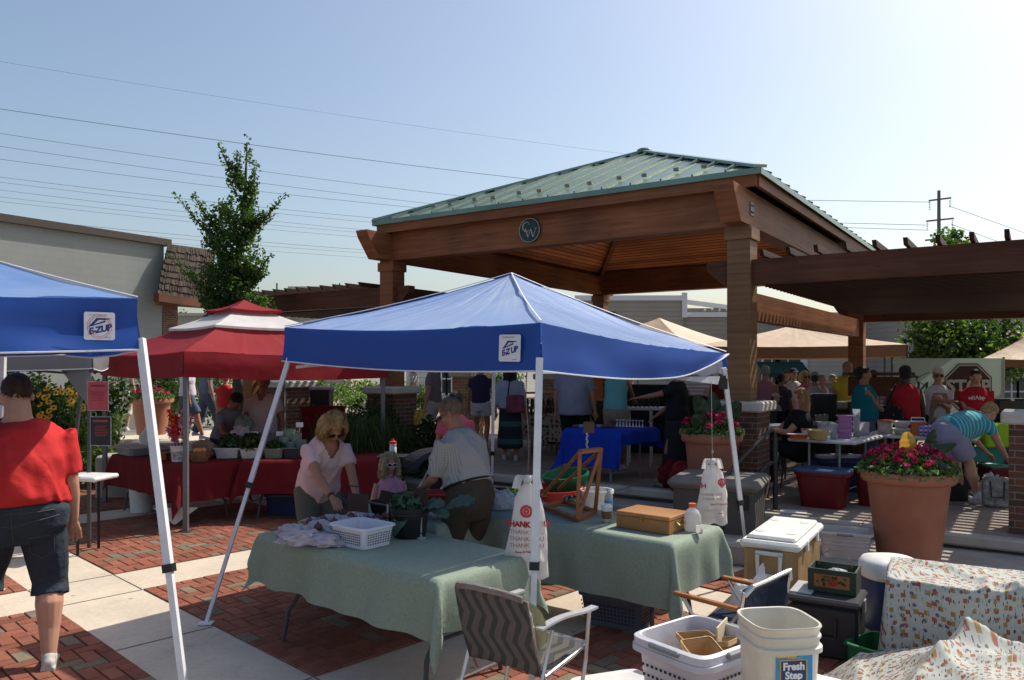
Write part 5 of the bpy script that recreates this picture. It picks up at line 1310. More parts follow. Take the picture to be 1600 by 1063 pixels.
tag(cloth('tablecloth', dam, L2+.02, .72, .735, .42, seed=4, loc=(c_[0], c_[1], 0), rz=rz_, drops=(.35, .36, .44, .3)), 'sage green damask cloth over the right-hand table with the wooden box', 'tablecloth', 'green tablecloths')
c_, rz_, L3 = tbl_frame((-1.42, 6.5, 0), (-.55, 5.74, 0), .6); T3c, T3r = V(c_), rz_
folding_table('small table standing between the girl and the near green table', c_, rz_, L3, .6, .72)
tag(cloth('tablecloth', dam, L3+.02, .62, .72, .3, seed=7, loc=(c_[0], c_[1], 0), rz=rz_), 'green cloth on the short table in front of the girl', 'tablecloth', 'green tablecloths')
def on(Tc, Tr, x, y): return (Tc.x+x*math.cos(Tr)-y*math.sin(Tr), Tc.y+x*math.sin(Tr)+y*math.cos(Tr))
# red tables
redc = fabric('red_cloth', (.15, .013, .017), var=.14, scale=4, trans=.05)
c_, rz_, LR = tbl_frame((-5.2, 10.2, 0), (-3.84, 9.0, 0), .76); RAc, RAr = V(c_), rz_
folding_table('folding table under the left half of the dark red cloths', c_, rz_, LR, .76, .735)
tag(cloth('tablecloth', redc, LR+.02, .78, .735, .46, seed=11, loc=(c_[0], c_[1], 0), rz=rz_, drops=(.3, .45, .42, .3)), 'dark red cloth with a drooping corner tip beside the grey gazebo leg', 'tablecloth', 'red tablecloths')
g = MB(); kx = V((-3.84, 9.0, 0)); g.grid(lambda u, w_: V(((u-.5)*.5*(1-w_*.95), -.1-.05*w_, .27-.18*w_)), 6, 6)
tag(g.build('table_liner', fabric('white_liner', (.6, .57, .53)), loc=(kx.x-.0, kx.y, 0), rz=R(5)), 'pale liner corner hanging below the dark red cloth', 'cloth')
c_, rz_, LB = tbl_frame((-3.28, 9.5, 0), (-1.62, 9.58, 0), .74); RBc, RBr = V(c_), rz_
folding_table('folding table under the right half of the dark red cloths', c_, rz_, LB, .74, .735)
tag(cloth('tablecloth', redc, LB+.02, .76, .735, .42, seed=13, loc=(c_[0], c_[1], 0), rz=rz_), 'dark red cloth behind the blonde woman, under the white vegetable bins', 'tablecloth', 'red tablecloths')
# white tables on the plaza
c_, rz_, Lw = tbl_frame((3.33, 9.45, 0), (3.93, 8.93, 0), 1.22); folding_table('white folding table holding the purple boxes and yellow bowl', (c_[0], c_[1], PLAT), rz_, Lw, 1.22, .74, style='s', leg_m=mat('grey_leg2', (.3, .3, .32), rough=.4)); W1c, W1r = V((c_[0], c_[1], PLAT+.74)), rz_
c_, rz_, Lw = tbl_frame((4.5, 9.95, 0), (5.5, 9.25, 0), .7); folding_table('white folding table holding the checked bag and white bowls', (c_[0], c_[1], PLAT), rz_, Lw, .7, .74, style='s', leg_m=mat('grey_leg2', (.3, .3, .32))); W2c, W2r = V((c_[0], c_[1], PLAT+.74)), rz_
# royal blue cloth table
c_, rz_, Lb = tbl_frame((.76, 11.1, 0), (1.46, 10.5, 0), .95); folding_table('table under the royal blue cloth in the shade', (c_[0], c_[1], PLAT), rz_, Lb, .95, .72, style='s', leg_m=mat('grey_leg2', (.3, .3, .32)))
royal = fabric('royal_cloth', (.015, .05, .42), trans=.1); tag(cloth('tablecloth', royal, Lb, .97, .72, .5, seed=17, loc=(c_[0], c_[1], PLAT), rz=rz_, drops=(.5, .2, .52, .3)), 'bright royal blue cloth on the table in front of the dark dressed woman', 'tablecloth'); BLc, BLr = V((c_[0], c_[1], PLAT+.725)), rz_
# print cloth table further back
c_, rz_, Lp = tbl_frame((at(812, 14.3), 14.3, 0), (at(882, 13.7), 13.7, 0), .8)
folding_table('table under the floral print cloth in the background', (c_[0], c_[1], PLAT), rz_, Lp, .8, .74, style='s')
flor = pattern_cloth('floral_cloth', (.38, .3, .22), [((.12, .03, .03), .3, 1, 1, 'EUCLIDEAN'), ((.05, .08, .04), .22, 1.3, 1, 'EUCLIDEAN')], 9, .05)
tag(cloth('tablecloth', flor, Lp, .82, .74, .5, seed=19, loc=(c_[0], c_[1], PLAT), rz=rz_), 'beige floral print cloth behind the hanging chain', 'tablecloth'); FPc, FPr = V((c_[0], c_[1], PLAT+.745)), rz_
# display shelf on legs
t_ = folding_table('white display shelf table with dark goods behind the royal blue table', (at(1000, 12.6), 12.6, PLAT), R(-14), .8, .45, zz(636, 12.6)-PLAT, style='s', leg_m=plastic_w, nm='display_table'); DSc = V((at(1000, 12.6), 12.6, zz(636, 12.6)))
# tray table at left
t_ = folding_table('small white topped table with dark legs beside the man in red', (at(138, 7.9), 7.9, 0), R(-12), .44, .36, zz(742, 7.9), style='s', leg_m=blk_m, nm='tray_table')
# ------------------------------------------------------------------ small things
def bin_(label, cat, loc, rz, lx, ly, h_, m_, taper=.86, wall=.006, lid=None, holes=False, name='storage_bin', group=None, lip=.018, handles=None, ribs=False, zb=0, ncol=14):
    t = thing(name, label, cat, loc, rz, group); pw = .28
    def sh(r_, z): return (r_, z)
    b_ = MB(); X, Y = lx/2, ly/2
    b_.lathe([(taper, .0), (taper+.01, .01), (.985, h_*.86), (1.0, h_*.88), (1+lip/X, h_*.9), (1+lip/X, h_*.98), (1.0, h_), (.97, h_*.99), (.95, h_*.9), (taper-.03, .02), (.001, .02)], n=48, sq=(X, Y), power=pw)
    if not holes: b_.build('tub', m_, t, auto=35)
    if holes: pass
    if ribs:
        r_ = MB()
        for q in range(4): r_.lathe([(taper+(1-taper)*q/4+.005, h_*(.2+.15*q)), (taper+(1-taper)*q/4+.03, h_*(.23+.15*q)), (taper+(1-taper)*q/4+.005, h_*(.26+.15*q))], n=48, sq=(X, Y), power=pw, cap0=False)
        r_.build('rib', m_, t)
    if holes:
        hm = mat('hole_shadow', (.05, .05, .05), rough=.9); hh = b_; b_.cur = 1
        for s_, half, axis in ((-1, X, 'x'), (1, X, 'x'), (-1, Y, 'y'), (1, Y, 'y')):
            n_ = ncol if axis == 'x' else int(ncol*Y/X)
            for i in range(n_):
                for q in range(5):
                    f = taper+(1-taper)*(.25+q*.11)/.88; z = h_*(.22+q*.115); pit = 1.5*half/(n_-1)
                    p = (i/(n_-1)-.5)*1.5*half*f
                    other = (Y if axis == 'x' else X)*f+.0035; sz = min(h_*.05, pit*.42)
                    if axis == 'x': hh.box((p, s_*other, z), (sz, .004, sz))
                    else: hh.box((s_*other, p, z), (.004, sz, sz))
    if holes: b_.build('tub', [m_, hm], t, auto=35)
    if lid:
        l_ = MB(); l_.lathe([(1.03, h_*.97), (1.05, h_*1.0), (1.04, h_*1.04), (.95, h_*1.05), (.9, h_*1.035), (.001, h_*1.035)], n=48, sq=(X*1.02, Y*1.02), power=pw, cap0=False); l_.build('lid', lid, t, auto=35)
    if handles:
        for s_ in (-1, 1): MB().box((0, s_*Y*1.06, h_*.93), (lx*.32, .03, .022), bev=.008).build('handle', handles, t)
    return t
def veg(label, loc, n, rx, ry, rz_, m_, size=.05, name='produce', cat='vegetables', group=None):
    b_ = MB()
    for _ in range(n):
        d = V((random.gauss(0, 1), random.gauss(0, 1), random.gauss(0, 1))).normalized()*random.random()**.4
        b_.cur = 1 if random.random() < .4 else 0; b_.leaf(V((d.x*rx, d.y*ry, rz_*(.5+d.z*.5))), size, (d.x, d.y, .6), .8)
    return tag(b_.build(name, m_, loc=loc), label, cat, group)
def crumple(label, loc, r_, m_, seed=0, name='plastic_bag', cat='plastic bag', sq=(1, 1, 1), amp=.35, rz=0, ears=True, group=None):
    b_ = MB(); nU, nV = 30, 18
    def fn(u, v_):
        a = u*2*PI; th = v_*PI; d = V((math.sin(th)*math.cos(a), math.sin(th)*math.sin(a), -math.cos(th)))
        k_ = 1+noise.noise(d*2.2+V((seed, 0, 0)))*amp+abs(noise.noise(d*5+V((0, seed, 0))))*amp*.7
        return V((d.x*r_*sq[0]*k_, d.y*r_*sq[1]*k_, max(0, r_*sq[2]*.8+d.z*r_*sq[2]*k_)))
    b_.grid(fn, nU, nV)
    if ears:
        for s_ in (-1, 1): b_.grid(lambda u, v_: V((s_*r_*(.35+.25*v_)+(u-.5)*r_*.5*(1-v_*.5), wr((u*3, v_*3, seed), 1, .05), r_*sq[2]*1.4+v_*r_*.6)), 5, 5)
    return tag(b_.build(name, m_, loc=loc, rz=rz, smooth=False), label, cat, group)
bagm = mat('thin_plastic', (.72, .73, .76), rough=.4, var=.08, trans=.45, bump=.5, bscale=25)
clearm = mat('clear_plastic', (.75, .74, .74), rough=.25, var=.05, trans=.5, alpha=.75)
Z1 = .742
# white perforated basket, dark tub with greens, onions in towels, price cards
p = on(T1c, T1r, .2, -.06); q = G(566, 858, Z1)
wb = bin_('white perforated plastic basket on the near green table', 'basket', (at(566, 5.05), 5.05, Z1), T1r+R(3), .35, .27, .135, mat('basket_white', (.68, .7, .78), rough=.4, var=.04), taper=.88, holes=True, name='white_basket', lip=.012)
sp = MB(); sp.tube([(0, 0, 0), (0, 0, .16)], .008, n=8); o = tag(sp.build('card_holder', clearm, loc=(at(560, 4.98), 4.98, Z1+.02)), 'clear stick standing in the white basket', 'card holder')
veg('few dark greens lying in the bottom of the white basket', (at(560, 5.06), 5.06, Z1+.02), 120, .1, .08, .05, [lf_dark, lf_dark], .04)
tub = thing('planter_tub', 'black ribbed plastic tub with greens on the near green table', 'tub', (at(640, 5.28), 5.28, Z1))
MB().lathe([(.105, 0), (.11, .01), (.125, .15), (.132, .155), (.13, .165), (.137, .17), (.138, .2), (.128, .2), (.12, .15), (.001, .1)], n=40).build('tub', mat('tub_black', (.012, .012, .014), rough=.45), tub, auto=40)
gm = leafmat('collard', (.03, .07, .045), (.09, .15, .1), .25)
veg('dark leafy greens filling the black tub', (at(640, 5.28), 5.28, Z1+.15), 260, .13, .13, .13, [gm, lf_dark], .075)
for i, (a, b_, w_) in enumerate((((612, 835), (648, 792), .07), ((695, 788), (650, 800), .07), ((742, 783), (690, 798), .08), ((700, 808), (665, 796), .07))):
    g = MB(); A, B_ = P(*a, 5.15), P(*b_, 5.22); ax = B_-A; sd_ = ax.cross(V((0, -.6, 1))).normalized()
    g.grid(lambda u, v_: A+ax*v_+sd_*(u-.5)*w_*(1.5*math.sin(PI*min(1, v_*.8+.18)))+V((0, 0, .03*math.sin(v_*PI)+.006*math.sin(v_*25+u*9))), 6, 14)
    tag(g.build('collard_leaf', mat('collard_flat', (.07, .12, .085), rough=.5, var=.3, scale=20, trans=.2), smooth=True), ['broad green leaf drooping over the white basket', 'green leaf lying across the black tub', 'green leaf reaching toward the man in grey', 'small green leaf over the tub rim'][i], 'leaf')
gifts = mat('printed_bag', (.62, .55, .62), rough=.45, var=.25, scale=9, trans=.35, var2=(.75, .72, .76), bump=.8, bscale=22)
ob = thing('cardboard_tray', 'cardboard tray hidden under crumpled plastic bags', 'box', (at(525, 5.45), 5.45, Z1), T1r); MB().box((0, 0, .03), (.42, .3, .06)).build('tray', mat('kraft', (.3, .18, .09), rough=.9), ob)
for i, (u, v_, r_, sx) in enumerate(((470, 835, .085, 1.5), (455, 822, .07, 1.4), (500, 822, .09, 1.3), (522, 808, .08, 1.3), (548, 815, .085, 1.3), (585, 816, .075, 1.3), (512, 838, .07, 1.5), (560, 800, .07, 1.4), (490, 808, .06, 1.4))):
    q = G(u, v_+8, Z1+.03); crumple('crumpled lilac and white plastic bag of onions, %s' % ['at the near left corner of the table', 'pink tinted at the far left', 'in the middle of the heap', 'behind the heap by the woman', 'behind the white basket', 'furthest right beside the price card', 'draped over the cardboard tray', 'under the price card', 'nearest the pink shirt'][i], (q.x, q.y, Z1), r_, gifts, seed=i*3.3, sq=(sx, 1, .55), amp=.5, ears=False, group='plastic bags on the near table')
onm = mat('onion', (.12, .05, .05), rough=.4, var=.4, scale=20)
for i, (u, v_) in enumerate(((484, 812), (505, 808), (522, 812), (532, 818), (548, 803), (497, 820), (575, 808), (590, 806), (560, 808), (602, 803))):
    q = G(u, v_+10, Z1+.05); b_ = MB(); b_.lathe([(.001, 0), (.022, .008), (.031, .025), (.022, .045), (.006, .055), (.004, .065)], n=14, cap0=False)
    tag(b_.build('onion', onm, loc=(q.x, q.y, Z1+.05), smooth=True), 'small brownish purple onion resting in the crumpled bags', 'onion', 'onions in the bags')
brown = mat('card_brown', (.035, .02, .017), rough=.7, var=.15)
for i, (u0, v0, u1, v1, d, lab, tl_) in enumerate(((541, 772, 578, 800, 5.25, 'large dark brown price card in front of the woman', 0), (594, 768, 617, 787, 5.6, 'narrow tilted brown price card in front of the girl', .25), (643, 765, 673, 789, 5.2, 'square brown price card above the black tub', .08))):
    c_ = thing('price_card', lab, 'sign', (at((u0+u1)/2, d), d, Z1), T1r+R((12, 50, 0)[i])); w_ = (u1-u0)*d/1220*1.1; h_ = (v1-v0)*d/1220; zc = zz((v0+v1)/2, d)-Z1
    MB().box((0, 0, zc), (w_, .004, h_), Matrix.Rotation(tl_, 3, 'Y')).build('card', brown, c_); MB().tube([(0, .004, zc-h_/2), (0, 0, .04), ], .006, n=8).build('clip_stem', clearm, c_); MB().lathe([(.03, 0), (.03, .006), (.008, .012), (.006, .03)], n=16).build('clip_base', clearm, c_)
# table 2: wooden box, cup, bottle, jug, wooden stand
Z2 = .742
oak = wood('box_oak', (.42, .2, .075), (.24, .1, .035), rough=.4); brass = mat('brass', (.5, .35, .12), rough=.3, metal=.9)
wbx = thing('wooden_case', 'flat honey coloured wooden case with brass latch', 'box', (1.0, 5.55, Z2), T2r)
MB().box((0, 0, .045), (.42, .3, .09), bev=.004).build('case_body', oak, wbx); MB().box((0, 0, .106), (.424, .304, .028), bev=.005).build('case_lid', wood('box_oak_lid', (.5, .26, .11), (.34, .16, .06), rough=.35), wbx)
MB().box((-.0, -.154, .085), (.022, .006, .045)).box((0, -.158, .075), (.014, .008, .014)).build('latch', brass, wbx)
MB().tube([(.214, -.05, .07), (.235, -.05, .055), (.238, 0, .05), (.235, .05, .055), (.214, .05, .07)], .004, n=6).box((.213, -.05, .072), (.006, .025, .025)).box((.213, .05, .072), (.006, .025, .025)).build('side_handle', brass, wbx)
cup = thing('paper_cup', 'white paper coffee cup with brown sleeve beside the wooden case', 'cup', (at(948, 5.75), 5.75, Z2))
MB().lathe([(.029, 0), (.04, .11)], n=24).build('cup', white_p, cup, smooth=True); MB().lathe([(.0335, .025), (.0405, .08), (.0395, .082), (.0325, .027)], n=24, cap0=False).build('sleeve', mat('sleeve_brown', (.2, .11, .05), rough=.8), cup, smooth=True); MB().lathe([(.042, .108), (.042, .118), (.037, .12), (.036, .13), (.001, .13)], n=24, cap0=False).build('lid', white_p, cup, auto=40)
btl = thing('water_bottle', 'clear water bottle with blue label behind the paper cup', 'bottle', (at(951, 6.0), 6.0, Z2))
MB().lathe([(.03, 0), (.032, .01), (.032, .13), (.026, .155), (.013, .175), (.013, .19)], n=20).build('bottle', clearm, btl, smooth=True); MB().lathe([(.0328, .06), (.0328, .115)], n=20, cap0=False).build('paper_label', mat('label_blue', (.1, .4, .65), rough=.4), btl); MB().lathe([(.015, .185), (.015, .205), (.001, .205)], n=14).build('cap', white_p, btl)
jug = thing('plastic_jug', 'small milky plastic jug with orange cap at the right end of the green table', 'jug', (at(1082, 5.45), 5.45, Z2))
MB().lathe([(.05, 0), (.055, .01), (.055, .11), (.04, .14), (.022, .155), (.02, .17)], n=20, power=.7).build('jug', mat('milky', (.7, .7, .7), rough=.35, trans=.5, alpha=.85), jug, smooth=True); MB().lathe([(.026, .165), (.026, .19), (.001, .19)], n=16).build('cap', mat('cap_orange', (.75, .13, .04), rough=.4), jug)
tag(MB().lathe([(.022, 0), (.026, .055), (.023, .055), (.02, .01), (.001, .01)], n=16).build('small_jar', clearm, loc=(at(1093, 5.35), 5.35, Z2), smooth=True), 'tiny clear jar beside the milky jug', 'jar')
st = thing('display_stand', 'slanted oak display stand holding a small sign', 'stand', (0, 0, 0)); ok2 = wood('oak_stand', (.42, .17, .055), (.25, .09, .03), rough=.45)
Q = {k_: P(*v_) for k_, v_ in dict(fl=(902, 806, 5.75), tl=(906, 706, 5.78), fr=(930, 795, 6.05), tr=(939, 702, 6.05), bl=(852, 798, 6.25), br=(882, 790, 6.5), lf=(850, 775, 6.1)).items()}
for k_ in ('fl', 'fr', 'bl', 'br'): Q[k_].z = Z2+.02
for a, b_, nm in (('fl', 'tl', 'upright'), ('fr', 'tr', 'upright'), ('tl', 'tr', 'top_rail'), ('fl', 'bl', 'base_rail'), ('fr', 'br', 'base_rail'), ('fl', 'fr', 'base_rail'), ('bl', 'br', 'base_rail'), ('fl', 'tr', 'brace')):
    dw = .028 if nm != 'brace' else .024; MB().beam(Q[a]+(V((0, 0, 0)) if nm != 'brace' else V((0, -.012, 0))), Q[b_]+(V((0, 0, 0)) if nm != 'brace' else V((0, -.012, 0))), dw, dw*1.1, (0, 1, .1)).build(nm, ok2, st)
MB().beam(Q['tl'], P(850, 772, 6.15), .022, .032, (0, 1, .1)).build('diagonal_rail', ok2, st); MB().beam(Q['tr'], Q['br']+V((-.05, 0, .1)), .022, .03, (0, 1, .1)).build('diagonal_rail', ok2, st)
sg_ = thing('small_sign', 'blank brown card on a beaded stem above the oak stand', 'sign', P(917, 704, 5.95)); h0 = zz(668, 5.95)-zz(704, 5.95)
bd = MB()
for i in range(9): bd.ell((.004*math.sin(i*2), 0, .01+i*h0/12), (.009, .009, .008), n=8, m=6)
bd.build('beaded_stem', clearm, sg_); MB().box((.015, 0, h0-.0), (.085, .004, .085)).build('card', mat('card_tan', (.12, .07, .045), rough=.8), sg_)
crumple('crumpled white plastic bag on the green table left of the hanging bag', (at(785, 6.25), 6.25, Z2), .085, bagm, 3.3, sq=(1.3, 1, .9), group='white plastic bags'); 
crumple('small white plastic bag beyond the black tub', (at(683, 5.95), 5.95, Z2), .06, bagm, 8.1, sq=(1.3, 1, .7), group='white plastic bags')
pl = thing('plate_of_cabbage', 'white bowl of pale cut cabbage in front of the girl', 'bowl', (at(632, 6.1), 6.1, .73)); MB().lathe([(.05, 0), (.1, .04), (.098, .045), (.045, .01), (.001, .01)], n=24).build('bowl', white_p, pl, smooth=True)
v_ = MB(); [v_.leaf((random.uniform(-.07, .07), random.uniform(-.07, .07), .04+random.random()*.03), .04) for _ in range(120)]; v_.build('cabbage', leafmat('pale_green', (.3, .4, .15), (.5, .55, .3)), pl)
MB_ = bin_('shallow black tub in front of the girl behind the near tub', 'tub', (at(622, 5.9), 5.9, .73), T3r, .38, .3, .14, mat('tub_black', (.012, .012, .014)), name='black_tub')
bg2 = thing('handbag', 'dark handbag the blonde woman is reaching into', 'handbag', (at(552, 5.95), 5.95, .735), R(-30)); MB().box((0, 0, .07), (.24, .12, .14), bev=.03).build('bag_body', mat('bag_black', (.015, .014, .018), rough=.5), bg2); MB().tube([(-.08, 0, .13), (-.05, 0, .24), (.06, 0, .24), (.1, 0, .13)], .006, n=6).build('strap', mat('bag_black', (.015, .014, .018)), bg2)
# red and green tubs, white bucket behind table 2
redt = mat('tub_red', (.42, .025, .02), rough=.45); grnt = mat('tub_green', (.01, .14, .05), rough=.45)
tq = thing('round_tub', 'large red tub behind the oak stand', 'tub', (at(862, 7.3), 7.3, .25)); MB().lathe([(.2, 0), (.26, .2), (.29, .42), (.31, .44), (.31, .5), (.29, .5), (.24, .2), (.001, .1)], n=36).build('tub', redt, tq, auto=40)
tq = thing('round_tub', 'green tub stacked crookedly behind the red tub', 'tub', (at(888, 7.6), 7.6, .55)); MB().lathe([(.14, 0), (.2, .22), (.23, .27), (.23, .3), (.21, .3), (.14, .05), (.001, .05)], n=36).build('tub', grnt, tq, auto=40); tq.rotation_euler = (R(6), R(-6), 0)
tag(MB().box((0, 0, .14), (.7, .5, .28), bev=.02).build('crate', blk, loc=(at(870, 7.45), 7.45, 0), rz=R(-30)), 'black crate carrying the red and green tubs', 'crate')
bk = thing('white_bucket', 'white bucket with a bag in it behind the oak stand', 'bucket', (at(932, 7.2), 7.2, .35)); MB().lathe([(.13, 0), (.15, .36), (.16, .37), (.16, .4), (.145, .4), (.12, .05), (.001, .05)], n=30).build('bucket', plastic_w, bk, auto=40)
tag(MB().box((0, 0, .17), (.4, .4, .34), bev=.02).build('crate', blk, loc=(at(932, 7.2), 7.2, 0)), 'dark crate under the white bucket', 'crate')
veg('small blossoms lying beside the red tub', (at(893, 6.5), 6.5, Z2), 120, .1, .08, .07, [leafmat('petal_lilac', (.3, .3, .4), (.5, .5, .6)), lf_dark], .03, 'blossom_bunch', 'flowers')
veg('pale lettuce heads in the dark box by the red tub', (at(800, 7.0), 7.0, .72), 160, .2, .12, .06, [leafmat('pale_green', (.3, .4, .15), (.5, .55, .3)), lf_mid], .05)
bin_('dark brown produce box behind the bag on the green table', 'box', (at(795, 7.0), 7.0, .5), T2r, .6, .35, .26, mat('box_maroon', (.05, .015, .015), rough=.6), name='produce_box', taper=.95)
tag(MB().box((0, 0, .25), (.6, .4, .5), bev=.02).build('crate', blk, loc=(at(795, 7.02), 7.02, 0), rz=T2r), 'dark crate under the brown produce box', 'crate')
# hanging thank-you bags
redink = mat('red_ink', (.65, .05, .07), rough=.5); pinkink = mat('pink_ink', (.68, .3, .34), rough=.5)
def thankbag(label, u, v0, v1, d, wtop, wbot, yaw, cordv, txt, rzl=0):
    h_ = (v1-v0)*d/1220; t = thing('hanging_bag', label, 'plastic bag', P(u, v0, d), yaw)
    m_ = mat('bag_white', (.72, .72, .73), rough=.45, var=.05, trans=.42, tcol=(.85, .82, .78), bump=.35, bscale=9)
    b_ = MB(); k_ = 34
    def prof(v_): return (wtop*.12+(wtop-wtop*.12)*min(1, v_/.16)**.8) if v_ < .16 else wtop+(wbot-wtop)*((v_-.16)/.84)**.8
    def off(u_, v_, s_): 
        x = (u_-.5)*2; ww = prof(v_); th = .045*math.sin(PI*min(1, v_*1.05+.02))*math.sqrt(max(0, 1-x*x))
        return V((x*ww/2+.02*v_*math.sin(v_*5), s_*th+wr((x*2, v_*5, s_), 1, .02), -v_*h_+.012*math.sin(x*7)*v_*v_))
    for s_ in (-1, 1): b_.grid(lambda u_, v_: off(u_, v_, s_), 20, k_)
    b_.ell((0, 0, .012), (.03, .02, .028), n=10, m=8)
    for s_ in (-1, 1): b_.grid(lambda u_, v_: V((s_*(.02+.05*v_)+(u_-.5)*.05, .01*math.sin(u_*6), .02+.03*math.sin(v_*3)-.07*v_*v_)), 5, 6)
    b_.build('bag_body', m_, t, smooth=True)
    M0 = Matrix.Rotation(R(90), 4, 'X')
    def tx(s_, sz, x, z, bold=.0, sp_=1.0):
        me = text(s_, sz, redink if bold > 0 else pinkink, t, M0 @ Matrix.Translation((x, z, 0)), bold=bold, space=sp_)
        for vv in me.data.vertices:
            c = vv.co; vn = min(.99, max(0.02, -c.z/h_)); ww = prof(vn); xx = max(-.98, min(.98, c.x/(ww/2))); o = off(xx/2+.5, vn, -1); c.y = o.y-.004
    for s_, sz, x, z, b_ in txt: tx(s_, sz*h_, x*h_, -z*h_, b_*h_)
    rr = MB()
    for rad in (.052, .04): rr.tube([(rzl*h_+math.cos(a)*rad*h_*1.15, -.05, -.3*h_+math.sin(a)*rad*h_*1.15) for a in [i*PI/14 for i in range(28)]], .0035*h_*2, n=5, closed=True)
    rr.tube([(rzl*h_+math.cos(a)*.02*h_, -.05, -.3*h_+math.sin(a)*.024*h_) for a in [i*PI/6 for i in range(12)]], .012*h_, n=5, closed=True)
    rr.box((.1*h_, -.048, -.92*h_+.06), (.09*h_, .002, .012*h_)); rr.build('printed_seal', redink, t)
    c_ = MB(); zt_ = zz(cordv, d)-zz(v0, d); return t, c_, zt_
t, c_, zt_ = thankbag('large white carrier bag printed THANK YOU hanging beside the front canopy leg', 824, 752, 902, 4.74, .15, .3, R(-8), 588, [('THANK YOU', .078, .0, .44, .0045), ('THANK YOU', .062, .0, .52, .0), ('THANK YOU', .062, .0, .59, .0), ('THANK YOU', .062, .0, .66, .0), ('Have A Nice Day', .035, .0, .73, .001)], .0)
n_ = 60
for i in range(n_): c_.ell((.008*math.sin(i*.1), 0, .03+i*zt_/n_), (.0048, .0048, .0052), n=6, m=4)
c_.build('bead_chain', mat('chain_brown', (.16, .11, .08), rough=.5), t)
t, c_, zt_ = thankbag('smaller white carrier bag with faint red print hanging near the right canopy leg', 1113, 724, 820, 6.35, .17, .3, R(8), 596, [('TH', .1, -.2, .36, .003), ('U', .1, .14, .36, .003), ('THANK YOU', .06, -.04, .5, 0), ('THANK YOU', .06, -.02, .57, 0), ('Have A Nice Day', .045, .1, .66, .001), ('THIS BAG IS NOT A TOY', .03, 0, .76, 0)], .12)
c_.tube([(0, 0, .02), (-.01, 0, zt_)], .003, n=5); c_.ell((0, 0, .09), (.01, .01, .015)); c_.build('cord', mat('cord_grey', (.35, .3, .26), rough=.7), t)

# ------------------------------------------------------------------ right foreground
gy = mat('grip_grey', (.25, .26, .27), rough=.5)
# tan and white chest cooler
cl = thing('chest_cooler', 'large tan chest cooler with white lid and white side handle', 'cooler', (0, 0, 0)); CA, CB = V((1.77, 6.02, 0)), V((2.13, 5.8, 0)); dv = CB-CA; dv.normalize(); dn_ = V((-dv.y, dv.x, 0)); wd, ln = .42, .95
cc_ = CA+dv*wd/2+dn_*ln/2; cl.location = (cc_.x, cc_.y, 0); cl.rotation_euler = (0, 0, math.atan2(dv.y, dv.x)); tanp = mat('cooler_tan', (.33, .22, .1), rough=.5, var=.2, scale=7, bump=.1, bscale=60)
MB().box((0, 0, .3), (wd-.02, ln-.02, .44), bev=.03).build('cooler_body', tanp, cl)
MB().box((0, 0, .53), (wd+.03, ln+.03, .06), bev=.02).box((0, 0, .572), (wd-.05, ln-.08, .035), bev=.015).build('lid', mat('lid_white', (.76, .75, .71), rough=.4, var=.12, scale=10, bump=.1, bscale=50), cl)
for sx in (-.12, .12):
    for sy in (-.25, .25): MB().lathe([(.045, 0), (.04, .004), (.001, .001)], (sx, sy, .59), n=20, cap0=False).build('lid_recess', mat('recess_grey', (.6, .6, .58)), cl)
for pts in [[(-.1, -ln/2-.012, .47), (.1, -ln/2-.012, .47)], [(-.085, -ln/2-.03, .46), (-.08, -ln/2-.035, .31), (.08, -ln/2-.035, .31), (.085, -ln/2-.03, .46)]]: MB().tube(pts, .016, n=4).build('handle', mat('lid_white', (.78, .77, .74)), cl)
for sy in (-.2, .2): MB().box((wd/2+.012, sy, .5), (.02, .05, .08), bev=.005).build('latch', mat('lid_white', (.78, .77, .74)), cl)
for sx in (-1, 1): MB().tube([(sx*(wd/2-.08), -ln/2+.1, .09), (sx*(wd/2), -ln/2+.1, .09)], .09, n=20).build('wheel', blk, cl)
MB().box((0, ln/2-.1, .045), (wd-.1, .08, .09)).build('rear_foot', blk, cl)
crumple('white shopping bag with red print sagging from the cooler handle', (at(1180, 5.55), 5.55, .12), .14, bagm, 5, sq=(1.2, .6, .9), ears=False, group='white plastic bags')
g = MB(); g.grid(lambda u, v_: P(1192, 880, 5.58).lerp(P(1165+u*40, 925, 5.5), v_)+V((wr((u*4, v_*4, 2), 1, .02), 0, 0)), 8, 8); tag(g.build('bag_neck', bagm), 'gathered neck of the shopping bag tied on the cooler handle', 'plastic bag')
# clear tub on the step
bin_('empty translucent tub with white rim on the lower step beside the big planter', 'tub', (at(1321, 7.2), 7.2, .14), PA+R(10), .44, .33, .24, mat('frosted', (.75, .71, .69), rough=.35, trans=.35), name='clear_tub', ribs=True, handles=gy)
# red tote with blue lid and friends
redp = mat('tote_red', (.16, .008, .01), rough=.4); bluel = mat('lid_blue', (.05, .1, .22), rough=.4); bluet = mat('tote_navy', (.02, .035, .1), rough=.45)
rt_ = bin_('dark red tote with blue lid on the plaza edge', 'tote', (at(1287, 8.95), 8.95, PLAT), PA+R(2), .56, .42, .41, redp, lid=bluel, name='storage_tote', taper=.8)
bin_('red tote half hidden behind the large flower planter', 'tote', (at(1375, 9.0), 9.0, PLAT), PA, .5, .4, .42, redp, lid=grnt, name='storage_tote', taper=.82)
bin_('long navy tote under the white table behind the red one', 'tote', (at(1322, 10.1), 10.1, PLAT), R(0), .85, .5, .42, bluet, lid=bluet, name='storage_tote', taper=.85)
bin_('navy tote in shadow left of the bending person', 'tote', (at(1475, 10.4), 10.4, PLAT), R(-10), .7, .5, .4, bluet, lid=bluet, name='storage_tote', taper=.85)
tag(MB().box((0, 0, .002), (.28, .2, .003)).build('paper_sheet', white_p, loc=(at(1240, 8.6), 8.6, PLAT), rz=R(-20)), 'sheet of paper lying at the foot of the red tote', 'paper')
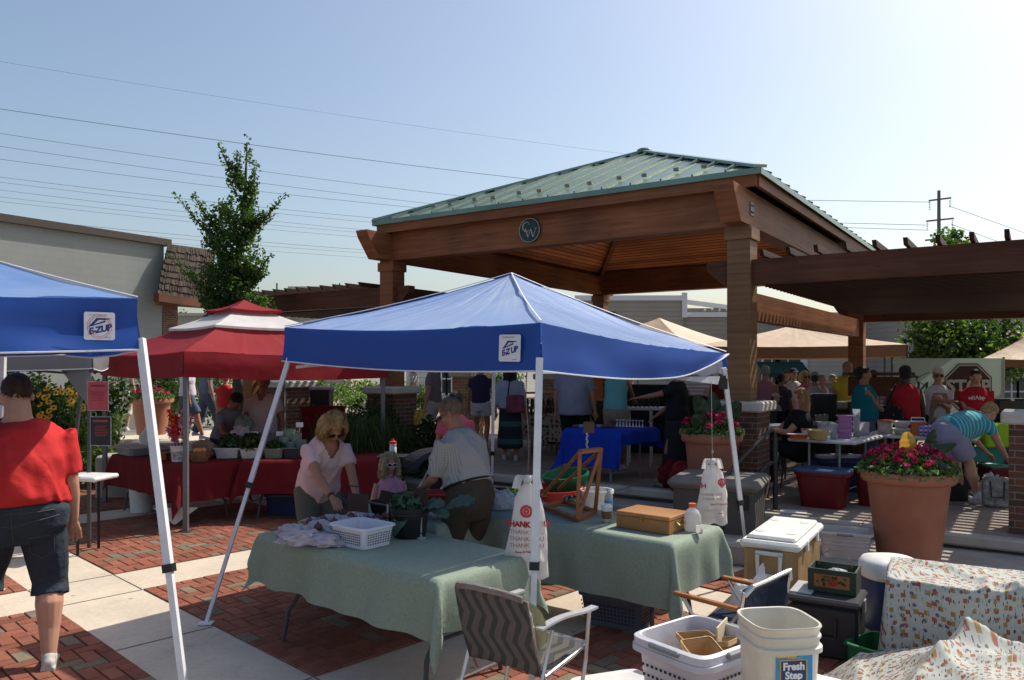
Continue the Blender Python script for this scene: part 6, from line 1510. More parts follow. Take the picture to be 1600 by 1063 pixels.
# drink cooler blue and white
dc = thing('drink_cooler', 'blue drink cooler with rounded white lid beside the patterned cloth', 'cooler', (at(1390, 5.65), 5.65, 0)); MB().lathe([(.17, 0), (.18, .02), (.185, .38), (.001, .38)], n=40, power=.75).build('cooler_body', mat('cooler_navy', (.025, .045, .14), rough=.45), dc, auto=40)
MB().lathe([(.19, .37), (.197, .4), (.195, .46), (.17, .5), (.001, .505)], n=40, power=.75).build('lid', mat('lid_white', (.78, .77, .74)), dc, smooth=True)
# floral crate on black cooler
bc = thing('chest_cooler', 'black chest cooler with grey lid edge under the flowered crate', 'cooler', (at(1293, 5.2), 5.2, 0), T2r+R(8)); MB().box((0, 0, .17), (.42, .36, .34), bev=.02).build('cooler_body', mat('cooler_black', (.02, .022, .025), rough=.5), bc)
MB().box((0, 0, .365), (.45, .39, .045), bev=.015).build('lid', mat('lid_dark', (.04, .042, .045), rough=.4), bc); MB().box((-.15, .02, .39), (.14, .3, .012), bev=.004).build('grey_insert', mat('grey_insert', (.4, .41, .42), rough=.5), bc); MB().tube([(-.08, -.2, .27), (-.08, -.21, .15), (.08, -.21, .15), (.08, -.2, .27)], .01, n=5).build('handle', blk, bc); MB().box((.226, 0, .33), (.015, .07, .08)).build('latch', gy, bc)
fc = thing('painted_crate', 'small green wooden crate with painted tomato panel and wire handle', 'crate', (at(1304, 5.25), 5.25, .393), T2r+R(8)); gw = mat('crate_green', (.03, .05, .03), rough=.7, var=.3)
L_, W_, Hh = .3, .22, .15
for a, s_ in (((0, -W_/2, Hh/2), (L_, .012, Hh)), ((0, W_/2, Hh/2), (L_, .012, Hh)), ((-L_/2+.006, 0, Hh/2+.001), (.012, W_-.015, Hh)), ((L_/2-.006, 0, Hh/2+.001), (.012, W_-.015, Hh))): MB().box(a, s_).build('side_board', gw, fc)
MB().box((0, 0, .008), (L_-.03, W_-.03, .012)).build('bottom', mat('crate_inside', (.14, .06, .03), rough=.8), fc); MB().box((0, -W_/2-.007, Hh*.5), (.22, .003, .085)).build('painted_panel', mat('panel_orange', (.33, .12, .05), rough=.7, var=.3), fc)
g = MB(); g.ell((.01, -W_/2-.009, Hh*.48), (.03, .004, .028)); g.build('painted_tomato', mat('tomato', (.45, .03, .02)), fc); g = MB(); [g.leaf((random.uniform(-.09, .09), -W_/2-.0105, Hh*.5+random.uniform(-.02, .03)), .03, (0, -3, 0)) for _ in range(16)]; g.build('painted_leaves', lf_mid, fc)
MB().tube([(-.1, 0, Hh), (-.09, 0, Hh+.06), (-.03, 0, Hh+.11), (.04, 0, Hh+.11), (.1, 0, Hh+.05), (.11, 0, Hh)], .003, n=6).build('wire_handle', mat('wire_brass', (.3, .2, .12), metal=.6, rough=.4), fc)
crumple('crumpled plastic inside the painted crate', (at(1308, 5.26), 5.26, .41), .065, bagm, 2.2, sq=(1.3, .9, .9), ears=False, group='white plastic bags')
bin_('green mesh crate half hidden by the patterned cloth', 'crate', (at(1368, 4.9), 4.9, .0), T2r+R(75), .34, .22, .17, mat('crate_green2', (.01, .16, .05), rough=.5), name='green_crate', taper=.95)
# laundry baskets
lw_ = mat('laundry_white', (.72, .71, .76), rough=.4, var=.09, scale=9, bump=.06, bscale=25, trans=.15)
lb = bin_('pair of nested white laundry baskets with grey grips holding wooden punnets', 'basket', (.99, 4.12, .02), R(38)+PI/2, .46, .52, .46, lw_, name='laundry_basket', holes=True, taper=.84, lip=.02, ncol=12)
MB().lathe([(.99, .375), (1.07, .38), (1.07, .41), (.99, .415)], n=48, sq=(.24, .27), power=.28, cap0=False).build('inner_rim', lw_, lb, auto=35)
MB().box((0, .285, .44), (.2, .03, .03), bev=.01).build('grip', gy, lb); MB().box((-.257, .0, .44), (.03, .22, .035), bev=.01).build('grip', gy, lb); MB().box((0, -.285, .44), (.2, .03, .03), bev=.01).build('grip', gy, lb)
MB().box((0, 0, .14), (.34, .38, .26)).build('liner_fill', mat('fill_wood', (.3, .2, .11), rough=.9), lb)
pun = wood('punnet_wood', (.6, .4, .2), (.4, .24, .1), rough=.7, scale=2)
for i, (x, y, z, r3, s_) in enumerate(((.96, 4.02, .34, (R(20), 0, R(20)), 1), (1.09, 4.13, .32, (R(-6), R(10), R(60)), 1.1), (1.0, 4.22, .31, (0, 0, R(10)), 1))):
    b_ = MB(); q = .075*s_; b_.lathe([(.75, 0), (1.0, .12), (.95, .12), (.7, .005), (.001, .005)], n=32, sq=(q*1.2, q), power=.2); b_.lathe([(1.0, .1), (1.06, .1), (1.06, .125), (1.0, .125)], n=32, sq=(q*1.2, q), power=.2, cap0=False)
    o = tag(b_.build('wooden_punnet', pun, loc=(x, y, z)), ['pale wooden berry punnet tipped on its side, nearest in the laundry basket', 'wooden berry punnet standing at the right in the laundry basket', 'wooden berry punnet at the back of the laundry basket'][i], 'punnet', 'berry punnets in the laundry basket'); o.rotation_euler = r3
tag(MB().box((0, 0, 0), (.2, .008, .2)).build('cream_card', mat('card_cream', (.6, .5, .33), rough=.8), loc=(1.14, 4.24, .4), rz=R(60)), 'cream cardboard flap standing in the laundry basket', 'cardboard')
# low white table and litter bucket
wt = thing('low_table', 'low white table top under the square bucket', 'table', (1.45, 3.3, -.06), R(-38)+PI/2*0); MB().box((0, 0, .485), (.9, .62, .03), bev=.012).build('tabletop', white_p, wt)
for sx in (-1, 1):
    for sy in (-1, 1): MB().tube([(sx*.38, sy*.25, .47), (sx*.38, sy*.25, 0)], .016, n=8).build('leg', steel_w, wt)
bk = thing('square_bucket', 'empty square cream bucket with a blue litter brand label', 'bucket', (at(1216, 3.3), 3.3, .44), R(8)); crm = mat('bucket_cream', (.74, .71, .62), rough=.4, var=.09, scale=9, bump=.06, bscale=25, trans=.18, tcol=(.8, .7, .5))
MB().lathe([(.118, 0), (.124, .01), (.137, .28), (.15, .285), (.15, .305), (.14, .31), (.14, .335), (.146, .34), (.146, .35), (.14, .355), (.142, .375), (.148, .385), (.146, .392), (.138, .39), (.132, .3), (.115, .02), (.001, .02)], n=64, power=.5).build('bucket', crm, bk, auto=30)
def face(y0=-.133): return Matrix.Translation((0, y0, 0)) @ Matrix.Rotation(R(90), 4, 'X') @ Matrix.Rotation(0, 4, 'X')
lb_ = MB(); lb_.box((0, -.1365, 0.200), (.155, .004, .2)); lo = lb_.build('paper_label', mat('label_cyan', (.03, .32, .62), rough=.35, var=.25, scale=10), bk)
MB().box((-.035, -.1395, 0.288), (.085, .002, .025)).box((.01, -.1392, 0.298), (.13, .0015, .006)).build('yellow_band', mat('label_yellow', (.85, .48, .03), rough=.4), lo)
MB().box((-.005, -.1395, 0.210), (.116, .002, .11)).build('yellow_frame', mat('label_yellow', (.85, .48, .03)), lo); MB().box((-.005, -.1408, 0.210), (.108, .002, .102)).build('navy_panel', mat('label_navy', (.015, .05, .16), rough=.4), lo)
wh_ = mat('ink_white', (.85, .85, .83), rough=.4)
text('Fresh', .042, wh_, lo, Matrix.Translation((-.005, -.1425, 0.238)) @ Matrix.Rotation(R(90), 4, 'X'), bold=.0016); text('Step', .042, wh_, lo, Matrix.Translation((-.005, -.1425, 0.202)) @ Matrix.Rotation(R(90), 4, 'X'), bold=.0016)
text('2 IN 1 FREE', .011, mat('fine_print', (.2, .22, .3)), lo, Matrix.Translation((-.035, -.1412, 0.288)) @ Matrix.Rotation(R(90), 4, 'X')); text('COMPLETE', .009, wh_, lo, Matrix.Translation((.0, -.1412, 0.272)) @ Matrix.Rotation(R(90), 4, 'X'), space=1.6)
bin_('white plastic box lid lying on the bricks behind the lawn chair', 'box', (at(962, 4.35), 4.35, 0), R(20), .42, .3, .12, plastic_w, lid=plastic_w, name='white_box')
# gray laundry basket under table 2
gb = bin_('blue grey laundry basket on the bricks under the green table', 'basket', (at(968, 5.75), 5.75, 0), T2r+R(8), .5, .36, .24, mat('basket_grey', (.1, .12, .17), rough=.5), name='laundry_basket', holes=True, taper=.86)
crumple('red and white packaging inside the blue grey basket', (at(965, 5.75), 5.75, .06), .13, mat('packaging', (.35, .1, .12), rough=.6, var=.6, scale=18, var2=(.6, .55, .55)), 6, sq=(1.3, .9, .8), ears=False, name='packaging', cat='packaging')
# lawn chair seen from behind
webm = mat('webbing', (.3, .25, .22), rough=.9, var=.2, bump=.9, bscale=120)
def web_mat():
    m, nt, N, L = base_mat('zigzag_web'); b = principled(m); b.inputs['Roughness'].default_value = .9
    tc = N.new('ShaderNodeTexCoord'); sp = N.new('ShaderNodeSeparateXYZ'); L.new(tc.outputs['UV'], sp.inputs[0])
    def M(op, a, b_=None, c=None):
        n = N.new('ShaderNodeMath'); n.operation = op
        for i, q in enumerate((a, b_, c)):
            if q is None: continue
            if isinstance(q, (int, float)): n.inputs[i].default_value = q
            else: L.new(q, n.inputs[i])
        return n.outputs[0]
    tri = M('PINGPONG', sp.outputs['Y'], .11); s_ = M('ADD', M('MULTIPLY', tri, .55), sp.outputs['X']); fr = M('FRACT', M('MULTIPLY', s_, 1/.085)); k_ = M('LESS_THAN', fr, .45)
    w1_ = M('SINE', M('MULTIPLY', sp.outputs['X'], 700)); w2_ = M('SINE', M('MULTIPLY', sp.outputs['Y'], 700)); wv = M('MULTIPLY', w1_, w2_)
    mx = N.new('ShaderNodeMix'); mx.data_type = 'RGBA'; mx.inputs['A'].default_value = (.24, .2, .18, 1); mx.inputs['B'].default_value = (.1, .11, .1, 1); L.new(k_, mx.inputs['Factor'])
    sc_ = N.new('ShaderNodeVectorMath'); sc_.operation = 'SCALE'; L.new(mx.outputs['Result'], sc_.inputs[0]); L.new(M('MULTIPLY_ADD', wv, .35, .9), sc_.inputs['Scale']); L.new(sc_.outputs[0], b.inputs['Base Color'])
    bp = N.new('ShaderNodeBump'); bp.inputs['Strength'].default_value = .9; bp.inputs['Distance'].default_value = .004; L.new(wv, bp.inputs['Height']); L.new(bp.outputs[0], b.inputs['Normal']); return m
zig = web_mat()
lc_ = thing('lawn_chair', 'folding aluminium lawn chair with zigzag woven back, seen from behind', 'chair', (-.06, 3.98, 0), R(-38.5))
HW = .255
bt0, bt1 = V((0, -.07, .79)), V((0, .06, .37))   # back top, bottom
MB().tube([(-HW, .1, .3), (-HW, .02, .45), (-HW, -.06, .72), (-HW+.05, -.085, .8), (HW-.05, -.085, .8), (HW, -.06, .72), (HW, .02, .45), (HW, .1, .3)], .0125, n=10).build('back_frame', alu, lc_)
g = MB(); g.grid(lambda u, v_: V(((u-.5)*.53, 0, 0))+bt0.lerp(bt1, v_)+V((0, -.02-.012*math.sin(PI*v_)+ .003*math.sin(u*60), .012*math.sin(PI*u))), 30, 20); o = g.build('woven_back', zig, lc_, smooth=True, solid=.012)
MB().tube([(-.24, -.095, .8), (-.1, -.1, .812), (.1, -.1, .812), (.24, -.095, .8)], .02, n=8).build('woven_roll', webm, lc_)
MB().tube([(-HW, .08, .36), (-HW, .5, .42), (HW, .5, .42), (HW, .08, .36)], .0125, n=10).build('seat_frame', alu, lc_)
g = MB(); g.grid(lambda u, v_: V(((u-.5)*.52, .08+.44*v_, .37+.05*v_-.03*math.sin(PI*v_)+.01)), 24, 20); g.build('woven_seat', zig, lc_, smooth=True, solid=.012)
for sx in (-1, 1):
    x = sx*(HW+.02)
    MB().tube([(x, .5, .62), (x, .46, .35), (x, .36, .02)], .0125, n=10).build('leg', alu, lc_); MB().tube([(x, .12, .6), (x, .0, .3), (x, -.14, .02)], .0125, n=10).build('leg', alu, lc_)
    MB().grid(lambda u, v_: V((x+(u-.5)*.05, .0+.56*v_, .635+.012*math.sin(v_*5))), 4, 10).build('armrest', mat('arm_alu', (.6, .6, .6), rough=.4, metal=.5), lc_, solid=.012)
    MB().tube([(x, -.14, .02), (x, .36, .02)], .0125, n=10).build('floor_rail', alu, lc_)
MB().tube([(-HW-.02, .36, .012), (HW+.02, .36, .012)], .0125, n=8).build('floor_rail', alu, lc_)
g = MB(); g.lathe([(.001, 0), (.12, .01), (.13, .02), (.001, .03)], n=24, cap0=False); g.xf(Matrix.Translation((.14, .05, .57)) @ Matrix.Rotation(R(80), 4, 'X')); tag(g.build('straw_hat_brim', mat('straw', (.45, .42, .22), rough=.8), loc=(-.06, 3.98, 0), rz=R(-38.5)), 'pale round object leaning in the lawn chair behind the woven back', 'hat')
lc_.scale = (.9, .9, .95)
# director chair
dc2 = thing('folding_chair', 'navy fabric folding chair with aluminium top tube and wooden arms', 'chair', (1.49, 4.55, 0), math.atan2(.34, .38)); nv = fabric('navy_canvas', (.018, .025, .045)); w2 = .25
MB().tube([(-w2, 0, .6), (-w2+.05, -.02, .645), (0, 0, .64), (w2-.03, 0, .655), (w2, 0, .66), (w2+.01, 0, .6)], .016, n=10).build('back_tube', alu, dc2)
g = MB(); g.grid(lambda u, v_: V(((u-.5)*.5, .01+.03*math.sin(PI*u), .63-.34*v_)), 12, 8); g.build('canvas_back', nv, dc2, smooth=True, solid=.006)
g = MB(); g.grid(lambda u, v_: V(((u-.5)*.5, .03+.42*v_, .34-.03*math.sin(PI*u))), 12, 8); g.build('canvas_seat', nv, dc2, smooth=True, solid=.006)
for sx in (-1, 1):
    MB().box((sx*.26, .24, .52), (.04, .46, .022), bev=.005).build('armrest', ok2, dc2); MB().tube([(sx*.25, 0, .62), (sx*.25, .02, .5), (sx*.25, .42, .02)], .011, n=8).build('leg', alu, dc2); MB().tube([(sx*.25, .42, .51), (sx*.25, .04, .02)], .011, n=8).build('leg', alu, dc2)
# patterned cloth over stacked boxes
pc = pattern_cloth('kitchen_print', (.52, .53, .48), [((.36, .22, .05), .2, 1, 1.0, 'CHEBYCHEV'), ((.12, .12, .17), .17, 1.1, 1, 'EUCLIDEAN'), ((.38, .1, .05), .17, .9, 1.0, 'CHEBYCHEV'), ((.1, .03, .02), .11, .85, 2.8, 'CHEBYCHEV'), ((.3, .38, .37), .16, 1.15, 2.4, 'CHEBYCHEV'), ((.62, .63, .58), .07, 1, 1, 'CHEBYCHEV')], 17, .22)
def ridge(x, y, a, b_, h_, wd):
    """height of a cloth fold running from a to b"""
    ax, ay = a; dx, dy = b_[0]-ax, b_[1]-ay; L2 = dx*dx+dy*dy; t_ = max(0, min(1, ((x-ax)*dx+(y-ay)*dy)/L2)); d = math.hypot(x-ax-dx*t_, y-ay-dy*t_)
    return h_*.7*(1-.5*t_)*max(0, 1-d/wd)**1.6
def heap(name, label, x0, x1, y0, y1, hfn, nx, ny, seed, loc, rz, folds, fine=.007):
    b_ = MB(); uv = []
    for j_ in range(ny+1):
        for i in range(nx+1):
            x = x0+(x1-x0)*i/nx; y = y0+(y1-y0)*j_/ny
            wx = x+noise.noise(V((x*2.6, y*2.6, seed)))*.05; wy = y+noise.noise(V((x*2.6, y*2.6, seed+5)))*.05
            z = hfn(wx, wy); k_ = min(1, max(0, z)/.25)
            z += sum(ridge(wx, wy, *f) for f in folds)*k_
            z += (fine*noise.noise(V((x*9, y*9, seed)))+fine*.15*noise.noise(V((x*24, y*24, seed))))*k_
            b_.v.append((x, y, max(.01, z))); uv.append((x+.15*noise.noise(V((x*1.5, y*1.5, 4))), y-z*1.05))
    for j_ in range(ny):
        for i in range(nx): a = j_*(nx+1)+i; b_.addf((a, a+1, a+nx+2, a+nx+1))
    o = b_.build(name, pc, smooth=True, loc=loc, rz=rz); o.data.uv_layers[0].data.foreach_set('uv', [c for lp in o.data.loops for c in uv[lp.vertex_index]]); tag(o, label, 'cloth', 'patterned cloths over the goods'); return o
def sm(x, a, b_): t_ = max(0, min(1, (x-a)/(b_-a))); return t_*t_*(3-2*t_)
def lin(x, a, b_): return max(0, min(1, (x-a)/(b_-a)))
heap('draped_cloth', 'kitchen print cloth over the tall stack behind, pale top in sun', -.1, 1.9, -.14, .85, lambda x, y: .585*lin(x, -.06, .0)*lin(y, -.1, .0)*(1-sm(y, .62, .85)), 150, 90, 2.5, (2.3, 4.78, 0), R(-28),
     [((.0, .05), (.5, .5), .05, .09), ((.75, .02), (.3, .35), .05, .08), ((.7, .05), (1.2, .45), .05, .1), ((1.0, .0), (.9, .5), .035, .06), ((.15, .5), (.6, .2), .04, .07), ((.5, -.08), (.55, .2), .05, .06)], .006)
heap('draped_cloth', 'kitchen print cloth spread low in the near right corner', -.3, 2.0, -1.0, .6, lambda x, y: max(0, .17*lin(x, -.3, -.1)+.27*lin(x, -.05, .5)*(1-.35*lin(y, .1, .6))-.12*lin(-y, .25, 1.0)), 150, 110, 6.1, (1.9, 4.12, 0), R(-28),
     [((.42, .28), (.1, -.55), .16, .2), ((.42, .28), (1.1, .1), .12, .16), ((.2, .3), (.45, -.3), .08, .12), ((.9, -.3), (.2, -.45), .1, .14), ((1.2, .35), (.6, .0), .13, .15), ((-.1, -.1), (.5, -.7), .09, .12), ((.7, -.6), (1.3, -.2), .08, .14)], .009)
# handrails
hr_ = thing('handrail', 'black double handrail curving down the stairs in front of the brick pillar', 'handrail', (0, 0, 0)); pA = P(1207, 668, 9.0)
for dz in (0, .36):
    a = V((2.95, 8.75, 1.17-dz)); MB().tube([a+V((0, 0, -.12)), a+V((-.01, -.01, -.03)), a+V((-.05, -.04, 0)), a+V((-.14, -.1, -.04)), a+V((-.8, -.58, -.52)), a+V((-.95, -.7, -.62))], .021, n=10).build('rail', blk_m, hr_)
MB().tube([(2.95, 8.75, PLAT), (2.95, 8.75, 1.08)], .028, n=10).build('rail_post', blk_m, hr_)
hr2 = thing('stair_post', 'black square post standing at the right end of the green table', 'post', (at(1126, 6.9), 6.9, 0)); MB().box((0, 0, .38), (.05, .05, .76)).build('post_shaft', blk_m, hr2); MB().box((0, 0, .01), (.12, .12, .02)).build('base_plate', blk_m, hr2)
tag(MB().lathe([(.02, 0), (.03, .16), (.028, .16), (.018, .01), (.001, .01)], n=16).build('drinking_glass', clearm, loc=(at(1212, 8.8), 8.8, .75)), 'clear plastic cup balanced beside the rail post', 'cup')
# ------------------------------------------------------------------ produce on the red tables
sage = mat('bin_sage', (.2, .24, .17), rough=.5); zr = .742
def rtab(u, d): return (at(u, d), d, zr)
bin_('white ribbed bin leftmost of the two on the red cloth', 'bin', rtab(357, 9.75), R(6), .3, .24, .13, plastic_w, name='produce_bin', taper=.85, ribs=True, group='produce bins'); bin_('white ribbed bin behind the slanted white leg', 'bin', rtab(394, 9.75), R(6), .27, .24, .13, plastic_w, name='produce_bin', taper=.85, ribs=True, group='produce bins')
bin_('sage green bin of squash on the red cloth', 'bin', rtab(430, 9.75), R(4), .25, .22, .12, sage, name='produce_bin', taper=.85, group='produce bins'); bin_('dark bin of cabbages beside the pink shirt', 'bin', rtab(460, 9.75), R(4), .25, .24, .13, mat('bin_dark', (.04, .04, .045)), name='produce_bin', taper=.85, group='produce bins')
veg('dark green leafy heap spilling from the left white bin', (at(360, 9.75), 9.75, zr+.09), 420, .15, .13, .2, [lf_dark, gm], .07, group='greens in the bins'); veg('leafy greens hanging over the second white bin', (at(392, 9.7), 9.7, zr+.08), 420, .15, .13, .22, [lf_dark, lf_mid], .07, group='greens in the bins')
veg('green squash and leaves in the sage bin', (at(430, 9.75), 9.75, zr+.08), 240, .12, .11, .13, [lf_dark, lf_mid], .05, group='greens in the bins')
cabm = mat('cabbage_blue', (.16, .24, .22), rough=.5, var=.3, scale=14)
for i, (u, v_) in enumerate(((446, 690), (462, 686), (455, 698), (470, 696), (452, 680))):
    q = P(u, v_, 9.8); b_ = MB()
    for k_ in range(9):
        a = k_*2.4; b_.grid(lambda s_, t_: V((math.cos(a+(s_-.5)*1.6)*(.045+.035*t_), math.sin(a+(s_-.5)*1.6)*(.045+.035*t_), -.06+.13*t_-.04*(s_-.5)**2)), 6, 5)
    b_.ell((0, 0, 0), (.065, .065, .06)); tag(b_.build('cabbage', cabm, loc=q, smooth=True), 'blue green cabbage head piled in the dark bin', 'cabbage', 'cabbages by the pink shirt')
for i, (u, v_) in enumerate(((398, 678), (437, 678), (468, 664))):
    q = P(u, v_, 9.9); c_ = thing('price_sign', ['white price sign standing in the leafy greens', 'white price sign over the squash bin', 'tall white price sign beside the red chair'][i], 'sign', (q.x, q.y, zr)); MB().box((0, 0, q.z-zr), (.09, .004, .06)).build('card', white_p, c_); MB().tube([(0, .003, q.z-zr), (0, 0, 0)], .004, n=5).build('stick', white_p, c_)
bkt = thing('bucket', 'white bucket with printed wrap holding the gladioli', 'bucket', rtab(279, 9.35)); MB().lathe([(.075, 0), (.09, .17), (.097, .175), (.097, .19), (.085, .19), (.07, .05), (.001, .05)], n=28).build('bucket', plastic_w, bkt, auto=40); MB().lathe([(.079, .03), (.088, .13)], n=28, cap0=False).build('printed_wrap', mat('wrap_print', (.25, .25, .15), rough=.5, var=.9, scale=30, var2=(.7, .7, .65)), bkt); MB().tube([(-.09, 0, .17), (-.07, -.07, .12), (0, -.1, .1), (.07, -.07, .12), (.09, 0, .17)], .003, n=5).build('wire_handle', alu, bkt)
for i, (u0, u1, v1, c1_, nm) in enumerate(((276, 264, 640, (.75, .06, .02), 'orange red'), (280, 275, 648, (.7, .05, .03), 'coral red'), (283, 288, 640, (.7, .25, .38), 'pink'), (281, 300, 648, (.72, .3, .42), 'pale pink'), (279, 262, 668, (.65, .2, .35), 'rosy'))):
    a = P(u0, 700, 9.35); b_ = P(u1, v1, 9.35); t = thing('gladiolus', '%s gladiolus spike standing in the printed bucket' % nm, 'flower', a, 0, 'gladioli in the bucket')
    dlt = b_-a; MB().tube([(0, 0, -.08), dlt*.5, dlt], .006, n=5).build('stem', lf_mid, t); m_ = MB()
    for k_ in range(100): f = random.uniform(.3, 1); m_.leaf(dlt*f+V((random.gauss(0, .022), random.gauss(0, .022), 0)), .045*(1.25-f*.6), None, .9)
    m_.build('florets', mat('floret_%d' % i, c1_, rough=.6, trans=.35, var=.2, scale=30), t)
bin_('orange brown plastic pot on the red table', 'pot', rtab(254, 9.5), 0, .17, .15, .1, mat('pot_orange', (.3, .1, .03), rough=.4, trans=.2), name='square_pot'); bs = thing('basket_of_fruit', 'brown basket with glowing orange fruit beside the bucket', 'basket', rtab(312, 9.35)); MB().lathe([(.09, 0), (.13, .12), (.12, .12), (.08, .01), (.001, .01)], n=24).build('basket', mat('wicker', (.2, .11, .05), rough=.8, var=.4, scale=40), bs)
for i in range(6): MB().ell((.05*math.cos(i), .05*math.sin(i), .13), (.032, .032, .03)).build('fruit', mat('peach', (.8, .3, .12), rough=.5, var=.3), bs)
crumple('brown paper bag standing behind the fruit basket', (at(318, 9.7), 9.7, zr), .11, mat('paper_brown', (.3, .2, .14), rough=.9), 4, name='paper_bag', cat='paper bag', sq=(1.2, .8, 1.1), ears=False, group=None)
crumple('crinkled brown paper bag near the seated person', (at(336, 9.9), 9.9, zr), .1, mat('paper_brown', (.3, .2, .14)), 7, name='paper_bag', cat='paper bag', sq=(1.3, .8, .8), ears=False)
bin_('shallow clear plastic tray at the left end of the red table', 'tray', (at(210, 10.1), 10.1, zr), RAr, .5, .32, .1, mat('frosted_dark', (.35, .37, .38), rough=.3, trans=.4, alpha=.8), name='clear_tray', lid=clearm)
tag(MB().box((0, 0, .14), (.42, .3, .28), bev=.01).build('printed_box', mat('box_printed', (.33, .3, .26), rough=.8, var=.5, scale=9), loc=(at(255, 11.0), 11.0, .5), rz=R(8)), 'grey printed carton behind the orange pot', 'carton')
jg = thing('milk_jug', 'white plastic jug behind the slanted white leg', 'jug', (at(230, 11.2), 11.2, .72)); MB().lathe([(.09, 0), (.1, .02), (.1, .16), (.06, .22), (.03, .26), (.03, .28)], n=20, power=.7).build('jug', plastic_w, jg, smooth=True)
tag(MB().box((0, 0, .3), (1.6, .5, .6), bev=.02).build('bench', conc2, loc=(at(250, 11.4), 11.4, 0), rz=R(10)), 'pale stone ledge behind the red table end', 'bench')
tw = thing('bucket', 'white bucket standing on the bricks under the red table', 'bucket', (at(221, 10.1), 10.1, 0)); MB().lathe([(.13, 0), (.15, .33), (.16, .34), (.16, .36), (.14, .36), (.12, .05), (.001, .05)], n=28).build('bucket', plastic_w, tw, auto=40)
bin_('navy crate under the red table near the blonde woman', 'crate', (at(450, 9.9), 9.9, 0), 0, .5, .35, .28, bluet, name='storage_bin'); bin_('dark blue crate next to it under the red cloth', 'crate', (at(510, 10.0), 10.0, 0), 0, .45, .35, .3, mat('crate_teal', (.01, .05, .12), rough=.5), name='storage_bin')
bin_('blue tub standing behind the blonde woman, right of the red cloth', 'tub', (at(562, 9.8), 9.8, .45), 0, .4, .3, .26, bluet, name='storage_bin'); tag(MB().box((0, 0, .22), (.45, .35, .44)).build('crate', blk, loc=(at(562, 9.8), 9.8, 0)), 'dark crate under the blue tub behind the blonde woman', 'crate')
# posters on the grey canopy pole
for u, v0, v1, c1_, lab, ttl, tc_ in ((153, 597, 641, (.5, .07, .09), 'red notice in a plastic sleeve hung on the grey canopy pole', 'FRESH', (.2, .02, .03)), (157, 652, 696, (.018, .02, .03), 'black notice in a plastic sleeve hung below the red one', 'WHAT A DEAL', (.5, .05, .05))):
    d = 7.9; t = thing('notice', lab, 'poster', P(u, (v0+v1)/2, d), R(-6)); h_ = (v1-v0)*d/1220; w_ = 33*d/1220
    MB().box((0, .003, 0), (w_+.012, .002, h_+.012)).build('plastic_sleeve', mat('sleeve', (.45, .47, .5), rough=.2), t); MB().box((0, 0, 0), (w_, .003, h_)).build('sheet', mat('sheet_'+ttl[:3], c1_, rough=.35, var=.25, scale=9), t)
    M_ = Matrix.Rotation(R(90), 4, 'X'); ink = mat('ink_'+ttl[:3], tc_, rough=.5)
    g = MB(); [g.box((random.uniform(-.01, .01), -.0022, h_*.18-k_*.016), (w_*random.uniform(.5, .7), .0006, .004)) for k_ in range(7)]; g.build('printed_lines', ink, t)
    MB().box((0, -.0022, h_*.36), (w_*.72, .0006, .018)).build('printed_title', ink, t)
# things on the plaza tables
def onW(Tc, Tr, x, y): q = on(Tc, Tr, x, y); return (q[0], q[1], Tc.z+.002)
lil = mat('lilac_plastic', (.45, .2, .42), rough=.4, trans=.2)
for i in range(4):
    q = P(1320, 683-i*9, 9.35); q.z = W1c.z+.004+i*.068; bin_('lilac plastic food box, %s of the stack of four' % ['lowest', 'second from the bottom', 'third from the bottom', 'topmost'][i], 'food box', (q.x, q.y, q.z), R(-20), .16, .13, .064, lil, name='food_box', taper=.9, lid=lil, group='lilac food boxes')
yb = thing('mixing_bowl', 'yellow plastic bowl with orange inside on the white table', 'bowl', (at(1278, 9.2), 9.2, W1c.z)); MB().lathe([(.09, 0), (.1, .01), (.125, .1), (.13, .105), (.13, .115), (.12, .11), (.09, .02), (.001, .02)], n=32).build('bowl', mat('bowl_yellow', (.55, .38, .14), rough=.45), yb, smooth=True)
bin_('flat orange and white lunch box at the table corner', 'food box', (at(1247, 9.35), 9.35, W1c.z), R(-12), .22, .16, .05, mat('box_orange', (.62, .08, .02), rough=.4), name='lunch_box', lid=plastic_w); rb = thing('mixing_bowl', 'small white bowl with orange lid behind the lunch box', 'bowl', (at(1262, 9.6), 9.6, W1c.z)); MB().lathe([(.05, 0), (.08, .08), (.001, .085)], n=24).build('bowl', plastic_w, rb, smooth=True); MB().lathe([(.082, .08), (.08, .09), (.001, .1)], n=24).build('lid', mat('box_orange', (.62, .08, .02)), rb)
jm = mat('jar_clear', (.6, .6, .68), rough=.15, trans=.5, alpha=.6)
for i, (u, d, h_, r_, lab) in enumerate(((1338, 9.5, .34, .04, 'tall clear stacked cups on the white table corner'), (1345, 9.65, .17, .05, 'clear square canister beside the tall cups'), (1301, 9.75, .15, .05, 'clear jar behind the yellow bowl'), (1352, 9.75, .16, .045, 'clear canister right of the tall stacked cups'), (1302, 9.2, .09, .03, 'small glass jar right of the yellow bowl'), (1285, 9.95, .14, .06, 'clear tub behind the bowl with papers'))):
    tag(MB().lathe([(r_*.85, 0), (r_, h_), (r_*.92, h_), (r_*.8, .01), (.001, .01)], n=20, power=.7).build('canister', jm, loc=(at(u, d), d, W1c.z), smooth=True), lab, 'canister', 'clear canisters')
bin_('green lidded box at the back of the white table', 'food box', (at(1315, 10.1), 10.1, W1c.z), 0, .25, .16, .1, jm, name='food_box', lid=mat('lid_mint', (.03, .3, .18), rough=.4)); bin_('mint lidded box behind the tall cups', 'food box', (at(1288, 10.3), 10.3, W1c.z), 0, .2, .16, .12, jm, name='food_box', lid=mat('lid_mint', (.03, .3, .18)))
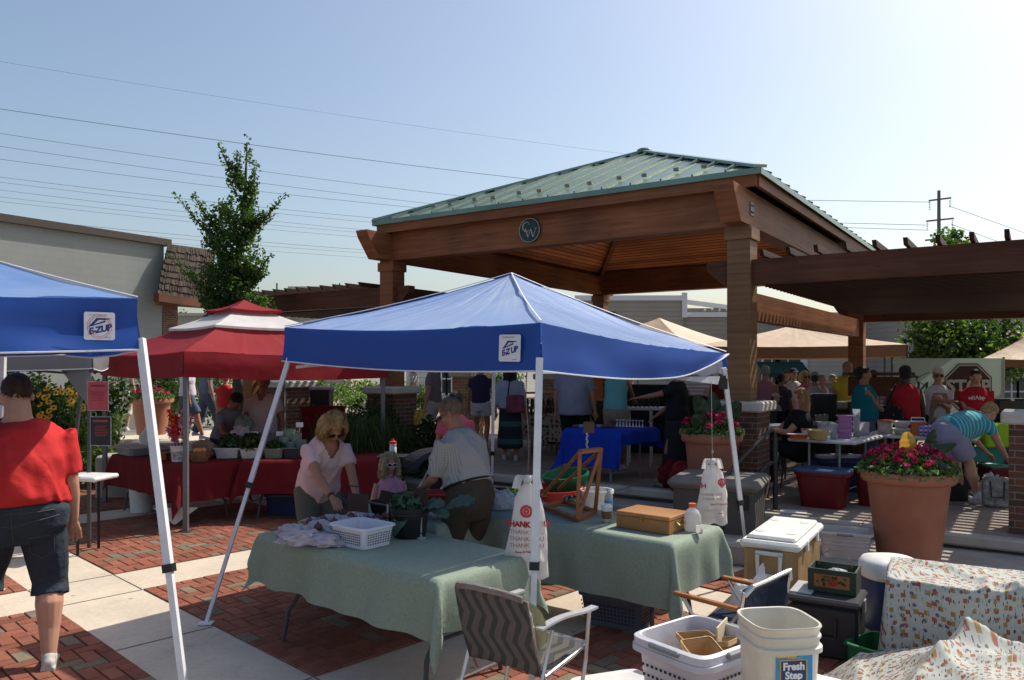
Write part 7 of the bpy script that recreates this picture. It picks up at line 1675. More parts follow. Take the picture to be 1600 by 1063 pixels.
q = thing('canister', 'round clear canister with red lid on the right white table', 'canister', (at(1383, 9.95), 9.95, W2c.z)); MB().lathe([(.085, 0), (.09, .16), (.001, .16)], n=28).build('body', mat('jar_milky', (.6, .55, .55), rough=.3, trans=.5, alpha=.9), q, smooth=True); MB().lathe([(.095, .155), (.095, .175), (.001, .178)], n=28).build('lid', mat('lid_red', (.6, .05, .02), rough=.4), q)
for i in range(2): tag(MB().lathe([(.06, 0), (.115, .08), (.12, .085), (.11, .08), (.055, .01), (.001, .01)], n=30).build('white_bowl', plastic_w, loc=(at(1409, 9.75), 9.75, W2c.z+i*.088), smooth=True), ['lower of two white bowls on the right white table', 'upper of two stacked white bowls'][i], 'bowl', 'stacked white bowls')
q = bin_('blue and orange lunch cooler with white handle', 'lunch bag', (at(1434, 9.7), 9.7, W2c.z), R(-25), .17, .13, .17, mat('cooler_orange', (.6, .14, .03), rough=.5), name='lunch_cooler', lid=mat('lid_sky', (.05, .25, .5), rough=.4), taper=.97); MB().tube([(-.08, 0, .15), (-.07, 0, .22), (.07, 0, .22), (.08, 0, .15)], .008, n=6).build('handle', plastic_w, q)
plaid = stripes('plaid_purple', (.55, .5, .68), (.16, .07, .36), .05, .42, 'Z', (.3, .2, .5), .05)
q = thing('checked_bag', 'purple and white checked cloth bag with bow', 'bag', (at(1463, 9.45), 9.45, W2c.z), R(-25)); b_ = MB(); b_.loft([((-.15, 0, .07), .055, .065), ((0, 0, .085), .075, .085), ((.15, 0, .07), .055, .065)], (0, 1, 0), n=18); me = remesh(b_, 'bag', .01, 2, .008, 8); link(me, 'bag_body', plaid, q)
MB().tube([(-.05, -.05, .16), (0, -.04, .2), (.05, -.05, .16), (0, -.06, .15), (-.08, -.07, .2), (-.05, -.05, .16)], .008, n=6).build('bow', mat('ribbon_purple', (.13, .05, .3), rough=.5), q)
bb2 = thing('backpack', 'black bag slumped at the end of the right white table', 'bag', (at(1482, 9.4), 9.4, .8), 0); b_ = MB(); b_.loft([((0, 0, .0), .09, .08), ((0, 0, .15), .12, .1), ((0, 0, .3), .09, .07)], n=14); link(remesh(b_, 'b', .012, 2, .012, 7), 'bag_body', fabric('bag_cloth_black', (.015, .015, .02)), bb2)
bb2.location.z = PLAT+.3; bb2.scale = (1, 1, 1.9); tag(MB().box((0, 0, .15), (.3, .3, .3)).build('stool', blk, loc=(at(1482, 9.4), 9.4, PLAT)), 'dark stool under the slumped black bag', 'stool')
# banner with stop sign
bn = thing('banner', 'pale green banner with script lettering and a stop sign', 'banner', P(1489, 623, 14.2), 0); wB, hB = 345*14.2/2/1220*1.0, 0; WB = (1570-1395)*14.2/1220; HB = (684-560)*14.2/1220
g = MB(); g.grid(lambda u, v_: V(((u-.5)*WB, .02*math.sin(u*9)*v_, (.5-v_)*HB)), 24, 10); g.build('sheet', mat('banner_green', (.33, .42, .36), rough=.6, var=.06, trans=.25), bn, smooth=True)
MR = Matrix.Rotation(R(90), 4, 'X'); oc = V(((1511-1482.5)*14.2/1220, -.03, zz(606, 14.2)-bn.location.z)); ro_ = 40*14.2/1220
def octo(r_, y, nm, m_): MB().poly([(oc.x+r_*math.cos(R(22.5+45*i)), y, oc.z+r_*math.sin(R(22.5+45*i))) for i in range(8)][::-1]).build(nm, m_, bn)
maro = mat('sign_maroon', (.05, .014, .016), rough=.6); octo(ro_, -.034, 'sign_edge', maro); octo(ro_*.95, -.038, 'sign_border', mat('sign_white', (.5, .5, .46), rough=.6)); octo(ro_*.89, -.042, 'sign_face', maro)
bn.location = P(1482.5, 622, 14.2)
text('STOP', .33, mat('sign_white', (.5, .5, .46)), bn, Matrix.Translation((oc.x, -.05, oc.z)) @ MR, bold=.012)
text('Swa', .5, mat('script_dark', (.05, .07, .06), rough=.6), bn, Matrix.Translation(((1437-1482.5)*14.2/1220, -.04, oc.z+.02)) @ MR, shear=.5)
g = MB(); g.tube([((1405-1482.5+30*math.cos(a)*.5)*14.2/1220+.1, -.045, oc.z+.0+.14*math.sin(a)) for a in [R(60+i*14) for i in range(20)]], .008, n=5); g.tube([((1440-1482.5)*14.2/1220+.12*math.sin(i*.5), -.045, oc.z-.1+i*.025) for i in range(16)], .007, n=5); g.build('script_flourish', mat('script_dark', (.05, .07, .06)), bn)
for sx in (-1, 1): MB().tube([(sx*WB/2, .03, HB/2+.02), (sx*WB/2, .03, PLAT-bn.location.z)], .02, n=6).build('support_pole', steel_g, bn)
tag(MB().box((0, 0, .55), (.7, .3, 1.1), bev=.03).build('grill_cabinet', blk, loc=(at(1582, 12), 12, PLAT), rz=R(5)), 'black equipment cabinet at the right edge behind the bending person', 'cabinet')
# table umbrella/board
tag(MB().box((0, 0, 0), (.9, .06, .3)).box((0, 0, .2), (1.0, .3, .05)).build('wooden_sign_box', cedar_d, loc=P(1372, 604, 12.4), rz=R(-8)), 'brown wooden counter top between the teal and red tank tops', 'counter')
tag(MB().box((0, 0, .5), (.9, .5, 1.0)).build('counter', cedar_d, loc=(at(1372, 12.8), 12.8, PLAT), rz=R(-8)), 'dark wooden counter body behind the teal tank top', 'counter')
sp2 = thing('speaker_box', 'black square case standing on a stand between the seated guests', 'case', (at(1283, 12.5), 12.5, PLAT)); MB().box((0, 0, .95), (.4, .3, .42), bev=.02).build('case', blk, sp2); MB().box((0, 0, .37), (.3, .3, .74)).build('stand', blk, sp2)
for i, (u, d) in enumerate(((1200, 12.2), (1222, 12.6), (1302, 11.8))):
    bkk = thing('black_chair', ['black folding chair left of the seated woman', 'black folding chair behind the seated woman', 'black folding chair by the dark case'][i], 'chair', (at(u, d), d, PLAT), R(i*20), 'black folding chairs'); MB().box((0, .2, .7), (.42, .03, .32), bev=.01).build('backrest', blk, bkk); MB().box((0, 0, .45), (.42, .4, .04), bev=.01).build('seat', blk, bkk)
    for sx in (-1, 1):
        for sy in (-1, 1): MB().tube([(sx*.19, sy*.18, .44), (sx*.2, sy*.24, 0)], .012, n=6).build('leg', blk_m, bkk)
# chair of the seated woman
wc = thing('folding_chair', 'dark folding chair under the seated woman in black', 'chair', (at(1245, 10.4), 10.4, PLAT), R(80)); MB().box((0, 0, .44), (.42, .4, .03), bev=.01).build('seat', blk, wc); MB().box((0, -.22, .72), (.42, .03, .2), bev=.01).build('backrest', blk, wc)
for sx in (-1, 1):
    for sy in (-1, 1): MB().tube([(sx*.19, sy*.18, .44), (sx*.2, sy*.24, 0)], .012, n=6).build('leg', blk_m, wc)
rt2 = folding_table('small table with dark goods left of the seated woman', (at(1205, 11.2), 11.2, PLAT), R(0), .7, .5, .76, style='s', nm='side_table')
# goods on the royal blue table and shelf
for i in range(9): tag(MB().lathe([(.02, 0), (.008, .03), (.006, .06), (.02, .09), (.015, .1)], n=10).build('figurine', mat('silver_goods', (.5, .5, .52), rough=.3, metal=.6), loc=(at(964+i*5, 11.3-.02*i), 11.3-.02*i, BLc.z+.003)), 'small silvery figurine on the royal blue table', 'figurine', 'silvery goods on the blue table')
for i in range(7): tag(MB().box((0, 0, .02), (.1, .07, .04), bev=.006).build('trinket_box', mat('trinket_%d' % (i % 3), ((.05, .05, .08), (.1, .3, .5), (.2, .05, .04))[i % 3], rough=.4), loc=(at(900+i*9, 11.1), 11.1, BLc.z+.003), rz=i), 'small dark trinket laid out on the royal blue table', 'trinket', 'trinkets on the blue table')
for i in range(10): tag(MB().lathe([(.022, 0), (.024, .1), (.01, .14), (.01, .17), (.001, .17)], n=10).build('bottle', mat('bottle_%d' % (i % 2), ((.02, .02, .025), (.03, .02, .015))[i % 2], rough=.2), loc=(at(965+i*7, 12.6), 12.6, DSc.z+.002)), 'dark bottle standing on the white display shelf', 'bottle', 'bottles on the display shelf')
for i in range(11): tag(MB().lathe([(.03, 0), (.032, .1), (.02, .13), (.02, .15), (.001, .15)], n=10).build('jar', mat('jar_dark', (.03, .02, .02), rough=.25), loc=(at(818+i*6, 14.1), 14.1, FPc.z)), 'dark jar in the row on the floral cloth table', 'jar', 'jars on the floral table')
sh_ = thing('jar_rack', 'wooden rack of dark jars behind the floral cloth table', 'rack', (at(848, 15), 15, PLAT)); MB().box((0, 0, .8), (.95, .3, .04)).box((0, 0, 1.08), (.95, .3, .03)).box((-.47, 0, .55), (.03, .3, 1.1)).box((.47, 0, .55), (.03, .3, 1.1)).build('frame', ok2, sh_)
for i in range(9): MB().lathe([(.035, 0), (.035, .12), (.02, .15), (.001, .15)], (-.4+i*.1, 0, .82), n=10).build('jar', mat('jar_dark', (.03, .02, .02)), sh_)
# red folding chairs behind the blonde woman
for i, (u, d, lab) in enumerate(((499, 11.6, 'red fabric camp chair behind the price sign, left one'), (521, 11.9, 'red fabric camp chair right of its twin'))):
    ch = thing('camp_chair', lab, 'chair', (at(u, d), d, 0), R(10-i*25), 'red camp chairs'); rc = fabric('camp_red', (.22, .012, .02))
    MB().grid(lambda a, c_: V(((a-.5)*.5, .05*math.sin(PI*a)-.12*(1-c_), 1.28-.55*c_)), 10, 8).build('backrest', rc, ch, solid=.01); MB().grid(lambda a, c_: V(((a-.5)*.5, -.45*c_, .72-.03*math.sin(PI*a))), 10, 6).build('seat', rc, ch, solid=.01)
    for sx in (-1, 1):
        MB().tube([(sx*.26, -.12, 1.3), (sx*.26, -.45, 0)], .012, n=6).build('leg', blk_m, ch); MB().tube([(sx*.26, 0, .7), (sx*.26, .1, 0)], .012, n=6).build('leg', blk_m, ch)
tag(MB().box((0, 0, 0), (.36, .2, .07), bev=.02).build('toy_tray', mat('tray_bright', (.6, .5, .4), rough=.5, var=.5, scale=15, var2=(.5, .3, .6)), loc=P(503, 608, 12.5)), 'sunlit pale and purple bundle on top of the red camp chairs', 'bundle')
tag(MB().box((0, 0, .3), (.3, .3, .6)).build('stand_box', blk, loc=(at(503, 12.5), 12.5, .9)), 'dark stand holding the sunlit bundle', 'stand')
# stroller behind the girl
sr = thing('stroller', 'dark stroller with grey frame behind the girl', 'stroller', (at(668, 7.9), 7.9, 0), R(-60)); 
for sx in (-1, 1):
    MB().tube([(sx*.24, .35, 1.0), (sx*.24, .25, .98), (sx*.24, -.35, .1)], .012, n=8).build('frame_tube', alu, sr); MB().tube([(sx*.24, .1, .65), (sx*.24, .35, .1)], .012, n=8).build('frame_tube', alu, sr)
    for yy in (-.35, .35):
        wh2 = MB().tube([(sx*.24-.02, yy, .1), (sx*.24+.02, yy, .1)], .1, n=20).build('wheel', blk, sr)
MB().tube([(-.24, .35, 1.0), (.24, .35, 1.0)], .016, n=8).build('push_bar', blk, sr); MB().grid(lambda a, c_: V(((a-.5)*.44, .18-.2*c_, .95-.5*c_)), 6, 6).build('seat_back', fabric('bag_cloth_black', (.015, .015, .02)), sr, solid=.02)
MB().grid(lambda a, c_: V(((a-.5)*.46, .15-.35*math.sin(c_*1.5), .95+.18*math.cos(c_*1.5)-.1)), 6, 8).build('hood', fabric('bag_cloth_black', (.015, .015, .02)), sr, solid=.01); MB().grid(lambda a, c_: V(((a-.5)*.44, -.02-.3*c_, .45)), 6, 4).build('seat', fabric('bag_cloth_black', (.015, .015, .02)), sr, solid=.02)
bo = thing('squeeze_bottle', 'white squeeze bottle with red cap standing behind the girl', 'bottle', P(614, 711, 8.2)); MB().lathe([(.035, 0), (.037, .01), (.037, .08), (.03, .09), (.037, .1), (.036, .12), (.001, .125)], n=24).build('bottle', plastic_w, bo, smooth=True); MB().lathe([(.038, .115), (.038, .14), (.015, .15), (.012, .17), (.001, .17)], n=20).build('cap', mat('cap_red', (.6, .03, .03), rough=.4), bo)
tag(MB().box((0, 0, 0), (.3, .3, .03)).box((0, 0, -.45), (.06, .06, .9)).build('stand_table', blk, loc=P(614, 714, 8.2)), 'dark stand under the red capped squeeze bottle', 'stand')
tag(MB().beam((0, 0, 0), P(690, 728, 6.9)-P(668, 764, 6.9), .025, .03).build('wooden_bar', ok2, loc=P(668, 764, 6.9)), 'short honey coloured wooden bar in front of the man in grey', 'bar')
bin_('red plastic tub between the girl and the man in grey', 'tub', (at(685, 7.0), 7.0, .62), 0, .4, .3, .14, redt, name='red_tub'); tag(MB().box((0, 0, .3), (.4, .35, .6)).build('crate', blk, loc=(at(685, 7.0), 7.0, 0)), 'dark crate under the small red tub behind the man in grey', 'crate')
# yellow print skirt-like cloth behind bald man; shopping bags near bending person
g = MB(); g.grid(lambda a, c_: P(648+a*22, 640, 12).lerp(P(646+a*8, 664, 12), c_)+V((0, .03*math.sin(a*8), 0)), 8, 6); tag(g.build('yellow_cloth', pattern_cloth('yellow_print', (.6, .4, .06), [((.2, .15, .05), .25, 1, 1, 'EUCLIDEAN')], 18, .3)), 'scrap of sunlit yellow printed cloth left of the bald head', 'cloth')
crumple('white carrier bag on the plaza beside the bending person', (at(1548, 9.4), 9.4, PLAT), .13, bagm, 1.7, sq=(.9, .8, 1.2), group='white plastic bags')
tb_ = thing('tote_bag', 'printed tote bag with black handles by the brick pillar', 'tote bag', (at(1556, 8.9), 8.9, PLAT), R(-20)); MB().box((0, 0, .17), (.26, .14, .34), bev=.02).build('bag_body', mat('tote_print', (.3, .27, .2), rough=.7, var=.8, scale=14, var2=(.5, .48, .42)), tb_); MB().tube([(-.07, -.075, .3), (-.06, -.09, .12), (.06, -.09, .12), (.07, -.075, .3)], .008, n=6).build('handle', blk, tb_)
g = MB(); g.grid(lambda a, c_: P(1445+a*130, 690+a*12, 9.9).lerp(P(1440+a*130, 715+a*10, 9.8), c_)+V((0, .03*math.sin(a*8), 0)), 12, 5); tag(g.build('teal_cloth', fabric('teal_cloth', (.06, .22, .2))), 'teal cloth spread behind the bending person', 'cloth')
tag(MB().box((0, 0, 0), (.3, .2, .3), bev=.02).build('lime_bag', fabric('lime', (.35, .6, .03)), loc=P(1552, 680, 9.9)), 'lime green bag beside the bending person', 'bag')
bin_('green lidded tub at the foot of the brick pillar', 'tub', (at(1556, 9.8), 9.8, PLAT), 0, .3, .3, .35, redp, lid=mat('lid_mint', (.03, .3, .18)), name='storage_bin')
# cafe things on the plaza and the dark mass behind the black dress
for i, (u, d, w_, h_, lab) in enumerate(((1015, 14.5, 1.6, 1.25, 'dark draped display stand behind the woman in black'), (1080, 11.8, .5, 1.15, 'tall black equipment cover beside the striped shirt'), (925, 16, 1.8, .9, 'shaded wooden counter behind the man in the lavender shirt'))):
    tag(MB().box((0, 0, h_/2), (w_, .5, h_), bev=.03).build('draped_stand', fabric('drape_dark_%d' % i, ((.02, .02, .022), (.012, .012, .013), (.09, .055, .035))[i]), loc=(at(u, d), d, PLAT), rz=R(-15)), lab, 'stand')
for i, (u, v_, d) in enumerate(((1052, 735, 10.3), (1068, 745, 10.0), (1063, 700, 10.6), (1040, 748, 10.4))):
    crumple('heaped bag of goods on the plaza left of the shaded planter, %s' % ('dark red', 'red', 'blue and white', 'beige')[i], (at(u, d), d, PLAT), .16, fabric('heap_%d' % i, ((.12, .01, .015), (.2, .02, .02), (.25, .3, .4), (.3, .24, .18))[i], var=.4), i*2.1, name='goods_bag', cat='bag', sq=(1.1, .8, 1.2 if i < 3 else .4), ears=False)
# ------------------------------------------------------------------ the people
def fab(c, n=None, **k): return fabric(n or 'cloth_%02d%02d%02d' % tuple(int(x*99) for x in c), c, **k)
denim = fab((.035, .045, .06), 'denim_dark', var=.25, scale=5, bump=.7, bscale=18)
def headz(v_, d, z0): return zz(v_, d)-z0
# man in red, back to camera
T, J = person(-3.05, 4.82, 0, (-.45, 1), 1.87, 'heavy man in red t-shirt and dark denim shorts at the left edge, back turned', fab((.5, .03, .03), 'tee_red', bump=.6, bscale=8), ('shorts', denim, 1.2), ('buzz', 'brown'), 'light', w=1.5, belly=.09, detail=1, head=(22, -28), hl=(-.34, .1, .78), hr=(.27, .12, .84), sleeve=.82, hem=.04, shoe=(.5, .48, .42), sock=True, feet=((-.2, .12, .11), (.13, 0, .08)), glasses=((.03, .02, .02), False))
# stitched pockets, waistband and seams on the denim shorts
from mathutils.bvhtree import BVHTree
sh_o = [o for o in COL.objects if o.parent == T and o.name.startswith('shorts')][0]; me_ = sh_o.data
bv = BVHTree.FromPolygons([v.co for v in me_.vertices], [p.vertices for p in me_.polygons])
def stitch(pts, off=.002, r_=.0022):
    out = []
    for a, b_ in zip(pts, pts[1:]):
        for i in range(8):
            x = a[0]+(b_[0]-a[0])*i/8; z = a[1]+(b_[1]-a[1])*i/8; h_ = bv.ray_cast(V((x, -1, z)), V((0, 1, 0)))
            if h_[0]: out.append(h_[0]+V((0, -off, 0)))
    return out
st_ = MB()
for pts in ([(-.19, .8), (-.19, .7), (-.13, .66), (-.07, .7), (-.07, .8), (-.19, .8)], [(.19, .8), (.19, .7), (.13, .66), (.07, .7), (.07, .8), (.19, .8)], [(-.24, .92), (-.1, .9), (0, .87), (.1, .9), (.24, .92)], [(0, .97), (0, .72)], [(-.27, .955), (.27, .955)]):
    q = stitch(pts)
    if len(q) > 3: st_.tube(q, .0022, n=4)
link(st_.mesh('stitching'), 'stitching', mat('thread', (.07, .075, .08), rough=.8), T)
# woman in pink
T, J = person(at(500, 6.35), 6.4, 0, (.75, -1), 1.66, 'blonde woman in pale pink v-neck shirt and sunglasses bending over the table', fab((.75, .5, .47), 'tee_pink'), ('pants', fab((.13, .12, .09), 'khaki_olive'), 2), ('bob', 'blonde'), 'tan', lean=31, detail=1, head=(20, 4), w=1.0, belly=.02, sleeve=.62, hem=-.06, neckline='vee', glasses=((.02, .015, .012), True), hl=(-.12, .5, .8), hr=(.12, .6, .86))
Aw = J['A']; 
for sgn, nm, c1_, m_ in ((-1, 'watch', .028, blk), (1, 'bracelet', .028, mat('bracelet', (.1, .03, .02)))):
    sh, el, wp = Aw[sgn]; MB().tube([wp.lerp(el, .02), wp.lerp(el, .1)], .031, n=14).build(nm, m_, T)
# girl
T, J = person(at(609, 7.05), 7.05, 0, (.5, -1), 1.28, 'little girl with curly blonde hair, pink sleeveless top and white sunglasses', fab((.65, .3, .4), 'top_pink'), ('skirt', fab((.5, .3, .35)), .5), ('curly', 'pale'), 'pink', detail=1, w=.92, sleeve=0, hem=-.1, glasses=((.85, .85, .85), True), head=(4, 0), pelvis=.7)
bpy.data.objects[T.name].scale = (T.scale[0],)*3
# man in grey checked shirt
chk = stripes('check_shirt', (.55, .48, .4), (.4, .36, .33), .012, .35, 'Z', (.34, .33, .33), .012)
person(at(728, 5.95), 5.95, 0, (-.8, .8), 1.71, 'balding man in grey checked short sleeved shirt and brown trousers leaning forward', chk, ('pants', fab((.075, .058, .042), 'trousers_brown'), 2), ('buzz', 'short_grey'), 'tan', lean=19, detail=1, head=(12, -32), w=1.1, belly=.03, sleeve=.9, hem=.115, glasses=((.08, .05, .04), False), hl=(-.12, .36, .98), hr=(.32, .12, .76), belt=True)
def bgp(u, d, z0, vtop, face, label, shirt, bottom, hair, skin='light', **k):
    hgt = headz(vtop, d, z0)
    if 'fixed' in k: hgt = k.pop('fixed')
    return person(at(u, d), d, z0, face, hgt, label, shirt, bottom, hair, skin, **k)
khaki = fab((.25, .19, .13)); white_f = fab((.62, .61, .6)); blackf = fab((.015, .015, .017)); navyf = fab((.02, .025, .06)); jean = fab((.08, .1, .15), var=.2)
bgp(712, 9.0, 0, 611, (-.3, 1), 'dark haired person in a pink top just behind the balding man', fab((.5, .1, .14)), ('pants', blackf, 2), ('curlcap', 'black'), 'mid')
bgp(677, 14.5, PLAT, 563, (-1, .25), 'man in dusty purple polo shirt with hands in pockets, walking left', fab((.2, .15, .18)), ('pants', fab((.5, .45, .42)), 2), ('short', 'brown'), 'tan', w=1.05, fixed=1.78)
bgp(751, 14.8, PLAT, 565, (.2, 1), 'person in navy shirt and white shorts, back turned, left of the rear tent leg', fab((.045, .035, .1)), ('shorts', white_f, .55), ('short', 'brown'), 'tan', fixed=1.72)
T, J = bgp(797, 13.2, PLAT, 565, (.1, 1), 'long haired woman in light blue jacket and long dark skirt with a shoulder bag', fab((.3, .36, .46)), ('skirt', stripes('skirt_teal', (.02, .03, .035), (.05, .09, .1), .3, .3), .22), ('long', 'black'), 'tan', fixed=1.7, sleeve=1.5, w=1.05)
hb2 = thing('shoulder_bag', 'faded red shoulder bag worn by the long haired woman', 'bag', (at(805, 12.95), 12.95, PLAT+.85)); b_ = MB(); b_.box((0, 0, .12), (.3, .08, .3), bev=.03); b_.build('bag_body', fab((.22, .05, .08), 'bag_rose', var=.5), hb2); MB().tube([(-.12, 0, .25), (-.09, -.02, .55), (.02, .1, .68)], .012, n=6).build('strap', blackf, hb2)
bgp(897, 12.4, PLAT, 555, (.35, .9), 'big man in lavender shirt and dark trousers standing at the stall', fab((.24, .24, .32)), ('pants', blackf, 2), ('short', 'grey'), 'tan', w=1.4, belly=.1, fixed=1.86, sleeve=.8, hem=-.16)
bgp(962, 12.0, PLAT, 560, (.5, .8), 'person in turquoise tank top and tan shorts reaching across the stall', fab((.13, .33, .34)), ('shorts', khaki, .9), ('short', 'brown'), 'mid', fixed=1.75, sleeve=0, lean=8, hl=(-.1, .5, 1.1), hr=(.1, .5, 1.05))
bgp(1058, 10.5, PLAT, 560, (-.9, .2), 'woman in long black dress with one arm stretched out to the left', blackf, ('skirt', fab((.02, .02, .022), 'dress_black'), .12), ('bun', 'black'), 'mid', fixed=1.68, w=1.15, sleeve=.7, hl=(-.15, .62, 1.2), hr=(.2, .3, .95))
bgp(1090, 13.4, PLAT, 566, (-.4, -.9), 'person in pink and white striped shirt behind the shaded planter', stripes('stripe_pink', (.6, .3, .32), (.65, .6, .6), .06, .45), ('shorts', jean, 1), ('short', 'brown'), 'light', fixed=1.72, hl=(-.05, .34, 1.12), hr=(.08, .36, 1.1))
bgp(1128, 14.0, PLAT, 568, (-.5, -.8), 'person in dark red shirt glimpsed beside the pavilion post', fab((.22, .02, .03)), ('pants', blackf, 2), ('short', 'black'), 'mid', fixed=1.7)
bgp(191, 17.4, .42, 545, (-.2, 1), 'woman in floral blouse and white capri trousers at left', pattern_cloth('blouse_floral', (.5, .45, .45), [((.12, .03, .06), .32, 1, 1, 'EUCLIDEAN')], 14, 0), ('shorts', white_f, 1.3), ('bob', 'brown'), 'light', fixed=1.65)
bgp(293, 16.2, .36, 545, (.9, .3), 'person in pale lilac shirt and denim skirt striding right', fab((.6, .55, .62)), ('shorts', jean, .95), ('short', 'brown'), 'tan', fixed=1.72, w=1.15, feet=((-.1, -.25), (.1, .3)))
bgp(322, 17.0, .36, 548, (.7, .6), 'walker in jeans and blue shirt just right of the denim skirt', fab((.12, .15, .22)), ('pants', jean, 2), ('short', 'brown'), 'tan', fixed=1.75, feet=((-.1, -.2), (.1, .25)))
bgp(352, 10.9, 0, 612, (.75, -.5), 'dark haired person in grey shirt bending over a cauliflower behind the red table', fab((.2, .22, .26)), ('pants', navyf, 2), ('curlcap', 'black'), 'mid', fixed=1.62, lean=26, head=(26, 0), hl=(-.02, .42, .98), hr=(.12, .42, .96))
q = P(382, 662, 10.6); tag(crumple('cauliflower held in plastic by the person in the grey shirt', (q.x, q.y, q.z-.1), .11, cabm, 4.4, name='cauliflower', cat='cauliflower', ears=False), None); q = P(377, 690, 10.4); crumple('white carrier bag being filled behind the greens', (q.x, q.y, .74), .15, bagm, 9, sq=(1, .7, 1.2), group='white plastic bags')
bgp(412, 11.1, 0, 588, (0, -1), 'man in white v-neck t-shirt standing in the shade of the red gazebo', fab((.5, .47, .46), 'tee_white'), ('pants', fab((.25, .27, .33)), 2), ('short', 'black'), 'mid', w=1.15, belly=.02, neckline='vee', fixed=1.8, sleeve=.6)
bgp(352, 15.5, .3, 586, (.2, 1), 'child in a red shirt beyond the red table', fab((.5, .03, .03), 'tee_red'), ('shorts', khaki, 1), ('short', 'grey'), 'light', fixed=1.45); bgp(380, 15.8, .3, 584, (.3, 1), 'grey haired person in a dark shirt next to the red shirted child', fab((.06, .06, .07)), ('pants', blackf, 2), ('short', 'grey'), 'light', fixed=1.5)
bgp(645, 18.5, .3, 572, (-1, 0), 'distant person in a white top left of the purple polo', white_f, ('pants', khaki, 2), ('short', 'brown'), 'light', fixed=1.7)
bgp(1196, 13.8, PLAT, 570, (.35, .9), 'grey haired woman in pink floral sleeveless top, back turned beside the post', pattern_cloth('top_floral', (.4, .14, .17), [((.5, .4, .38), .22, 1, 1, 'EUCLIDEAN')], 20, 0), ('pants', blackf, 2), ('short', 'grey'), 'tan', sleeve=0, hr=(.15, .35, 1.0), fixed=1.62, w=1.1)
bgp(1240, 15.5, PLAT, 575, (.1, -1), 'man in dark cap and white t-shirt facing the camera', white_f, ('pants', khaki, 2), ('short', 'brown'), 'light', cap=(.02, .03, .08))
bgp(1258, 14.6, PLAT, 579, (.2, -1), 'blonde woman in sunglasses and bright pink shirt', fab((.65, .18, .3)), ('pants', khaki, 2), ('bob', 'pale'), 'light', glasses=((.02, .02, .02), True))
bgp(1273, 13.8, PLAT, 581, (.3, 1), 'person in lilac cap and pale shirt, back turned', fab((.48, .44, .45)), ('pants', khaki, 2), ('short', 'brown'), 'tan', cap=(.35, .3, .38)); bgp(1285, 14.4, PLAT, 584, (.6, -.6), 'older bald man partly hidden behind the lilac cap', fab((.4, .36, .36)), ('pants', khaki, 2), ('buzz', 'grey'), 'pink')
bgp(1221, 14.2, PLAT, 592, (.7, .5), 'stooping dark haired person between the floral top and the white t-shirt', fab((.08, .08, .1)), ('pants', blackf, 2), ('short', 'black'), 'mid', fixed=1.48); bgp(1212, 13.0, PLAT, 608, (.5, -.5), 'seated child in a pale pink cap', fab((.5, .3, .35)), ('pants', blackf, 2), ('short', 'brown'), 'light', cap=(.6, .4, .42), fixed=1.15)
bgp(1316, 13.6, PLAT, 577, (.3, -1), 'man in yellow t-shirt with short grey hair leaning over', fab((.6, .45, .05)), ('pants', blackf, 2), ('buzz', 'short_grey'), 'tan', lean=14, head=(10, 0), fixed=1.72)
T, J = bgp(1250, 10.35, PLAT, 604, (-1, .15), 'seated woman in black t-shirt with strawberry blonde hair', blackf, ('pants', blackf, 2), ('long', 'strawberry'), 'light', seated=True, pelvis=.52, w=1.25, belly=.04, hl=(-.1, .42, .78), hr=(.1, .45, .76), fixed=1.72)
bgp(1350, 11.0, PLAT, 571, (.8, -.25), 'woman in teal tank top with arms crossed and hair tied back', fab((.01, .13, .17)), ('pants', fab((.1, .12, .17)), 2), ('bun', 'black'), 'mid', sleeve=0, w=1.2, belly=.03, hl=(-.02, .3, 1.04), hr=(.0, .34, .98))
T, J = bgp(1414, 11.2, PLAT, 571, (.15, 1), 'woman in red sleeveless top carrying a large black bag, back turned', fab((.42, .02, .03)), ('pants', blackf, 2), ('curlcap', 'black'), 'dark', sleeve=0, w=1.25, belly=.02)
hb3 = thing('shoulder_bag', 'large black shoulder bag on the woman in the red sleeveless top', 'bag', (at(1392, 10.9), 10.9, PLAT+.72)); b_ = MB(); b_.loft([((0, 0, 0), .2, .08), ((0, 0, .16), .2, .09), ((.03, 0, .3), .13, .05)], n=14); link(remesh(b_, 'b', .012, 2, .015, 6), 'bag_body', blackf, hb3); MB().tube([(-.08, 0, .28), (.05, -.02, .6), (.14, .12, .68)], .014, n=6).build('strap', blackf, hb3)
bgp(1466, 11.7, PLAT, 574, (-.35, -1), 'person in cream cap, sunglasses and white t-shirt with an apron', white_f, ('pants', blackf, 2), ('short', 'brown'), 'light', cap=(.55, .5, .42), glasses=((.02, .02, .02), True), hl=(-.02, .3, 1.15), hr=(-.16, .36, 1.2), apron=(.32, .22, .15), w=1.05)
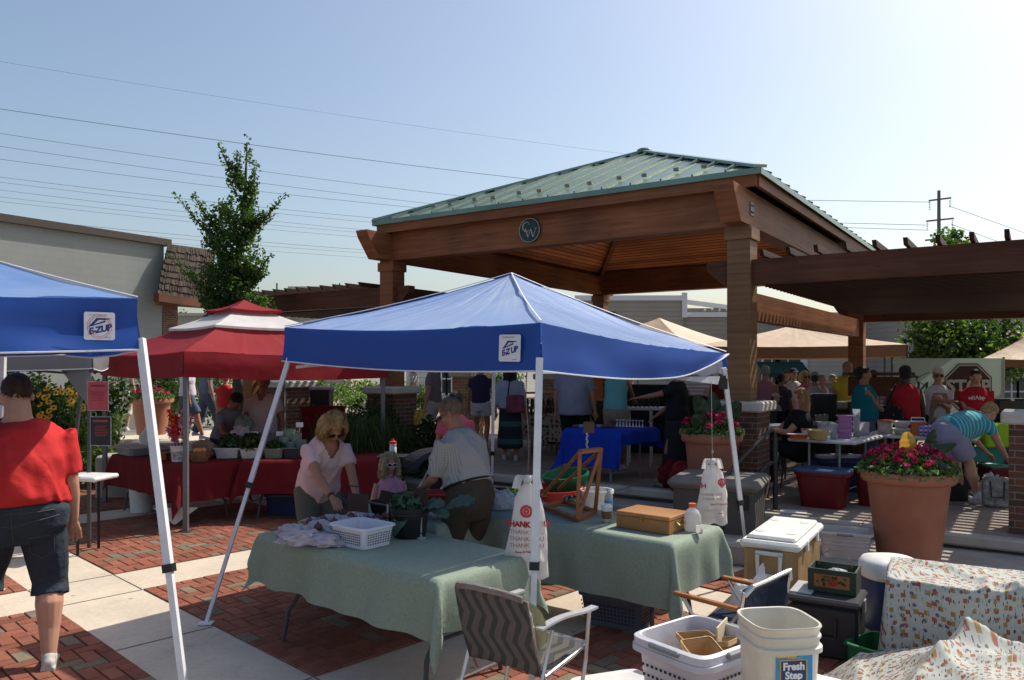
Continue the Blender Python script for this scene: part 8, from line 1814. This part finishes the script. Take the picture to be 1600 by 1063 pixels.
T, J = bgp(1524, 11.0, PLAT, 575, (-.45, -1), 'woman in red t-shirt with arched white lettering and hands clasped', fab((.5, .02, .03), 'tee_red2'), ('pants', blackf, 2), ('short', 'black'), 'light', w=1.25, belly=.03, hl=(-.04, .33, 1.08), hr=(.02, .35, 1.08), head=(12, -10))
tt_ = J['t'](.33)+J['fw']*(.122*1.25+.055)
text('MIAMI', .085, mat('ink_cream', (.7, .65, .6), rough=.7), T, Matrix.Translation(tt_+V((0, 0, .03))) @ Matrix.Rotation(PI, 4, 'Z') @ Matrix.Rotation(R(90), 4, 'X'), bold=.002, warp=lambda c: V((c.x, c.y-c.x*c.x*2.2, c.z-c.x*c.x*3.0)))
bgp(1364, 12.6, PLAT, 577, (.5, 1), 'man in plaid shirt partly hidden behind the teal tank top', stripes('plaid_blue', (.5, .48, .52), (.2, .22, .36), .07, .4, 'Z', (.45, .2, .22), .09), ('pants', khaki, 2), ('short', 'brown'), 'tan')
# bending woman in striped shirt
strp = stripes('stripe_aqua', (.035, .34, .42), (.35, .55, .55), .05, .28, 'Y')
person(at(1516, 9.2), 9.2, PLAT, (1, .25), 1.66, 'person in aqua striped shirt and lilac shorts bending double, white socks', strp, ('shorts', fab((.32, .3, .42), 'shorts_lilac'), .78), ('short', 'blonde'), 'light', lean=78, head=(-20, 0), w=1.22, belly=.02, sleeve=.55, hem=-.02, hl=(-.15, .55, .42), hr=(.15, .5, .4), sock=True, shoe=(.55, .52, .5))

bgp(1302, 15.6, PLAT, 584, (.5, -1), 'white haired person in a grey shirt left of the man in yellow', fab((.3, .3, .32)), ('pants', khaki, 2), ('short', 'grey'), 'light')
bgp(1229, 17.0, PLAT, 579, (-.3, -1), 'distant person in a dark green shirt left of the dark cap', fab((.04, .09, .06)), ('pants', blackf, 2), ('short', 'brown'), 'tan')
bgp(1338, 15.2, PLAT, 583, (-.6, -1), 'distant person in an orange shirt between the yellow t-shirt and the rear post', fab((.5, .16, .04)), ('pants', jean, 2), ('short', 'black'), 'tan')
